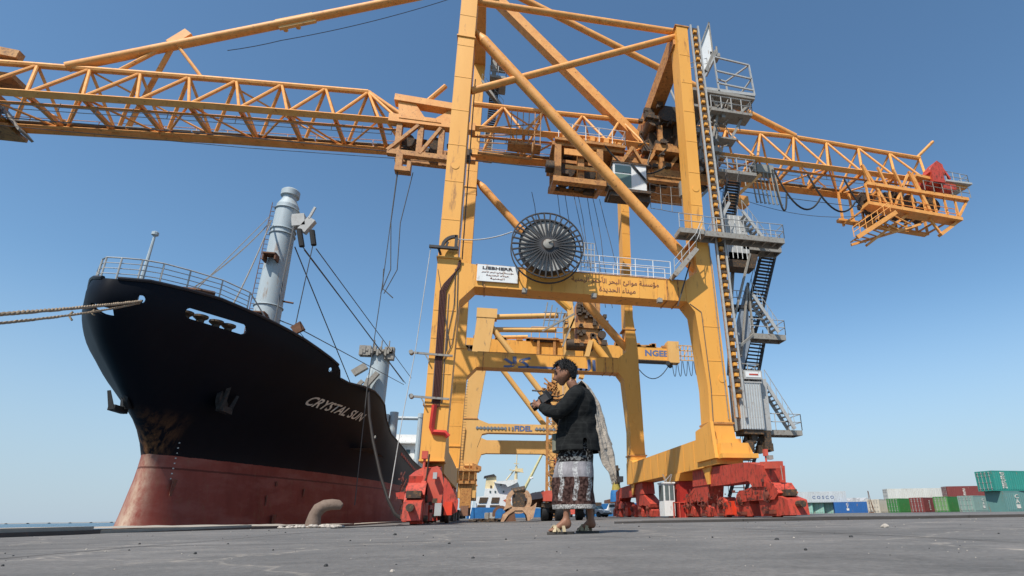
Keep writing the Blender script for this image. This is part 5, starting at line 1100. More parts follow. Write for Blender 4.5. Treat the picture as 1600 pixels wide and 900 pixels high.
mb.beam((18.4, 93.6, 31.0), (16.6, 93.6, 23.8), 1.3, .8); mb.beam((14.4, 94.2, 39.5), (15.0, 94.2, 33.5), 1.2, .7); mb.build('inclined_strut', 'pale', c2)
mb = MB(); mb.tube((18.6, 93.8, 31.2), (23.4, 93.8, 24.9), .75, 12); mb.tube((11.4, 93.9, 40), (14.6, 94.4, 37.4), .7, 10); mb.build('hinge_tube', 'yellow', c2)
mb = MB()
for i in range(6): mb.tube((9.6+i*.9, 94, 33.6), (10.3+i*.9, 94, 38.4-.5*i), .12, 5)
for z in (34.8, 36.4): mb.tube((9.6, 94, z), (15, 94, z), .1, 5)
mb.beam((9.4, 94, 32.6), (15.4, 94, 36.4), .35, .35); mb.beam((13.2, 94, 29.8), (15.6, 94, 36), .3, .3); mb.build('service_frame', 'grey', c2)
for xc, nm in ((-2.5, 'w'), (15.1, 'l')):
    mb = MB(); mb.box(xc-1.4, xc+1.4, 94.4, 97.4, 5.4, 5.9); mb.box(xc-1.7, xc+2.0, 94, 97.6, 7.4, 7.7); mb.box(xc-.9, xc+.9, 94.8, 97.1, 1.6, 5.38)
    for k_ in range(4): mb.box(xc-1.6+k_*.95, xc-1.45+k_*.95, 94.1, 94.3, 5.9, 8.6)
    mb.prism([(xc+.8, 94.6, 7.0), (xc+2.3, 94.6, 7.6), (xc+2.3, 94.6, 8.2), (xc+.8, 94.6, 8.8)], (0, 2, 0)); mb.build('leg_base', 'ochre' if xc < 0 else 'faded_red', c2)
    for y in (93, 97, 110, 114):
        mb = MB(); mb.prism([(xc-.6, y-1.7, .4), (xc-.6, y+1.7, .4), (xc-.6, y+1.1, 1.9), (xc-.6, y-1.1, 1.9)], (1.2, 0, 0)); bg_ = mb.build('bogie', 'rust' if xc < 0 else 'red', c2)
        for k_ in (-1, 1): q = MB(); q.lathe((xc-.66, y+k_*.95, .38), [(.45, 0), (.45, .4)], 14, 'x'); q.build('wheel', 'dark', bg_)
mb = MB(); mb.box(12.0, 13.2, 93.8, 94.6, 3.0, 9.6); mb.box(13.0, 14.4, 93.8, 94.6, 1.6, 6.2); mb.build('access_tower', 'faded_red', c2); railing([(11.2, 93.6, 6.8), (12.6, 93.6, 6.8)], c2, 'dark', 2.4, .08, .7); mb = MB(); mb.box(11, 12.8, 93.4, 94.8, 6.6, 6.8); mb.build('tower_landing', 'dark', c2)
mb = MB(); w = [V((-4.3, 94.8, 20)), V((-4.1, 94.8, 10)), V((-4.2, 94.8, 3))]; mb.path(w, .22, 6); mb.path([V((-3.3, 94.8, 14.6)), V((-3.5, 94.8, 9.4)), V((-3.0, 94.8, 8.4)), V((-1.8, 94.8, 8.4))], .12, 5); mb.build('leg_pipe', 'pale', c2)
mb = MB()
for i in range(3): mb.lathe((-4.2+.0+i*.9, 101, 30.9), [(.4, 0), (.4, .3)], 12, 'y')
mb.box(-5.0, -2, 101, 101.5, 29.6, 31.4); mb.build('girder_sheave', 'grease', gb)
# lattice jib of a harbour crane standing behind the photographer-man
c3 = thing('lattice_crane', 'small rusty lattice tower crane seen just behind the man\'s head and camera', 'crane', (13.2, 80, -.1))
mb = MB(); cx0, cy0 = atY(864, 640, 80).x, 80; rr = random.Random(71)
for s_ in (-.7, .7):
    for u_ in (-.7, .7): mb.beam((cx0+s_, cy0+u_, -.1), (cx0+s_*1.2, cy0+u_, 18.2), .22, .22)
for i in range(12): z = i*1.5; mb.beam((cx0-.75, cy0-.7, z), (cx0+.75, cy0-.7, z+1.5), .13, .13); mb.beam((cx0+.75, cy0-.7, z), (cx0-.75, cy0-.7, z+1.5), .13, .13); mb.beam((cx0-.8, cy0-.7, z), (cx0+.8, cy0-.7, z), .13, .13)
mb.build('lattice_tower', 'ochre', c3)
mb = MB()
for i in range(26): x = cx0-1.3+rr.random()*2.4; z = 17+rr.random()*3.2; mb.beam((x, cy0-1, z), (x+rr.uniform(-1, 1), cy0-1, z+rr.uniform(-1, 1)), .2, .2)
mb.box(cx0-1.5, cx0+1.4, cy0-1, cy0+1, 16.8, 17.0); mb.box(cx0-.9, cx0+.5, cy0-.9, cy0+1, 17, 19.4); mb.build('slewing_head', 'ochre', c3)

# ------------------------------------------------------------------ background ships
def pt(x, y, Y): return atY(x, y, Y)
s2 = thing('coaster_ship', 'white coaster with a blue hull, yellow funnel and mast moored beyond the cranes', 'ship', (4, 150, -2.2))
X_ = lambda x, y=790: pt(x, y, 150).x
Z_ = lambda y, x=790: pt(x, y, 150).z
def pr2(nm, mt, par, pts, d0=0, d=8): mb = MB(); mb.prism([pt(x, y, 150)+V((0, d0, 0)) for x, y in pts], (0, d, 0)); return mb.build(nm, mt, par)
pr2('hull', 'blue', s2, [(724, 793), (730, 812), (880, 812), (880, 795), (800, 793)], 0, 14)
sp = pr2('superstructure', 'white', s2, [(741, 794), (745, 776), (756, 775), (758, 763), (771, 763), (774, 752), (808, 750), (812, 759), (804, 780), (795, 794)], 1, 10)
for pts in ([(750, 777), (763, 777), (760, 786), (748, 786)], [(769, 777), (781, 777), (779, 786), (767, 786)], [(746, 789), (759, 789), (758, 794), (745, 794)], [(766, 789), (781, 789), (780, 794), (765, 794)]): pr2('opening', 'grease', sp, pts, .85, .12)
for x, y in ((766, 768), (774, 768), (787, 768), (801, 768), (783, 757), (798, 756), (791, 756)): pr2('window', 'glass', sp, [(x-1.2, y-1.5), (x+1.2, y-1.5), (x+1.2, y+1.5), (x-1.2, y+1.5)], .85, .12)
pr2('bridge_deck', 'white', s2, [(772, 753), (809, 749), (808, 754), (802, 757), (793, 761), (790, 757), (774, 755)], -.6, 12); pr2('lifeboat', 'faded_red', s2, [(786, 782), (790, 785), (797, 785), (799, 781), (792, 779)], -1.2, 1.2)
pr2('funnel', 'cream', s2, [(758, 763), (760, 745), (776, 743), (776, 752), (773, 763)], 2, 5); pr2('funnel_top', 'dark', s2, [(756, 745), (757, 743), (772, 740), (775, 743), (776, 744)], 1.5, 6); pr2('funnel_mark', 'grease', s2, [(766, 758), (769, 758), (769, 763), (766, 763)], 1.8, .1)
mb = MB(); a = pt(806, 750, 150); mb.tube(a, pt(807, 728, 150), .42, 8, .3); mb.tube(pt(807, 728, 150), pt(808, 708, 150), .14, 6); mb.tube(pt(791, 750, 150), pt(804, 734, 150), .2, 6); mb.box(a.x-.3, a.x+1.8, 149.6, 150.4, Z_(738), Z_(732)); mb.beam(pt(796, 734, 149.5), pt(818, 738, 149.5), .25, .25); mb.beam(pt(803, 724, 149.5), pt(811, 725, 149.5), .2, .2); mb.build('mast', 'cream', s2)
mb = MB(); mb.tube(pt(816, 771, 150), pt(849, 706, 150), .42, 8, .3); mb.build('cargo_derrick', quick('pale_yellow_paint', (.62, .55, .28), .6), s2)
mb = MB(); mb.tube(pt(740, 776, 150), pt(733, 812, 148), .1, 5); mb.tube(pt(833, 746, 149), pt(828, 748, 149), .3, 5); mb.build('gangway', 'white', s2)
s3 = thing('barge', 'blue hulled barge lying beyond the quay between the crane\'s landside wheels and the man', 'ship', (22, 150, -2.2))
mb = MB(); p, q = pt(925, 790, 150), pt(1000, 790, 150); mb.prism([(p.x, 150, -1), (q.x+6, 150, -1), (q.x+6, 150, Z_(786, 960)), (p.x, 150, Z_(787, 960))], (0, 12, 0)); mb.build('hull', 'blue', s3)
mb = MB(); mb.prism([pt(950, 786, 149.8), pt(965, 786, 149.8), pt(967, 777, 149.8), pt(950, 781, 149.8)], (0, 5, 0)); mb.build('deck_cargo', 'rust', s3)
mb = MB(); mb.prism([pt(967, 786, 149.5), pt(977, 786, 149.5), pt(977, 773, 149.5), pt(967, 773, 149.5)], (0, 6, 0)); mb.build('deck_house', 'cream', s3)
c4 = thing('harbour_crane', 'far mobile harbour crane with a blue base and yellow turret beyond the man\'s scarf', 'crane', pt(961, 800, 142)+V((0, 0, -.2)))
mb = MB()
def lp(pts_, Y, mt, nm, par, n=16):
    mb = MB(); c_ = pt(pts_[0][0], pts_[0][2], Y); sc_ = abs(pt(1000, 790, Y).x-pt(999, 790, Y).x)
    mb.lathe((c_.x, Y, 0), [(h*sc_, pt(pts_[0][0], y, Y).z) for _, h, y in pts_], n); return mb.build(nm, mt, par)
lp([(963, 9, 784), (963, 9, 778), (963, 8.5, 770), (963, 7.5, 766)], 142, 'blue', 'pedestal', c4); lp([(963, 7, 766), (963, 6, 758), (963, 5, 754), (963, 5, 748)], 142, quick('dull_yellow_paint', (.40, .30, .05), .6), 'turret', c4)
mb = MB(); mb.prism([pt(961, 756, 141), pt(969, 756, 141), pt(966, 727, 141), (pt(963, 727, 141))], (0, 1.5, 0)); mb.prism([pt(962, 731, 140), pt(969, 732, 140), pt(968, 735, 140), pt(962, 735, 140)], (0, 2, 0)); mb.build('mast_head', 'grease', c4); q = MB(); q.prism([pt(966, 744, 140), pt(974, 744, 140), pt(974, 753, 140), pt(966, 754, 140)], (0, 2, 0)); q.build('cab', 'dark', c4)

# ------------------------------------------------------------------ lorry, tarpaulin load, pickup, car, grab buckets, booth
def wheel(par, c_, r_, w_, axis='x', mt='black'):
    q = MB(); q.lathe(c_, [(r_*.7, -w_/2), (r_*.94, -w_/2), (r_, -w_*.32), (r_, w_*.32), (r_*.94, w_/2), (r_*.7, w_/2)], 22, axis); o = q.build('wheel', mt, par)
    q = MB(); q.lathe(c_, [(r_*.3, -w_*.42), (r_*.62, -w_*.36), (r_*.69, -w_*.5), (r_*.69, w_*.5), (r_*.3, w_*.42)], 16, axis); q.build('rim', quick('dusty_rim', (.30, .28, .25), .7), o); return o
lo = V((4.2, 36.5, gz(4, 36))); lor = thing('lorry', 'lorry with big dusty tyres and a red cab side parked behind the man', 'lorry', lo)
def L_at(x, y, Y=36): return atY(x, y, Y)
for i, (x, Y) in enumerate(((851, 36.4), (858, 38.2), (873, 35.6), (880, 37.4))):
    p = L_at(x, 800, Y); wheel(lor, V((p.x, Y, gz(4, Y)+.58)), .58, .42, 'x')
for i, (x, Y) in enumerate(((905, 37.4), (922, 37.4))):
    p = L_at(x, 800, Y); wheel(lor, V((p.x, Y, gz(4, Y)+.55)), .55, .42, 'x')
def Lp(nm, mt, pts, Y=36, d=1.6, par=lor): mb = MB(); mb.prism([atY(x, y, Y) for x, y in pts], (0, d, 0)); return mb.build(nm, mt, par)
Lp('cab', 'faded_red', [(849, 783), (849, 768), (857, 766), (868, 768), (871, 786), (862, 783)], 35.4, 2.2); Lp('chassis', 'grease', [(846, 792), (846, 785), (940, 785), (940, 790), (880, 794), (868, 790), (856, 794)], 35.8, 2.0)
Lp('axle_gear', 'grease', [(853, 797), (855, 787), (869, 787), (872, 800), (864, 803)], 36.6, 1.0); Lp('load_bed', 'rust', [(804, 786), (848, 771), (849, 783), (846, 792), (806, 792)], 36.4, 2.4)
rr = random.Random(33); mb = MB(); vs = []; NXx = 26; top_ = [(800, 777), (806, 772), (812, 773), (820, 770), (828, 771), (836, 769), (843, 768), (849, 766), (850, 766)]
for j in range(7):
    for i in range(NXx+1):
        x = 800+50*i/NXx; yt = lin(x, top_); f_ = math.sin(math.pi*j/6); yb = 786-(x-800)*.16; y = yb+(yt-yb)*f_+.9*noise.noise(V((x*.35, j*.9, 0)))
        vs.append(atY(x, y, 35.6+j*.6))
mb.add(vs, [(j*(NXx+1)+i, j*(NXx+1)+i+1, (j+1)*(NXx+1)+i+1, (j+1)*(NXx+1)+i) for j in range(6) for i in range(NXx)])
tag(mb.build('tarpaulin', quick('dark_tarpaulin', (.02, .02, .028), .8, bump=.5, bsc=6), smooth=60), 'crumpled black tarpaulin over the load, left of the red lorry cab', 'tarpaulin')
# clamshell grab standing on its lips
gb_o = atY(810, 815, 31.5); gb_o.z = gz(2, 31); grab = thing('clamshell_grab', 'tan clamshell grab bucket standing upright on the quay left of the lorry tyres', 'grab bucket', gb_o)
gx, gy = gb_o.x, gb_o.y; tanm = quick('tan_grab_paint', (.60, .38, .22), .6, col2=(.40, .22, .12), sc=4, stain=(.2, .1, .05), stain_amt=.3)
for dy in (0, .9):
    mb = MB(); mb.ring((gx, gy+dy, G+1.12), .47, .70, 0, .09, 24, R(125), R(415)); mb.build('cheek_plate', tanm, grab)
mb = MB()
mb.prism([(gx-.95, gy-.05, G+.02), (gx-.8, gy-.05, G+.02), (gx-.55, gy-.05, G+.38), (gx-.2, gy-.05, G+.60), (gx+.2, gy-.05, G+.60), (gx+.42, gy-.05, G+.36), (gx+.5, gy-.05, G+.05), (gx+.62, gy-.05, G+.05), (gx+.74, gy-.05, G+.5), (gx+.74, gy-.05, G+.8), (gx+.3, gy-.05, G+.76), (gx-.3, gy-.05, G+.78), (gx-.85, gy-.05, G+.4)], (0, 1.1, 0)); mb.build('jaw', tanm, grab)
mb = MB(); mb.prism([(gx-.85, gy-.1, G+.6), (gx-.6, gy-.1, G+1.2), (gx-.4, gy-.1, G+.8)], (0, .1, 0)); mb.prism([(gx+.74, gy-.1, G+.8), (gx+.98, gy-.1, G+1.0), (gx+.8, gy-.1, G+.2), (gx+.66, gy-.1, G+.1)], (0, .2, 0)); mb.build('hinge_ear', tanm, grab)
mb = MB(); mb.box(gx-.32, gx+.32, gy+.1, gy+.85, G+.75, G+1.55); mb.tube((gx-.4, gy+.4, G+1.6), (gx+.35, gy+.4, G+1.75), .2, 10); mb.build('inner_block', 'grease', grab)
b2 = atY(782, 814, 31.5); b2.z = G; g2 = MB(); g2.ring((b2.x, b2.y, G+.42), .30, .44, 0, .9, 20, R(-60), R(200)); g2.prism([(b2.x+.2, b2.y, G+.02), (b2.x+.85, b2.y, G+.02), (b2.x+.75, b2.y, G+.45), (b2.x+.3, b2.y, G+.8)], (0, .7, 0))
tag(g2.build('bucket_shell', 'rust'), 'rusty brown curved bucket shell lying left of the tan grab', 'bucket')
for x, y0, y1, w_, mt_, lb in ((768, 801, 812, 9, 'lightgrey', 'pale upright concrete block left of the rusty bucket'), (761, 801, 812, 7, 'grey', 'dark grey block beside the pale one near the waterside crane base')):
    p = atY(x, y1, 40); q = atY(x, y0, 40); k_ = .052*w_/2; mb = MB(); mb.box(p.x-k_, p.x+k_, 40, 40.5, G, q.z); bo = mb.build('concrete_block', mt_); bm = bmesh.new(); bm.from_mesh(bo.data); bmesh.ops.bevel(bm, geom=bm.edges[:], offset=.03, segments=2, affect='EDGES'); bm.to_mesh(bo.data); bm.free(); tag(bo, lb, 'block')
mb = MB(); rr = random.Random(91)
for i in range(46):
    x = atY(738+rr.random()*60, 812, 33).x; y = 32+rr.random()*4; s_ = .06+.16*rr.random()**2; mb.beam((x, y, G+s_*.4), (x+rr.uniform(-.5, .5), y+rr.uniform(-.3, .3), G+s_*.7), s_, s_*.6)
tag(mb.build('scrap_heap', 'grease', smooth=0), 'low litter of scrap and timber between the crane leg and the grab bucket', 'scrap', kind='stuff')
# operator's ground booth
bo = V((13.3, 38.6, gz(13, 38))); booth = thing('control_booth', 'small white booth with two tall windows between the landside crane wheels', 'booth', bo)
bx0, bx1 = 12.92, 13.72; mb = MB(); mb.box(bx0, bx1, 38.6, 39.8, bo.z+.12, 2.3); mb.box(bx0-.05, bx1+.05, 38.5, 39.9, 2.3, 2.4); mb.build('booth_shell', 'white', booth)
for x0, x1 in ((bx0+.08, bx0+.36), (bx0+.44, bx1-.08)): q = MB(); q.box(x0, x1, 38.57, 38.599, 1.15, 2.2); q.build('window', quick('grey_green_window', (.13, .17, .17), .15), booth)
q = MB(); q.box(bx0-.03, bx0-.001, 38.75, 39.65, 1.15, 2.2); q.build('window', quick('grey_green_window', (.13, .17, .17), .15), booth)
q = MB(); q.beam((bx0+.4, 39, 2.4), (bx0+.1, 39, 2.98), .05, .05); q.beam((bx0+.15, 39, 2.4), (bx0+.75, 39, 2.98), .06, .06); q.beam((bx0+.6, 39, 2.4), (bx0+.8, 39, 2.98), .05, .05); q.build('roof_bracket', 'white', booth)
q = MB()
for x in (bx1-.25, bx1+.2, bx1+.6): q.tube((x, 38.2, bo.z), (x, 38.2, 1.0), .06, 6)
q.tube((bx1-.25, 38.2, .95), (bx1+.6, 38.2, .95), .05, 6); q.build('guard_rail', 'red', booth)
# white pickup and silver car, built round the origin then set down
def vehicle(nm, label, cat, L, W, H, mt, bed, loc, rot):
    r_ = thing(nm, label, cat, (0, 0, 0)); mb = MB(); h0 = .42; w_ = W/2
    prof = [(-L/2, h0), (-L/2, h0+.45), (-L/2+.1, h0+.5), (-L*.28, h0+.56), (-L*.28+.5, H), (L*.05, H), (L*.12, h0+.58), (L/2, h0+.55), (L/2, h0)] if bed else [(-L/2, h0), (-L/2, h0+.4), (-L*.24, h0+.5), (-L*.08, H), (L*.3, H), (L*.44, h0+.6), (L/2, h0+.5), (L/2, h0)]
    mb.prism([(-w_, a, b) for a, b in prof], (W, 0, 0)); body = mb.build('body', mt, r_, origin=(0, 0, h0)); bm = bmesh.new(); bm.from_mesh(body.data); bmesh.ops.bevel(bm, geom=bm.edges[:], offset=.05, segments=2, affect='EDGES'); bm.to_mesh(body.data); bm.free()
    ya, yb = ((-L*.28+.55), L*.04) if bed else (-L*.07, L*.3)
    for s_ in (-1, 1): q = MB(); q.prism([(s_*(w_+.001), ya-.2, H-.5), (s_*(w_+.001), ya+.02, H-.12), (s_*(w_+.001), yb, H-.12), (s_*(w_+.001), yb+.06, H-.5)], (s_*.012, 0, 0)); q.build('window', 'glass', r_)
    for y, d_ in ((ya-.35 if bed else -L*.17, -.2), (yb+.18, .2)): q = MB(); q.prism([(-w_*.8, y-.12, H-.47), (w_*.8, y-.12, H-.47), (w_*.76, y+.12 if d_ < 0 else y-.05, H-.12), (-w_*.76, y+.12 if d_ < 0 else y-.05, H-.12)], (0, d_*.5, 0)); q.build('windscreen', 'glass', r_)
    for s_ in (-1, 1):
        for y in (-L*.31, L*.31): wheel(r_, V((s_*(w_-.1), y, .36)), .36, .24, 'x')
        q = MB(); q.box(s_*w_*.62, s_*w_*.92, -L/2-.03, -L/2+.05, h0+.18, h0+.36) if s_ > 0 else q.box(s_*w_*.92, s_*w_*.62, -L/2-.03, -L/2+.05, h0+.18, h0+.36); q.build('headlight', 'white', r_)
    q = MB(); q.box(-w_*.95, w_*.95, -L/2-.08, -L/2+.02, h0-.1, h0+.12); q.build('bumper', 'dark', r_)
    r_.location = loc; r_.rotation_euler = (0, 0, rot); return r_
def gd(x, D): p = atD(x, 800, D); p.z = gz(p.x, p.y); return p
vehicle('pickup_truck', 'white pickup truck parked beyond the man, left of the far red crane wheels', 'pickup', 5.0, 1.85, 1.75, 'white', True, gd(957, 78), R(62))
vehicle('parked_car', 'silver car partly hidden behind the man\'s calves', 'car', 4.2, 1.75, 1.5, quick('silver_paint', (.42, .43, .44), .35), False, gd(929, 74), R(40))

# ------------------------------------------------------------------ shipping containers
def container_mats(col): 
    key = 'cont_%.2f%.2f%.2f' % col; return quick(key, col, .6, col2=tuple(c*.8 for c in col), sc=.6, streak=.3, stain=(.24, .15, .10), stain_amt=.1)
def container(label, px_, py_, s_px, L, th, col, tier=0, doors=True, text=None, ttype=None, grp='shipping containers stacked at the right', door_col=None, D=None):
    """near left corner at pixel column px_, s_px = pixels per metre there, th = angle its long side recedes by"""
    D = D or 905/s_px; p = atD(px_, 800, D); p.z = gz(p.x, p.y); vd = V((p.x, p.y, 0)).normalized(); rt = V((vd.y, -vd.x, 0)); z0 = p.z+tier*2.62; m = container_mats(col)
    r_ = thing('shipping_container', label, 'container', (0, 0, 0), grp); Hc, Wc = 2.59, 2.44
    mb = MB(); mb.box(0, L, 0, Wc, .12, Hc-.05); core = mb.build('body', m, r_)
    mb = MB()
    for x in (0, L-.16): 
        for y in (0, Wc-.14): mb.box(x-.01, x+.17, y-.01, y+.15, 0, Hc)
    for y in (-.01, Wc-.11): mb.box(.16, L-.16, y, y+.12, Hc-.14, Hc-.001); mb.box(.16, L-.16, y, y+.12, .001, .16)
    for x in (-.01, L-.11): mb.box(x, x+.12, .14, Wc-.14, Hc-.14, Hc-.001); mb.box(x, x+.12, .14, Wc-.14, .001, .16)
    mb.build('frame', m, r_)
    n_ = int(L/.42); q = MB()
    for i in range(n_):
        x = .25+i*(L-.5)/n_; q.prism([(x, -.001, .2), (x+.05, -.04, .2), (x+.2, -.04, .2), (x+.25, -.001, .2)], (0, 0, Hc-.4))
    q.build('corrugation', m, r_, kind='stuff', smooth=0)
    if doors:
        dm = container_mats(door_col) if door_col else m
        for k_ in (0, 1): q = MB(); q.box(-.03, -.002, .16+k_*1.07, 1.2+k_*1.07, .2, Hc-.18); d_ = q.build('door', dm, r_)
        for y in (.42, .95, 1.5, 2.03): q = MB(); q.tube((-.07, y, .1), (-.07, y, Hc-.1), .03, 6); q.build('lock_rod', 'lightgrey', r_)
        q = MB()
        for y in (.42, .95, 1.5, 2.03):
            for z in (.35, 1.1, 1.9, 2.3): q.box(-.1, -.03, y-.13, y+.13, z, z+.05)
        q.build('lock_gear', 'lightgrey' if sum(col) < 1.2 else 'grey', r_)
    if text:
        tx, xx, zz, tw, thh, tm = text
        if ttype == 'v':
            for i, ch in enumerate(tx): text_obj('lettering', ch, (xx, -.055, zz-i*thh*1.25), (R(90), 0, 0), tm, r_, width=tw, height=thh, bold=.015)
        else: text_obj('lettering', tx, (xx, -.055, zz), (R(90), 0, 0), tm, r_, width=tw, height=thh, bold=.015)
    d = (rt*math.cos(th)+vd*math.sin(th)); r_.location = (p.x, p.y, z0); r_.rotation_euler = (0, 0, math.atan2(d.y, d.x)); return r_
mint = (.25, .46, .38); g_ = (.045, .20, .05); rd = (.20, .045, .04); gg = (.22, .33, .29); tl_ = (.035, .27, .22); wh = (.60, .60, .55); bl = (.02, .11, .32); cr = (.58, .52, .42)
for i, (x, lb) in enumerate(((1236, 'leftmost of the four mint green containers under the grey lettered one'), (1253.5, 'second mint green container from the left, seen from its door end'), (1271, 'third mint green container from the left, seen from its door end'), (1288.5, 'rightmost of the four mint green containers, beside the blue one'))):
    container(lb, x+17, 803, 6.4, 6.06, R(84), mint, 0, True)
container('long pale grey container with dark COSCO letters on top of the mint green ones', 1246, 785, 6.4, 12.19, R(12), (.50, .53, .54), 1, True, ('C O S C O', 6.6, 1.2, 5.2, .72, 'blue_print'))
container('royal blue container on the ground right of the mint green ones', 1305, 803, 6.5, 8.6, R(8), bl, 0, False, ('CTI', 3.0, 2.1, .55, .5, 'white_print'), 'v')
container('cream container with its doors showing, right of the blue one', 1376, 802, 8.0, 6.06, R(66), cr, 0, True)
container('bright green container between the cream and the dark red one', 1407, 801, 8.4, 6.06, R(58), g_, 0, True)
container('dark red container on the ground with white door rods', 1446, 800, 8.8, 6.06, R(68), rd, 0, True, ('GESEA', 2.4, 2.0, .5, .3, 'white_print'), 'v')
container('green container with pale green doors right of the dark red one', 1485, 799, 9.2, 6.06, R(68), g_, 0, True, door_col=(.16, .30, .12))
container('grey green container with white marks standing left of the dark gap', 1525, 797, 9.6, 6.06, R(66), gg, 0, True, ('CAI', 3.2, 1.9, .7, .45, 'white_print'), 'v')
container('long dirty white container on top behind the cream and green ones', 1392, 764, 7.0, 12.19, R(24), wh, 1, True)
container('white container on the ground hidden behind the cream and green ones', 1392, 764, 7.0, 12.19, R(24), wh, 0, False)
container('small blue container showing between the white and the long dark red one', 1463, 768, 6.6, 6.06, R(10), bl, 1, False)
container('long dark red container on top, left of the tall teal one', 1487, 760, 7.5, 12.19, R(26), rd, 1, True, ('GESEA', 3.4, 2.0, .5, .3, 'white_print'), 'v')
container('dark red container on the ground hidden under the long top one', 1487, 760, 7.5, 12.19, R(26), rd, 0, False)
container('bright teal container on top of the stack at the right edge', 1564, 735, 12.3, 12.19, R(52), tl_, 1, True, ('EVERGREEN', 1.7, 2.3, .8, .19, 'white_print'), 'v')
container('grey teal container at the bottom of the stack at the right edge', 1575, 767, 12.3, 12.19, R(58), (.13, .27, .25), 0, False, ('CAI', 2.4, 1.9, .8, .5, 'white_print'), 'v')
hm = mat('hazy_far_store_roof', (.50, .50, .50), .8)
mb = MB(); p = atD(1318, 800, 230); q = atD(1362, 800, 230)
for i in range(12): a = p.lerp(q, i/12); b = p.lerp(q, (i+.9)/12); mb.prism([(a.x, a.y, -.1), (b.x, b.y, -.1), (b.x, b.y, 5.2+.6*math.sin(i*2.1)), (a.x, a.y, 5.0+.7*math.sin(i*1.3))], (0, 4, 0))
tag(mb.build('storage_shed', hm), 'low pale shed roof showing above the blue container', 'shed')
mb = MB(); p = gd(1361, 112); mb.beam(p, p+V((0, 0, 4.2)), .08, .08); mb.beam(p+V((.6, 0, 0)), p+V((.1, 0, 4.2)), .07, .07); mb.beam(p+V((-.4, 0, 0)), p+V((.5, 0, .1)), .2, .2); mb.beam(p+V((.3, 0, 2.4)), p+V((.9, 0, 0)), .1, .1)
tag(mb.build('folding_stand', 'rust'), 'thin rusty stand upright in front of the cream container', 'stand')

# ------------------------------------------------------------------ the man with the video camera
# built in his own axes: +x where he faces, +y towards the viewer, z up
MP = V((0, 0, EYE)) + ray(895, 833)*(5.0/ray(895, 833).dot(_f0)); MP.z = 0
man = thing('person', 'man in dark jacket, patterned wrap skirt and sandals, holding a camera, pale scarf behind', 'person', (0, 0, 0))
SK = mat('brown_skin', (.27, .125, .07), .55, (.20, .09, .05), 6, .6, bump=.15, bsc=60)
def skin_mesh(name, chains, material, parent, sub=2, root=0):
    """one continuous surface grown round connected joints: chains are lists of (key, xyz, (rx, ry)); a chain may start at an existing key"""
    vs, es, rad, key = [], [], [], {}
    for ch in chains:
        prev = None
        for k_, p, r_ in ch:
            if k_ in key: i = key[k_]
            else: i = len(vs); vs.append(p); rad.append(r_); key[k_] = i
            if prev is not None and prev != i: es.append((prev, i))
            prev = i
    me = bpy.data.meshes.new(name); me.from_pydata(vs, es, []); o = bpy.data.objects.new(name, me); COL.objects.link(o)
    md = o.modifiers.new('s', 'SKIN'); md.use_smooth_shade = True; md.branch_smoothing = .3
    sv = me.skin_vertices[0].data
    for i, r_ in enumerate(rad): sv[i].radius = r_ if isinstance(r_, tuple) else (r_, r_)
    sv[root].use_root = True
    sb_ = o.modifiers.new('u', 'SUBSURF'); sb_.levels = sub; sb_.render_levels = sub
    bpy.context.view_layer.update(); d_ = bpy.context.evaluated_depsgraph_get(); m2_ = bpy.data.meshes.new_from_object(o.evaluated_get(d_), depsgraph=d_)
    bpy.data.objects.remove(o); m2_.materials.clear(); m2_.materials.append(material); m2_.polygons.foreach_set('use_smooth', [True]*len(m2_.polygons))
    o = bpy.data.objects.new(name, m2_); COL.objects.link(o); o.parent = parent; WL[o] = V((0, 0, 0)); return o
Pp = {}
def J(k_, p=None, r_=None):
    if p is not None: Pp[k_] = (k_, p, r_)
    return Pp[k_]
def hand(tag_, wrist, palm, kn, tips, thumb):
    """wrist -> palm -> knuckles; every finger a bent chain of its own"""
    out = []
    J(tag_+'w', wrist, .023); J(tag_+'p', palm, (.030, .020)); out.append([J(tag_+'w'), J(tag_+'p')])
    for i, (a, m_, t_) in enumerate(zip(kn, tips[0], tips[1])): out.append([J(tag_+'p'), J(tag_+'k%d' % i, a, .0115), J(tag_+'m%d' % i, m_, .0098), J(tag_+'t%d' % i, t_, .0078)])
    out.append([J(tag_+'p'), J(tag_+'h0', thumb[0], .0125), J(tag_+'h1', thumb[1], .011), J(tag_+'h2', thumb[2], .009)]); return out
body = []
J('pel', (-.03, 0, .80), (.10, .13)); J('sp', (-.07, 0, .98), (.085, .115)); J('ch', (-.06, 0, 1.16), (.09, .14)); J('nb', (-.025, 0, 1.275), (.052, .052)); J('nk', (.010, 0, 1.335), (.052, .052)); J('nk2', (.040, 0, 1.395), (.056, .052)); 
body.append([J('pel'), J('sp'), J('ch'), J('nb'), J('nk'), J('nk2')])
for s_, t_ in ((1, 'l'), (-1, 'r')):
    J('sh'+t_, (-.04, s_*.15, 1.215), .05); 
J('ell', (.125, .235, 1.03), .037); J('elr', (.12, -.21, 1.02), .037)
J('fal', (.20, .19, 1.055), .034); J('far', (.18, -.14, 1.07), .034)
body.append([J('ch'), J('shl'), J('ell'), J('fal'), J('wl_', (.285, .125, 1.10), .024)]); body.append([J('ch'), J('shr'), J('elr'), J('far'), J('wr_', (.215, -.055, 1.135), .024)])
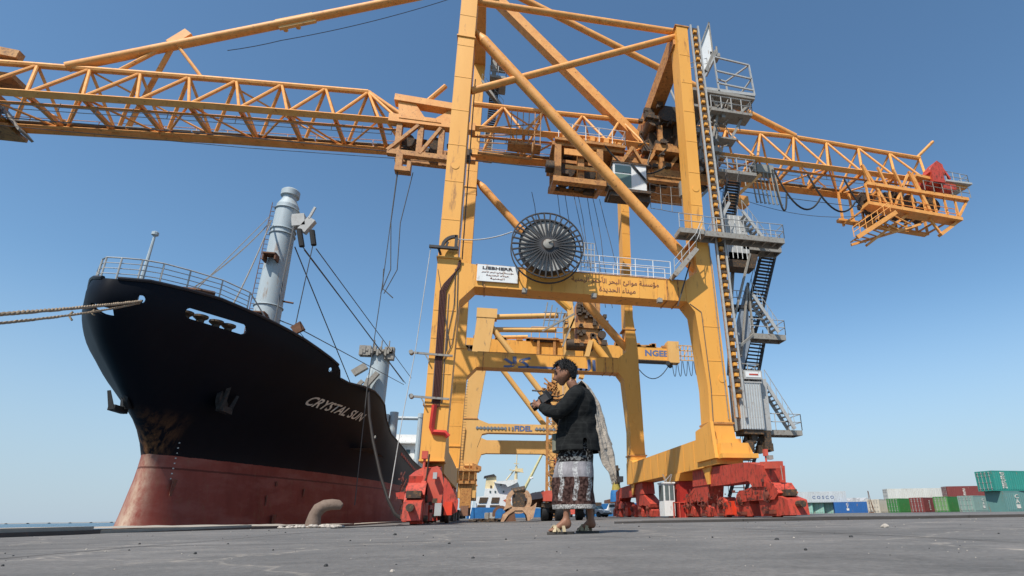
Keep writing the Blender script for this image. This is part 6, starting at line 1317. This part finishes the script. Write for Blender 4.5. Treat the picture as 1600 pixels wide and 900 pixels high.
# near hand wraps the lens barrel from the side: fingers go over its front and under
hl = hand('L', (.292, .118, 1.106), (.322, .092, 1.128), [(.350, .078, 1.160), (.357, .080, 1.142), (.359, .082, 1.124), (.352, .084, 1.106)],
          ([(.366, .050, 1.178), (.374, .050, 1.158), (.376, .052, 1.136), (.368, .056, 1.112)], [(.362, .014, 1.186), (.372, .010, 1.164), (.374, .012, 1.140), (.364, .020, 1.110)]), [(.312, .078, 1.160), (.318, .050, 1.180), (.326, .022, 1.192)])
hr = hand('R', (.226, -.046, 1.142), (.238, -.018, 1.162), [(.262, -.002, 1.196), (.256, .010, 1.184), (.250, .018, 1.170), (.244, .024, 1.154)],
          ([(.280, .022, 1.208), (.274, .038, 1.190), (.266, .046, 1.172), (.256, .046, 1.154)], [(.276, .050, 1.206), (.272, .062, 1.186), (.266, .066, 1.168), (.258, .060, 1.152)]), [(.228, .004, 1.186), (.236, .026, 1.198), (.250, .046, 1.202)])
body.append([J('wl_'), J('Lw')]); body.append([J('wr_'), J('Rw')]); body += hl+hr
# legs: hip, knee, ankle, foot
for t_, hip, kn, an, hl_, bl_, toe in (('l', (0, .085, .74), (.055, .09, .42), (.050, .098, .085), (.018, .084, .048), (.135, .142, .036), (.19, .16, .030)),
                                       ('r', (-.06, -.085, .74), (-.12, -.08, .42), (-.165, -.075, .085), (-.195, -.058, .048), (-.095, -.125, .036), (-.06, -.15, .030))):
    body.append([J('pel'), J('hip'+t_, hip, .085), J('kn'+t_, kn, .050), J('cf'+t_, tuple(a+(b-a)*.3 + (-.012 if i == 0 else 0) for i, (a, b) in enumerate(zip(kn, an))), .046), J('lc'+t_, tuple(a+(b-a)*.72 for a, b in zip(kn, an)), .029), J('an'+t_, an, .029), J('in'+t_, tuple((a+b)/2+(.018 if i == 2 else 0) for i, (a, b) in enumerate(zip(an, bl_))), (.030, .034)), J('bl'+t_, (bl_[0], bl_[1], .046), (.026, .042))])
    body.append([J('an'+t_), J('he'+t_, hl_, .027)])
    for i, (dy, dx) in enumerate(((-.030, .045), (-.013, .05), (.002, .045), (.017, .036), (.030, .024))):
        dy2 = dy if t_ == 'l' else -dy; qq = .45 if t_ == 'l' else -.55; body.append([J('bl'+t_), J('to%s%d' % (t_, i), (bl_[0]+.020, bl_[1]+dy2*.8+.02*qq, .040), .014 if i else .018), J('tt%s%d' % (t_, i), (bl_[0]+.022+dx*.88, bl_[1]+dy2+dx*qq, .033), .010 if i else .014)])
bo_ = skin_mesh('body', body, SK, man)
# head: sculpted from a sphere and joined into the same mesh
bm = bmesh.new(); bmesh.ops.create_uvsphere(bm, u_segments=40, v_segments=32, radius=1)
HC = V((.075, 0, 1.448))
def g3(p, c_, s_): return math.exp(-sum(((a-b)/w_)**2 for a, b, w_ in zip(p, c_, s_)))
for v in bm.verts:
    x, y, z = v.co; a = V((x*.098, y*.074, z*.122))
    if z < 0: a.x += .012*(-z); a.y *= 1-.34*(-z)**1.5
    if x < .45 and z < -.05: a.x -= (x-.45)*.098*(.62*(-z-.05)); a.z += .045*max(0, -z-.25)*max(0, .45-x)
    # brow, eye hollows, nose, lips, chin, cheek
    a.x += .010*g3((y, z), (0, .22), (.6, .10)) if x > 0 else 0
    if x > 0:
        a.x -= .013*g3((y, z), (.42, .06), (.2, .12))+.013*g3((y, z), (-.42, .06), (.2, .12))
        a.x += .030*g3((y, z), (0, -.26), (.16, .13))+.016*g3((y, z), (0, -.06), (.12, .2))
        a.x += .010*g3((y, z), (0, -.50), (.28, .045))+.009*g3((y, z), (0, -.60), (.26, .045))-.006*g3((y, z), (0, -.55), (.3, .02))
        a.x += .012*g3((y, z), (0, -.82), (.3, .12))
        a.y += .006*math.copysign(1, y)*g3((abs(y), z), (.75, -.25), (.3, .25))
    v.co = a
HR = Euler((0, R(14), 0)).to_matrix()
for s_ in (-1, 1):                              # ears
    r_ = bmesh.ops.create_uvsphere(bm, u_segments=12, v_segments=8, radius=1); 
    for v in r_['verts']: p = v.co; v.co = V((-.010+p.x*.014-.005*p.z, s_*(.071+p.y*.008+.004*p.x*-1), -.012+p.z*.027))
for v in bm.verts: v.co = HR @ v.co + HC
me = bpy.data.meshes.new('h'); bm.to_mesh(me); bm.free()
bm = bmesh.new(); bm.from_mesh(bo_.data); bm.from_mesh(me); bm.to_mesh(bo_.data); bm.free(); bo_.data.polygons.foreach_set('use_smooth', [True]*len(bo_.data.polygons))
eye = quick('eye', (.03, .02, .02), .3)
for s_ in (-1, 1):
    q = MB(); c_ = HR @ V((.084, s_*.031, .008)) + HC; q.lathe(c_, [(.002, -.008), (.010, -.005), (.0125, 0), (.010, .005), (.002, .008)], 12); o = q.build('eye', eye, man); o.scale = (.6, 1, .8)
    q = MB(); q.path([HR @ V((.094, s_*.016, .030)) + HC, HR @ V((.094, s_*.032, .036)) + HC, HR @ V((.082, s_*.050, .030)) + HC], .004, 5); q.build('eyebrow', 'black', man)
q = MB(); q.path([HR @ V((.098, -.018, -.066)) + HC, HR @ V((.106, 0, -.067)) + HC, HR @ V((.098, .018, -.066)) + HC], .0045, 6); q.build('lips', quick('lip', (.17, .07, .055), .5), man)
# hair: shell over the skull with many small tufts
hairm = mat('black_hair', (.012, .010, .010), .5, (.004, .004, .004), 60, .9, bump=.8, bsc=140, spec=.3)
bm = bmesh.new(); bmesh.ops.create_uvsphere(bm, u_segments=48, v_segments=32, radius=1); kill = []
for v in bm.verts:
    x, y, z = v.co; front = x > .40 and z < .60-.2*(x-.45); side = x > .05 and z < .18 and abs(y) > .3; low = z < -.62; nap = x > -.25 and z < .02
    if front or side or low or nap: kill.append(v)
    nn = 1.0+.03*noise.noise(v.co*6)+.025*noise.noise(v.co*14)
    a = V((x*.110, y*.086, z*.134))*nn
    if z > .4 and x > .1: a.x += .014; a.z += .006
    if z < 0 and x < 0: a.x *= 1+.22*z; a.y *= 1+.15*z
    v.co = HR @ a + HC + V((-.004, 0, .006))
bmesh.ops.delete(bm, geom=kill, context='VERTS')
me = bpy.data.meshes.new('hair'); bm.to_mesh(me); bm.free()
q = MB(); q.add([v.co.copy() for v in me.vertices], [tuple(p.vertices) for p in me.polygons]); rr = random.Random(5); bpy.data.meshes.remove(me)
for i in range(1100):
    a, b = rr.uniform(0, 2*math.pi), rr.uniform(-.35, 1); c_ = math.sqrt(1-b*b); d = V((c_*math.cos(a), c_*math.sin(a), b))
    if (d.x > .45 and d.z < .45) or (d.x > 0 and d.z < .15) or (d.x > -.25 and d.z < .05): continue
    p = HR @ V((d.x*.110+(.014 if d.z > .4 and d.x > .1 else 0), d.y*.086, d.z*.134)) + HC + V((-.004, 0, .006)); s_ = (HR @ d)
    tdir = (s_*.6+V((rr.uniform(-.5, .9), rr.uniform(-.6, .6), rr.uniform(-.5, .2)))).normalized()*(.010+.026*rr.random()**1.5*(d.z > .1)); w_ = s_.cross(tdir).normalized()*.004
    q.add([p-w_, p+w_, p+tdir], [(0, 1, 2)])
q.build('hair', hairm, man, smooth=80)
# clothing: rings of (centre x, centre y, z, half depth, half width), wrinkled by noise
def garment(name, rings, m, amp=.006, nu=44, solid=.006, fold=None, openf=None, seed=0, sub=4, pow_=1.0):
    rs = []
    for a, b in zip(rings, rings[1:]):
        for k_ in range(sub): rs.append(tuple(a[i]+(b[i]-a[i])*(k_/sub) for i in range(5)))
    rs.append(rings[-1]); vs = []
    for j, (cx, cy, z, rx, ry) in enumerate(rs):
        for i in range(nu):
            a = 2*math.pi*i/nu; ca, sa = math.cos(a), math.sin(a); e = (abs(ca)**2.4+abs(sa)**2.4)**(-1/2.4)
            k_ = 1+(fold(a, z) if fold else 0); p = V((cx+rx*ca*e*k_, cy+ry*sa*e*k_, z))
            w_ = amp*(noise.noise(V((p.x*9, p.y*9, z*14+seed)))+.6*noise.noise(V((p.x*22, p.y*22, z*30+seed)))); p += V((ca, sa, .15))*w_; vs.append(p)
    fs = [(j*nu+i, j*nu+(i+1) % nu, (j+1)*nu+(i+1) % nu, (j+1)*nu+i) for j in range(len(rs)-1) for i in range(nu) if not (openf and openf(2*math.pi*(i+.5)/nu, (rs[j][2]+rs[j+1][2])/2))]
    me = bpy.data.meshes.new(name); me.from_pydata([tuple(v) for v in vs], [], fs); o = bpy.data.objects.new(name, me); COL.objects.link(o)
    sd = o.modifiers.new('s', 'SOLIDIFY'); sd.thickness = solid; sd.offset = 1; su = o.modifiers.new('u', 'SUBSURF'); su.levels = 1
    bpy.context.view_layer.update(); d_ = bpy.context.evaluated_depsgraph_get(); m2_ = bpy.data.meshes.new_from_object(o.evaluated_get(d_), depsgraph=d_); bpy.data.objects.remove(o)
    m2_.materials.clear(); m2_.materials.append(m); m2_.polygons.foreach_set('use_smooth', [True]*len(m2_.polygons)); o = bpy.data.objects.new(name, m2_); COL.objects.link(o); o.parent = man; WL[o] = V(); return o
def cloth(name, cols, kind):
    m = mat(name, (.1, .1, .1), .9, spec=.1); t = m.node_tree; N = t.nodes; L = t.links; b = N['Principled BSDF']; tc = N.new('ShaderNodeTexCoord'); sx = N.new('ShaderNodeSeparateXYZ'); L.new(tc.outputs['Object'], sx.inputs[0])
    def mix(f, a, c):
        x = N.new('ShaderNodeMix'); x.data_type = 'RGBA'; L.new(f, x.inputs[0]) if not isinstance(f, float) else setattr(x.inputs[0], 'default_value', f)
        for s_, v in ((6, a), (7, c)): 
            if isinstance(v, tuple): x.inputs[s_].default_value = (*v, 1)
            else: L.new(v, x.inputs[s_])
        return x.outputs[2]
    def mth(op, a, c=None):
        x = N.new('ShaderNodeMath'); x.operation = op
        for i, v in enumerate((a, c)):
            if v is None: continue
            if isinstance(v, (int, float)): x.inputs[i].default_value = v
            else: L.new(v, x.inputs[i])
        return x.outputs[0]
    def nz(sc, lo, hi, c0=(0, 0, 0), c1=(1, 1, 1), det=4, mp=(1, 1, 1)):
        q = N.new('ShaderNodeMapping'); q.inputs['Scale'].default_value = mp; L.new(tc.outputs['Object'], q.inputs[0])
        n = N.new('ShaderNodeTexNoise'); n.inputs['Scale'].default_value = sc; n.inputs['Detail'].default_value = det; L.new(q.outputs[0], n.inputs['Vector'])
        r = N.new('ShaderNodeValToRGB'); r.color_ramp.elements[0].position = lo; r.color_ramp.elements[1].position = hi; r.color_ramp.elements[0].color = (*c0, 1); r.color_ramp.elements[1].color = (*c1, 1); L.new(n.outputs['Fac'], r.inputs[0]); return r.outputs[0]
    if kind == 'jacket':
        base = nz(22, .3, .7, (.009, .0095, .010), (.018, .019, .0185))
        for ax, sc in (('Z', 20), ('Y', 17)):
            f = mth('GREATER_THAN', mth('FRACT', mth('MULTIPLY', sx.outputs[ax], sc)), .88); base = mix(mth('MULTIPLY', f, .35), base, (.030, .031, .030))
    else:
        z = sx.outputs['Z']; orn = nz(60, .48, .54, det=3); grey = nz(14, .35, .65, (.17, .16, .165), (.32, .30, .31), mp=(1, 1, .3)); brown = nz(40, .40, .62, (.026, .013, .011), (.105, .058, .048), det=3)
        col = mix(mth('GREATER_THAN', z, .475), brown, grey)
        # upright ornament panels woven down the cloth
        for x0, w_ in ((.095, .019), (-.035, .021), (-.150, .016)):
            wav = mth('MULTIPLY', mth('SINE', mth('MULTIPLY', z, 26)), .010); d_ = mth('ABSOLUTE', mth('SUBTRACT', sx.outputs['X'], mth('ADD', wav, x0)))
            inp = mth('MULTIPLY', mth('LESS_THAN', d_, w_), mth('GREATER_THAN', z, .275)); inn = mth('MULTIPLY', inp, mth('GREATER_THAN', sx.outputs['Y'], -.3)); col = mix(mth('MULTIPLY', inn, mth('ADD', mth('MULTIPLY', orn, .6), .15)), col, (.50, .50, .48))
        col = mix(mth('GREATER_THAN', z, .605), col, mix(nz(45, .50, .57, det=2), (.012, .010, .010), (.16, .16, .155)))
        hem = mth('MULTIPLY', mth('LESS_THAN', z, .245), 1.0); col = mix(hem, col, mix(nz(120, .4, .6), (.12, .11, .10), (.48, .46, .43)))
        base = col
    L.new(base, b.inputs['Base Color'])
    n3 = N.new('ShaderNodeTexNoise'); n3.inputs['Scale'].default_value = 18; n3.inputs['Detail'].default_value = 5; L.new(tc.outputs['Object'], n3.inputs['Vector']); bp = N.new('ShaderNodeBump'); bp.inputs['Strength'].default_value = .6; bp.inputs['Distance'].default_value = .012; L.new(n3.outputs['Fac'], bp.inputs['Height']); L.new(bp.outputs[0], b.inputs['Normal'])
    return m
JM = cloth('dark_checked_wool', None, 'jacket'); SM = cloth('patterned_wrap_cloth', None, 'sarong')
vent = lambda a, z: z < .80 and abs(a-R(112)) < R(5.5) and z < .80
garment('sarong', [(-.02, 0, .205, .185, .155), (-.01, 0, .30, .182, .16), (-.005, 0, .40, .182, .165), (.0, 0, .48, .180, .168), (-.015, 0, .58, .165, .165), (-.025, 0, .70, .150, .158), (-.03, 0, .80, .14, .15)], SM, .010, fold=lambda a, z: .065*math.sin(3*a+.7+z*3)*max(0, 1-(z-.2)/.55)+.032*math.sin(8*a+z*9)*max(0, 1-(z-.2)/.5)+(.05*math.exp(-((z-.50)/.05)**2)*max(0, math.cos(a-R(150)))), seed=3)
jr = [(-.040, 0, .700, .215, .195), (-.040, 0, .78, .205, .19), (-.042, 0, .88, .188, .182), (-.045, 0, .98, .172, .180), (-.050, 0, 1.08, .165, .190), (-.055, 0, 1.16, .148, .200), (-.062, 0, 1.215, .118, .185), (-.055, 0, 1.265, .100, .118), (-.042, 0, 1.290, .064, .070), (-.034, 0, 1.305, .060, .064)]
jk = garment('jacket', jr, JM, .013, openf=vent, seed=9)
def sleeve(pts, seed):
    n = 20; vs = []; P_ = []
    for (a, ra), (b, rb) in zip(pts, pts[1:]):
        for k_ in range(5): P_.append((V(a).lerp(V(b), k_/5), ra+(rb-ra)*k_/5))
    P_.append((V(pts[-1][0]), pts[-1][1])); mb = MB(); rad = [r_ for _, r_ in P_]; mb.path([p for p, _ in P_], .05, n, rad)
    for i, v in enumerate(mb.v):
        c_ = P_[min(i//n, len(P_)-1)][0]; d = (v-c_).normalized() if (v-c_).length > 0 else V((0, 0, 1)); v += d*(.010*noise.noise(V((v.x*14, v.y*14, v.z*14+seed)))+.006*math.sin(i//n*1.9+d.z*3)*noise.noise(V((v.x*20, 3, v.z*20))))
    return mb.build('sleeve', JM, jk, smooth=80)
sleeve([((-.055, .135, 1.235), .072), ((-.03, .175, 1.20), .078), ((.045, .215, 1.10), .070), ((.120, .235, 1.025), .062), ((.19, .195, 1.045), .056), ((.262, .142, 1.085), .045), ((.282, .128, 1.098), .041)], 2)
sleeve([((-.055, -.135, 1.235), .072), ((-.03, -.17, 1.19), .076), ((.05, -.20, 1.09), .066), ((.115, -.205, 1.02), .060), ((.165, -.14, 1.06), .052), ((.205, -.07, 1.12), .042)], 6)
# collar, lapel, pocket flap, shirt tail
q = MB(); c0 = [(-.105, 0, 1.318), (-.072, .058, 1.308), (-.015, .070, 1.282), (.04, .055, 1.235), (.080, .04, 1.17)]
for a, b in zip(c0, c0[1:]): q.beam(a, b, .018, .050, up=(.3, .4, 1))
c0 = [(x, -y, z) for x, y, z in c0]
for a, b in zip(c0, c0[1:]): q.beam(a, b, .018, .050, up=(.3, -.4, 1))
q.build('collar', JM, jk, smooth=80); q = MB(); q.beam((.045, .182, .875), (.135, .125, .86), .012, .055, up=(0, .3, 1)); q.build('pocket_flap', JM, jk)
q = MB(); q.tube((.165, .02, .86), (.150, .08, .70), .028, 8, .034); q.build('shirt_hem', quick('olive_grey_shirt', (.16, .16, .12), .9), man)
# scarf: a folded strip over the far shoulder hanging down the back
scm = mat('cream_cotton_scarf', (.50, .43, .35), .9, (.28, .23, .18), 12, .9, bump=.6, bsc=30, streak=.3)
def ribbon(rows, m, name, par, amp=.01, seed=0, nu=14, thick=.01):
    vs = []; rows2 = []
    for (a, b), (c_, d_) in zip(rows, rows[1:]):
        for k_ in range(6): rows2.append((V(a).lerp(V(c_), k_/6), V(b).lerp(V(d_), k_/6)))
    rows2.append((V(rows[-1][0]), V(rows[-1][1])))
    for j, (a, b) in enumerate(rows2):
        for i in range(nu+1):
            p = a.lerp(b, i/nu); n_ = (b-a).cross(V((.2, 0, -1))).normalized(); p += n_*(amp*math.sin(i/nu*math.pi*4+j*.12+seed)+.5*amp*noise.noise(p*16)); vs.append(p)
    me = bpy.data.meshes.new(name); me.from_pydata([tuple(v) for v in vs], [], [(j*(nu+1)+i, j*(nu+1)+i+1, (j+1)*(nu+1)+i+1, (j+1)*(nu+1)+i) for j in range(len(rows2)-1) for i in range(nu)]); o = bpy.data.objects.new(name, me); COL.objects.link(o)
    sd = o.modifiers.new('s', 'SOLIDIFY'); sd.thickness = thick; sd.offset = 0; su = o.modifiers.new('u', 'SUBSURF'); su.levels = 1
    bpy.context.view_layer.update(); dg_ = bpy.context.evaluated_depsgraph_get(); m2_ = bpy.data.meshes.new_from_object(o.evaluated_get(dg_), depsgraph=dg_); bpy.data.objects.remove(o)
    m2_.materials.clear(); m2_.materials.append(m); m2_.polygons.foreach_set('use_smooth', [True]*len(m2_.polygons)); o = bpy.data.objects.new(name, m2_); COL.objects.link(o); o.parent = par; WL[o] = V(); return o
sc_ = ribbon([((.06, -.14, 1.12), (.075, -.05, 1.14)), ((-.0, -.13, 1.27), (.02, -.02, 1.30)), ((-.075, -.13, 1.34), (-.07, .03, 1.375)), ((-.165, -.12, 1.31), (-.12, .07, 1.315)), ((-.25, -.12, 1.18), (-.18, .07, 1.16)), ((-.30, -.11, 1.02), (-.21, .08, .98)), ((-.325, -.10, .88), (-.225, .08, .86)), ((-.36, -.08, .78), (-.265, .07, .70))], scm, 'scarf', man, .016, 1)
ribbon([((-.25, -.04, 1.06), (-.195, .09, 1.04)), ((-.31, -.03, .92), (-.215, .09, .88)), ((-.355, -.03, .80), (-.235, .08, .70)), ((-.385, -.03, .68), (-.275, .06, .58)), ((-.385, -.02, .56), (-.325, .05, .52)), ((-.385, -.01, .49), (-.352, .03, .44))], scm, 'scarf_end', sc_, .012, 3)
q = MB(); rr = random.Random(8)
for i in range(26): p = V((-.35-.035*i/26, -.01+.04*rr.random(), .46+.03*i/26)); q.path([p, p+V((rr.uniform(-.01, .01), 0, -.025)), p+V((rr.uniform(-.015, .015), 0, -.05))], .0022, 4)
q.build('fringe', scm, sc_)
# sandals
solem = quick('dark_sandal_sole', (.07, .06, .05), .8); strapm = quick('tan_sandal_strap', (.50, .40, .24), .7)
def sandal(cx, cy, ang, L, flip):
    q = MB(); out = []; n = 28
    for i in range(n):
        a = 2*math.pi*i/n; x = math.cos(a)*L/2; w_ = .048 if math.cos(a) > 0 else .036; out.append(V((x, math.sin(a)*w_+flip*.006*math.cos(a), 0)))
    Rz = Matrix.Rotation(ang, 3, 'Z'); T = V((cx, cy, .002)); o_ = [Rz @ p+T for p in out]; q.prism(o_, (0, 0, .020)); s1 = q.build('sandal', solem, man, smooth=30)
    q = MB()
    def arc(x, y0, y1, h, x2=None): x2 = x if x2 is None else x2; return [Rz @ V((x+(x2-x)*t_, y0+(y1-y0)*t_, .022+h*math.sin(math.pi*t_)))+T for t_ in [k_/10 for k_ in range(11)]]
    for x, x2, h, w_ in ((.072, .028, .046, .024), (.028, .072, .047, .024), (-.006, -.016, .066, .022)):
        pts_ = arc(x, -.046, .046, h, x2)
        for a_, b_ in zip(pts_, pts_[1:]): q.beam(a_, b_+(b_-a_)*.1, w_*1.25, .008, up=(((a_.x+b_.x)/2-(Rz @ V((x, 0, 0))+T).x)*.6, (a_.y+b_.y)/2-(Rz @ V((x, 0, 0))+T).y, .03))
    q.build('strap', strapm, s1)
sandal(.096, .124, R(24), .25, 1); sandal(-.125, -.106, R(-31), .25, -1)
man.location = MP; man.rotation_euler = (0, 0, math.pi-YAW)
# the video camera in his hands
M['camera_black'] = mat('matt_black_camera', (.008, .008, .009), .45, spec=.3)
vc = thing('video_camera', 'black handheld video camera held in front of the man in both hands', 'camera', (0, 0, 0))
A = V((.262, .022, 1.195)); d = V((.78, 0, -.52)).normalized(); mb = MB(); mb.beam(A-d*.068, A+d*.060, .088, .096, up=(0, 0, 1)); cb = mb.build('camera_body', 'camera_black', vc)
bm = bmesh.new(); bm.from_mesh(cb.data); bmesh.ops.bevel(bm, geom=bm.edges[:], offset=.012, segments=3, affect='EDGES'); bm.to_mesh(cb.data); bm.free()
mb = MB(); mb.beam(A+V((0, .046, 0))-d*.03, A+V((0, .046, 0))+d*.04, .006, .06, up=(0, 0, 1)); mb.build('side_screen', 'dark', cb)
mb = MB(); mb.tube(A+d*.055, A+d*.10, .036, 20); mb.tube(A+d*.10, A+d*.145, .041, 20, .044); mb.build('lens', 'camera_black', vc); q = MB(); q.tube(A+d*.144, A+d*.148, .036, 20); q.build('lens_glass', 'glass', vc)
mb = MB(); mb.beam(A+V((.02, 0, .052)), A+V((-.02, 0, .078)), .04, .03); mb.beam(A-d*.045+V((0, 0, .02)), A-d*.07+V((0, 0, .03)), .03, .03); mb.build('viewfinder', 'black', cb)
mb = MB(); mb.tube(A+V((.045, .01, .075)), A+V((.125, .01, .082)), .008, 8); mb.tube(A+V((.0, .0, .06)), A+V((.03, .01, .076)), .008, 6); mb.build('microphone', 'dark', cb)
mb = MB(); mb.path([A+V((-.05, -.03, .035)), A+V((-.11, -.05, .03)), A+V((-.17, -.06, .055))], .006, 5); mb.path([A+V((-.05, -.03, .01)), A+V((-.11, -.05, -.01)), A+V((-.15, -.08, .02)), A+V((-.19, -.10, .06))], .005, 5); mb.build('strap', 'black', cb)
vc.location = MP; vc.rotation_euler = (0, 0, math.pi-YAW)
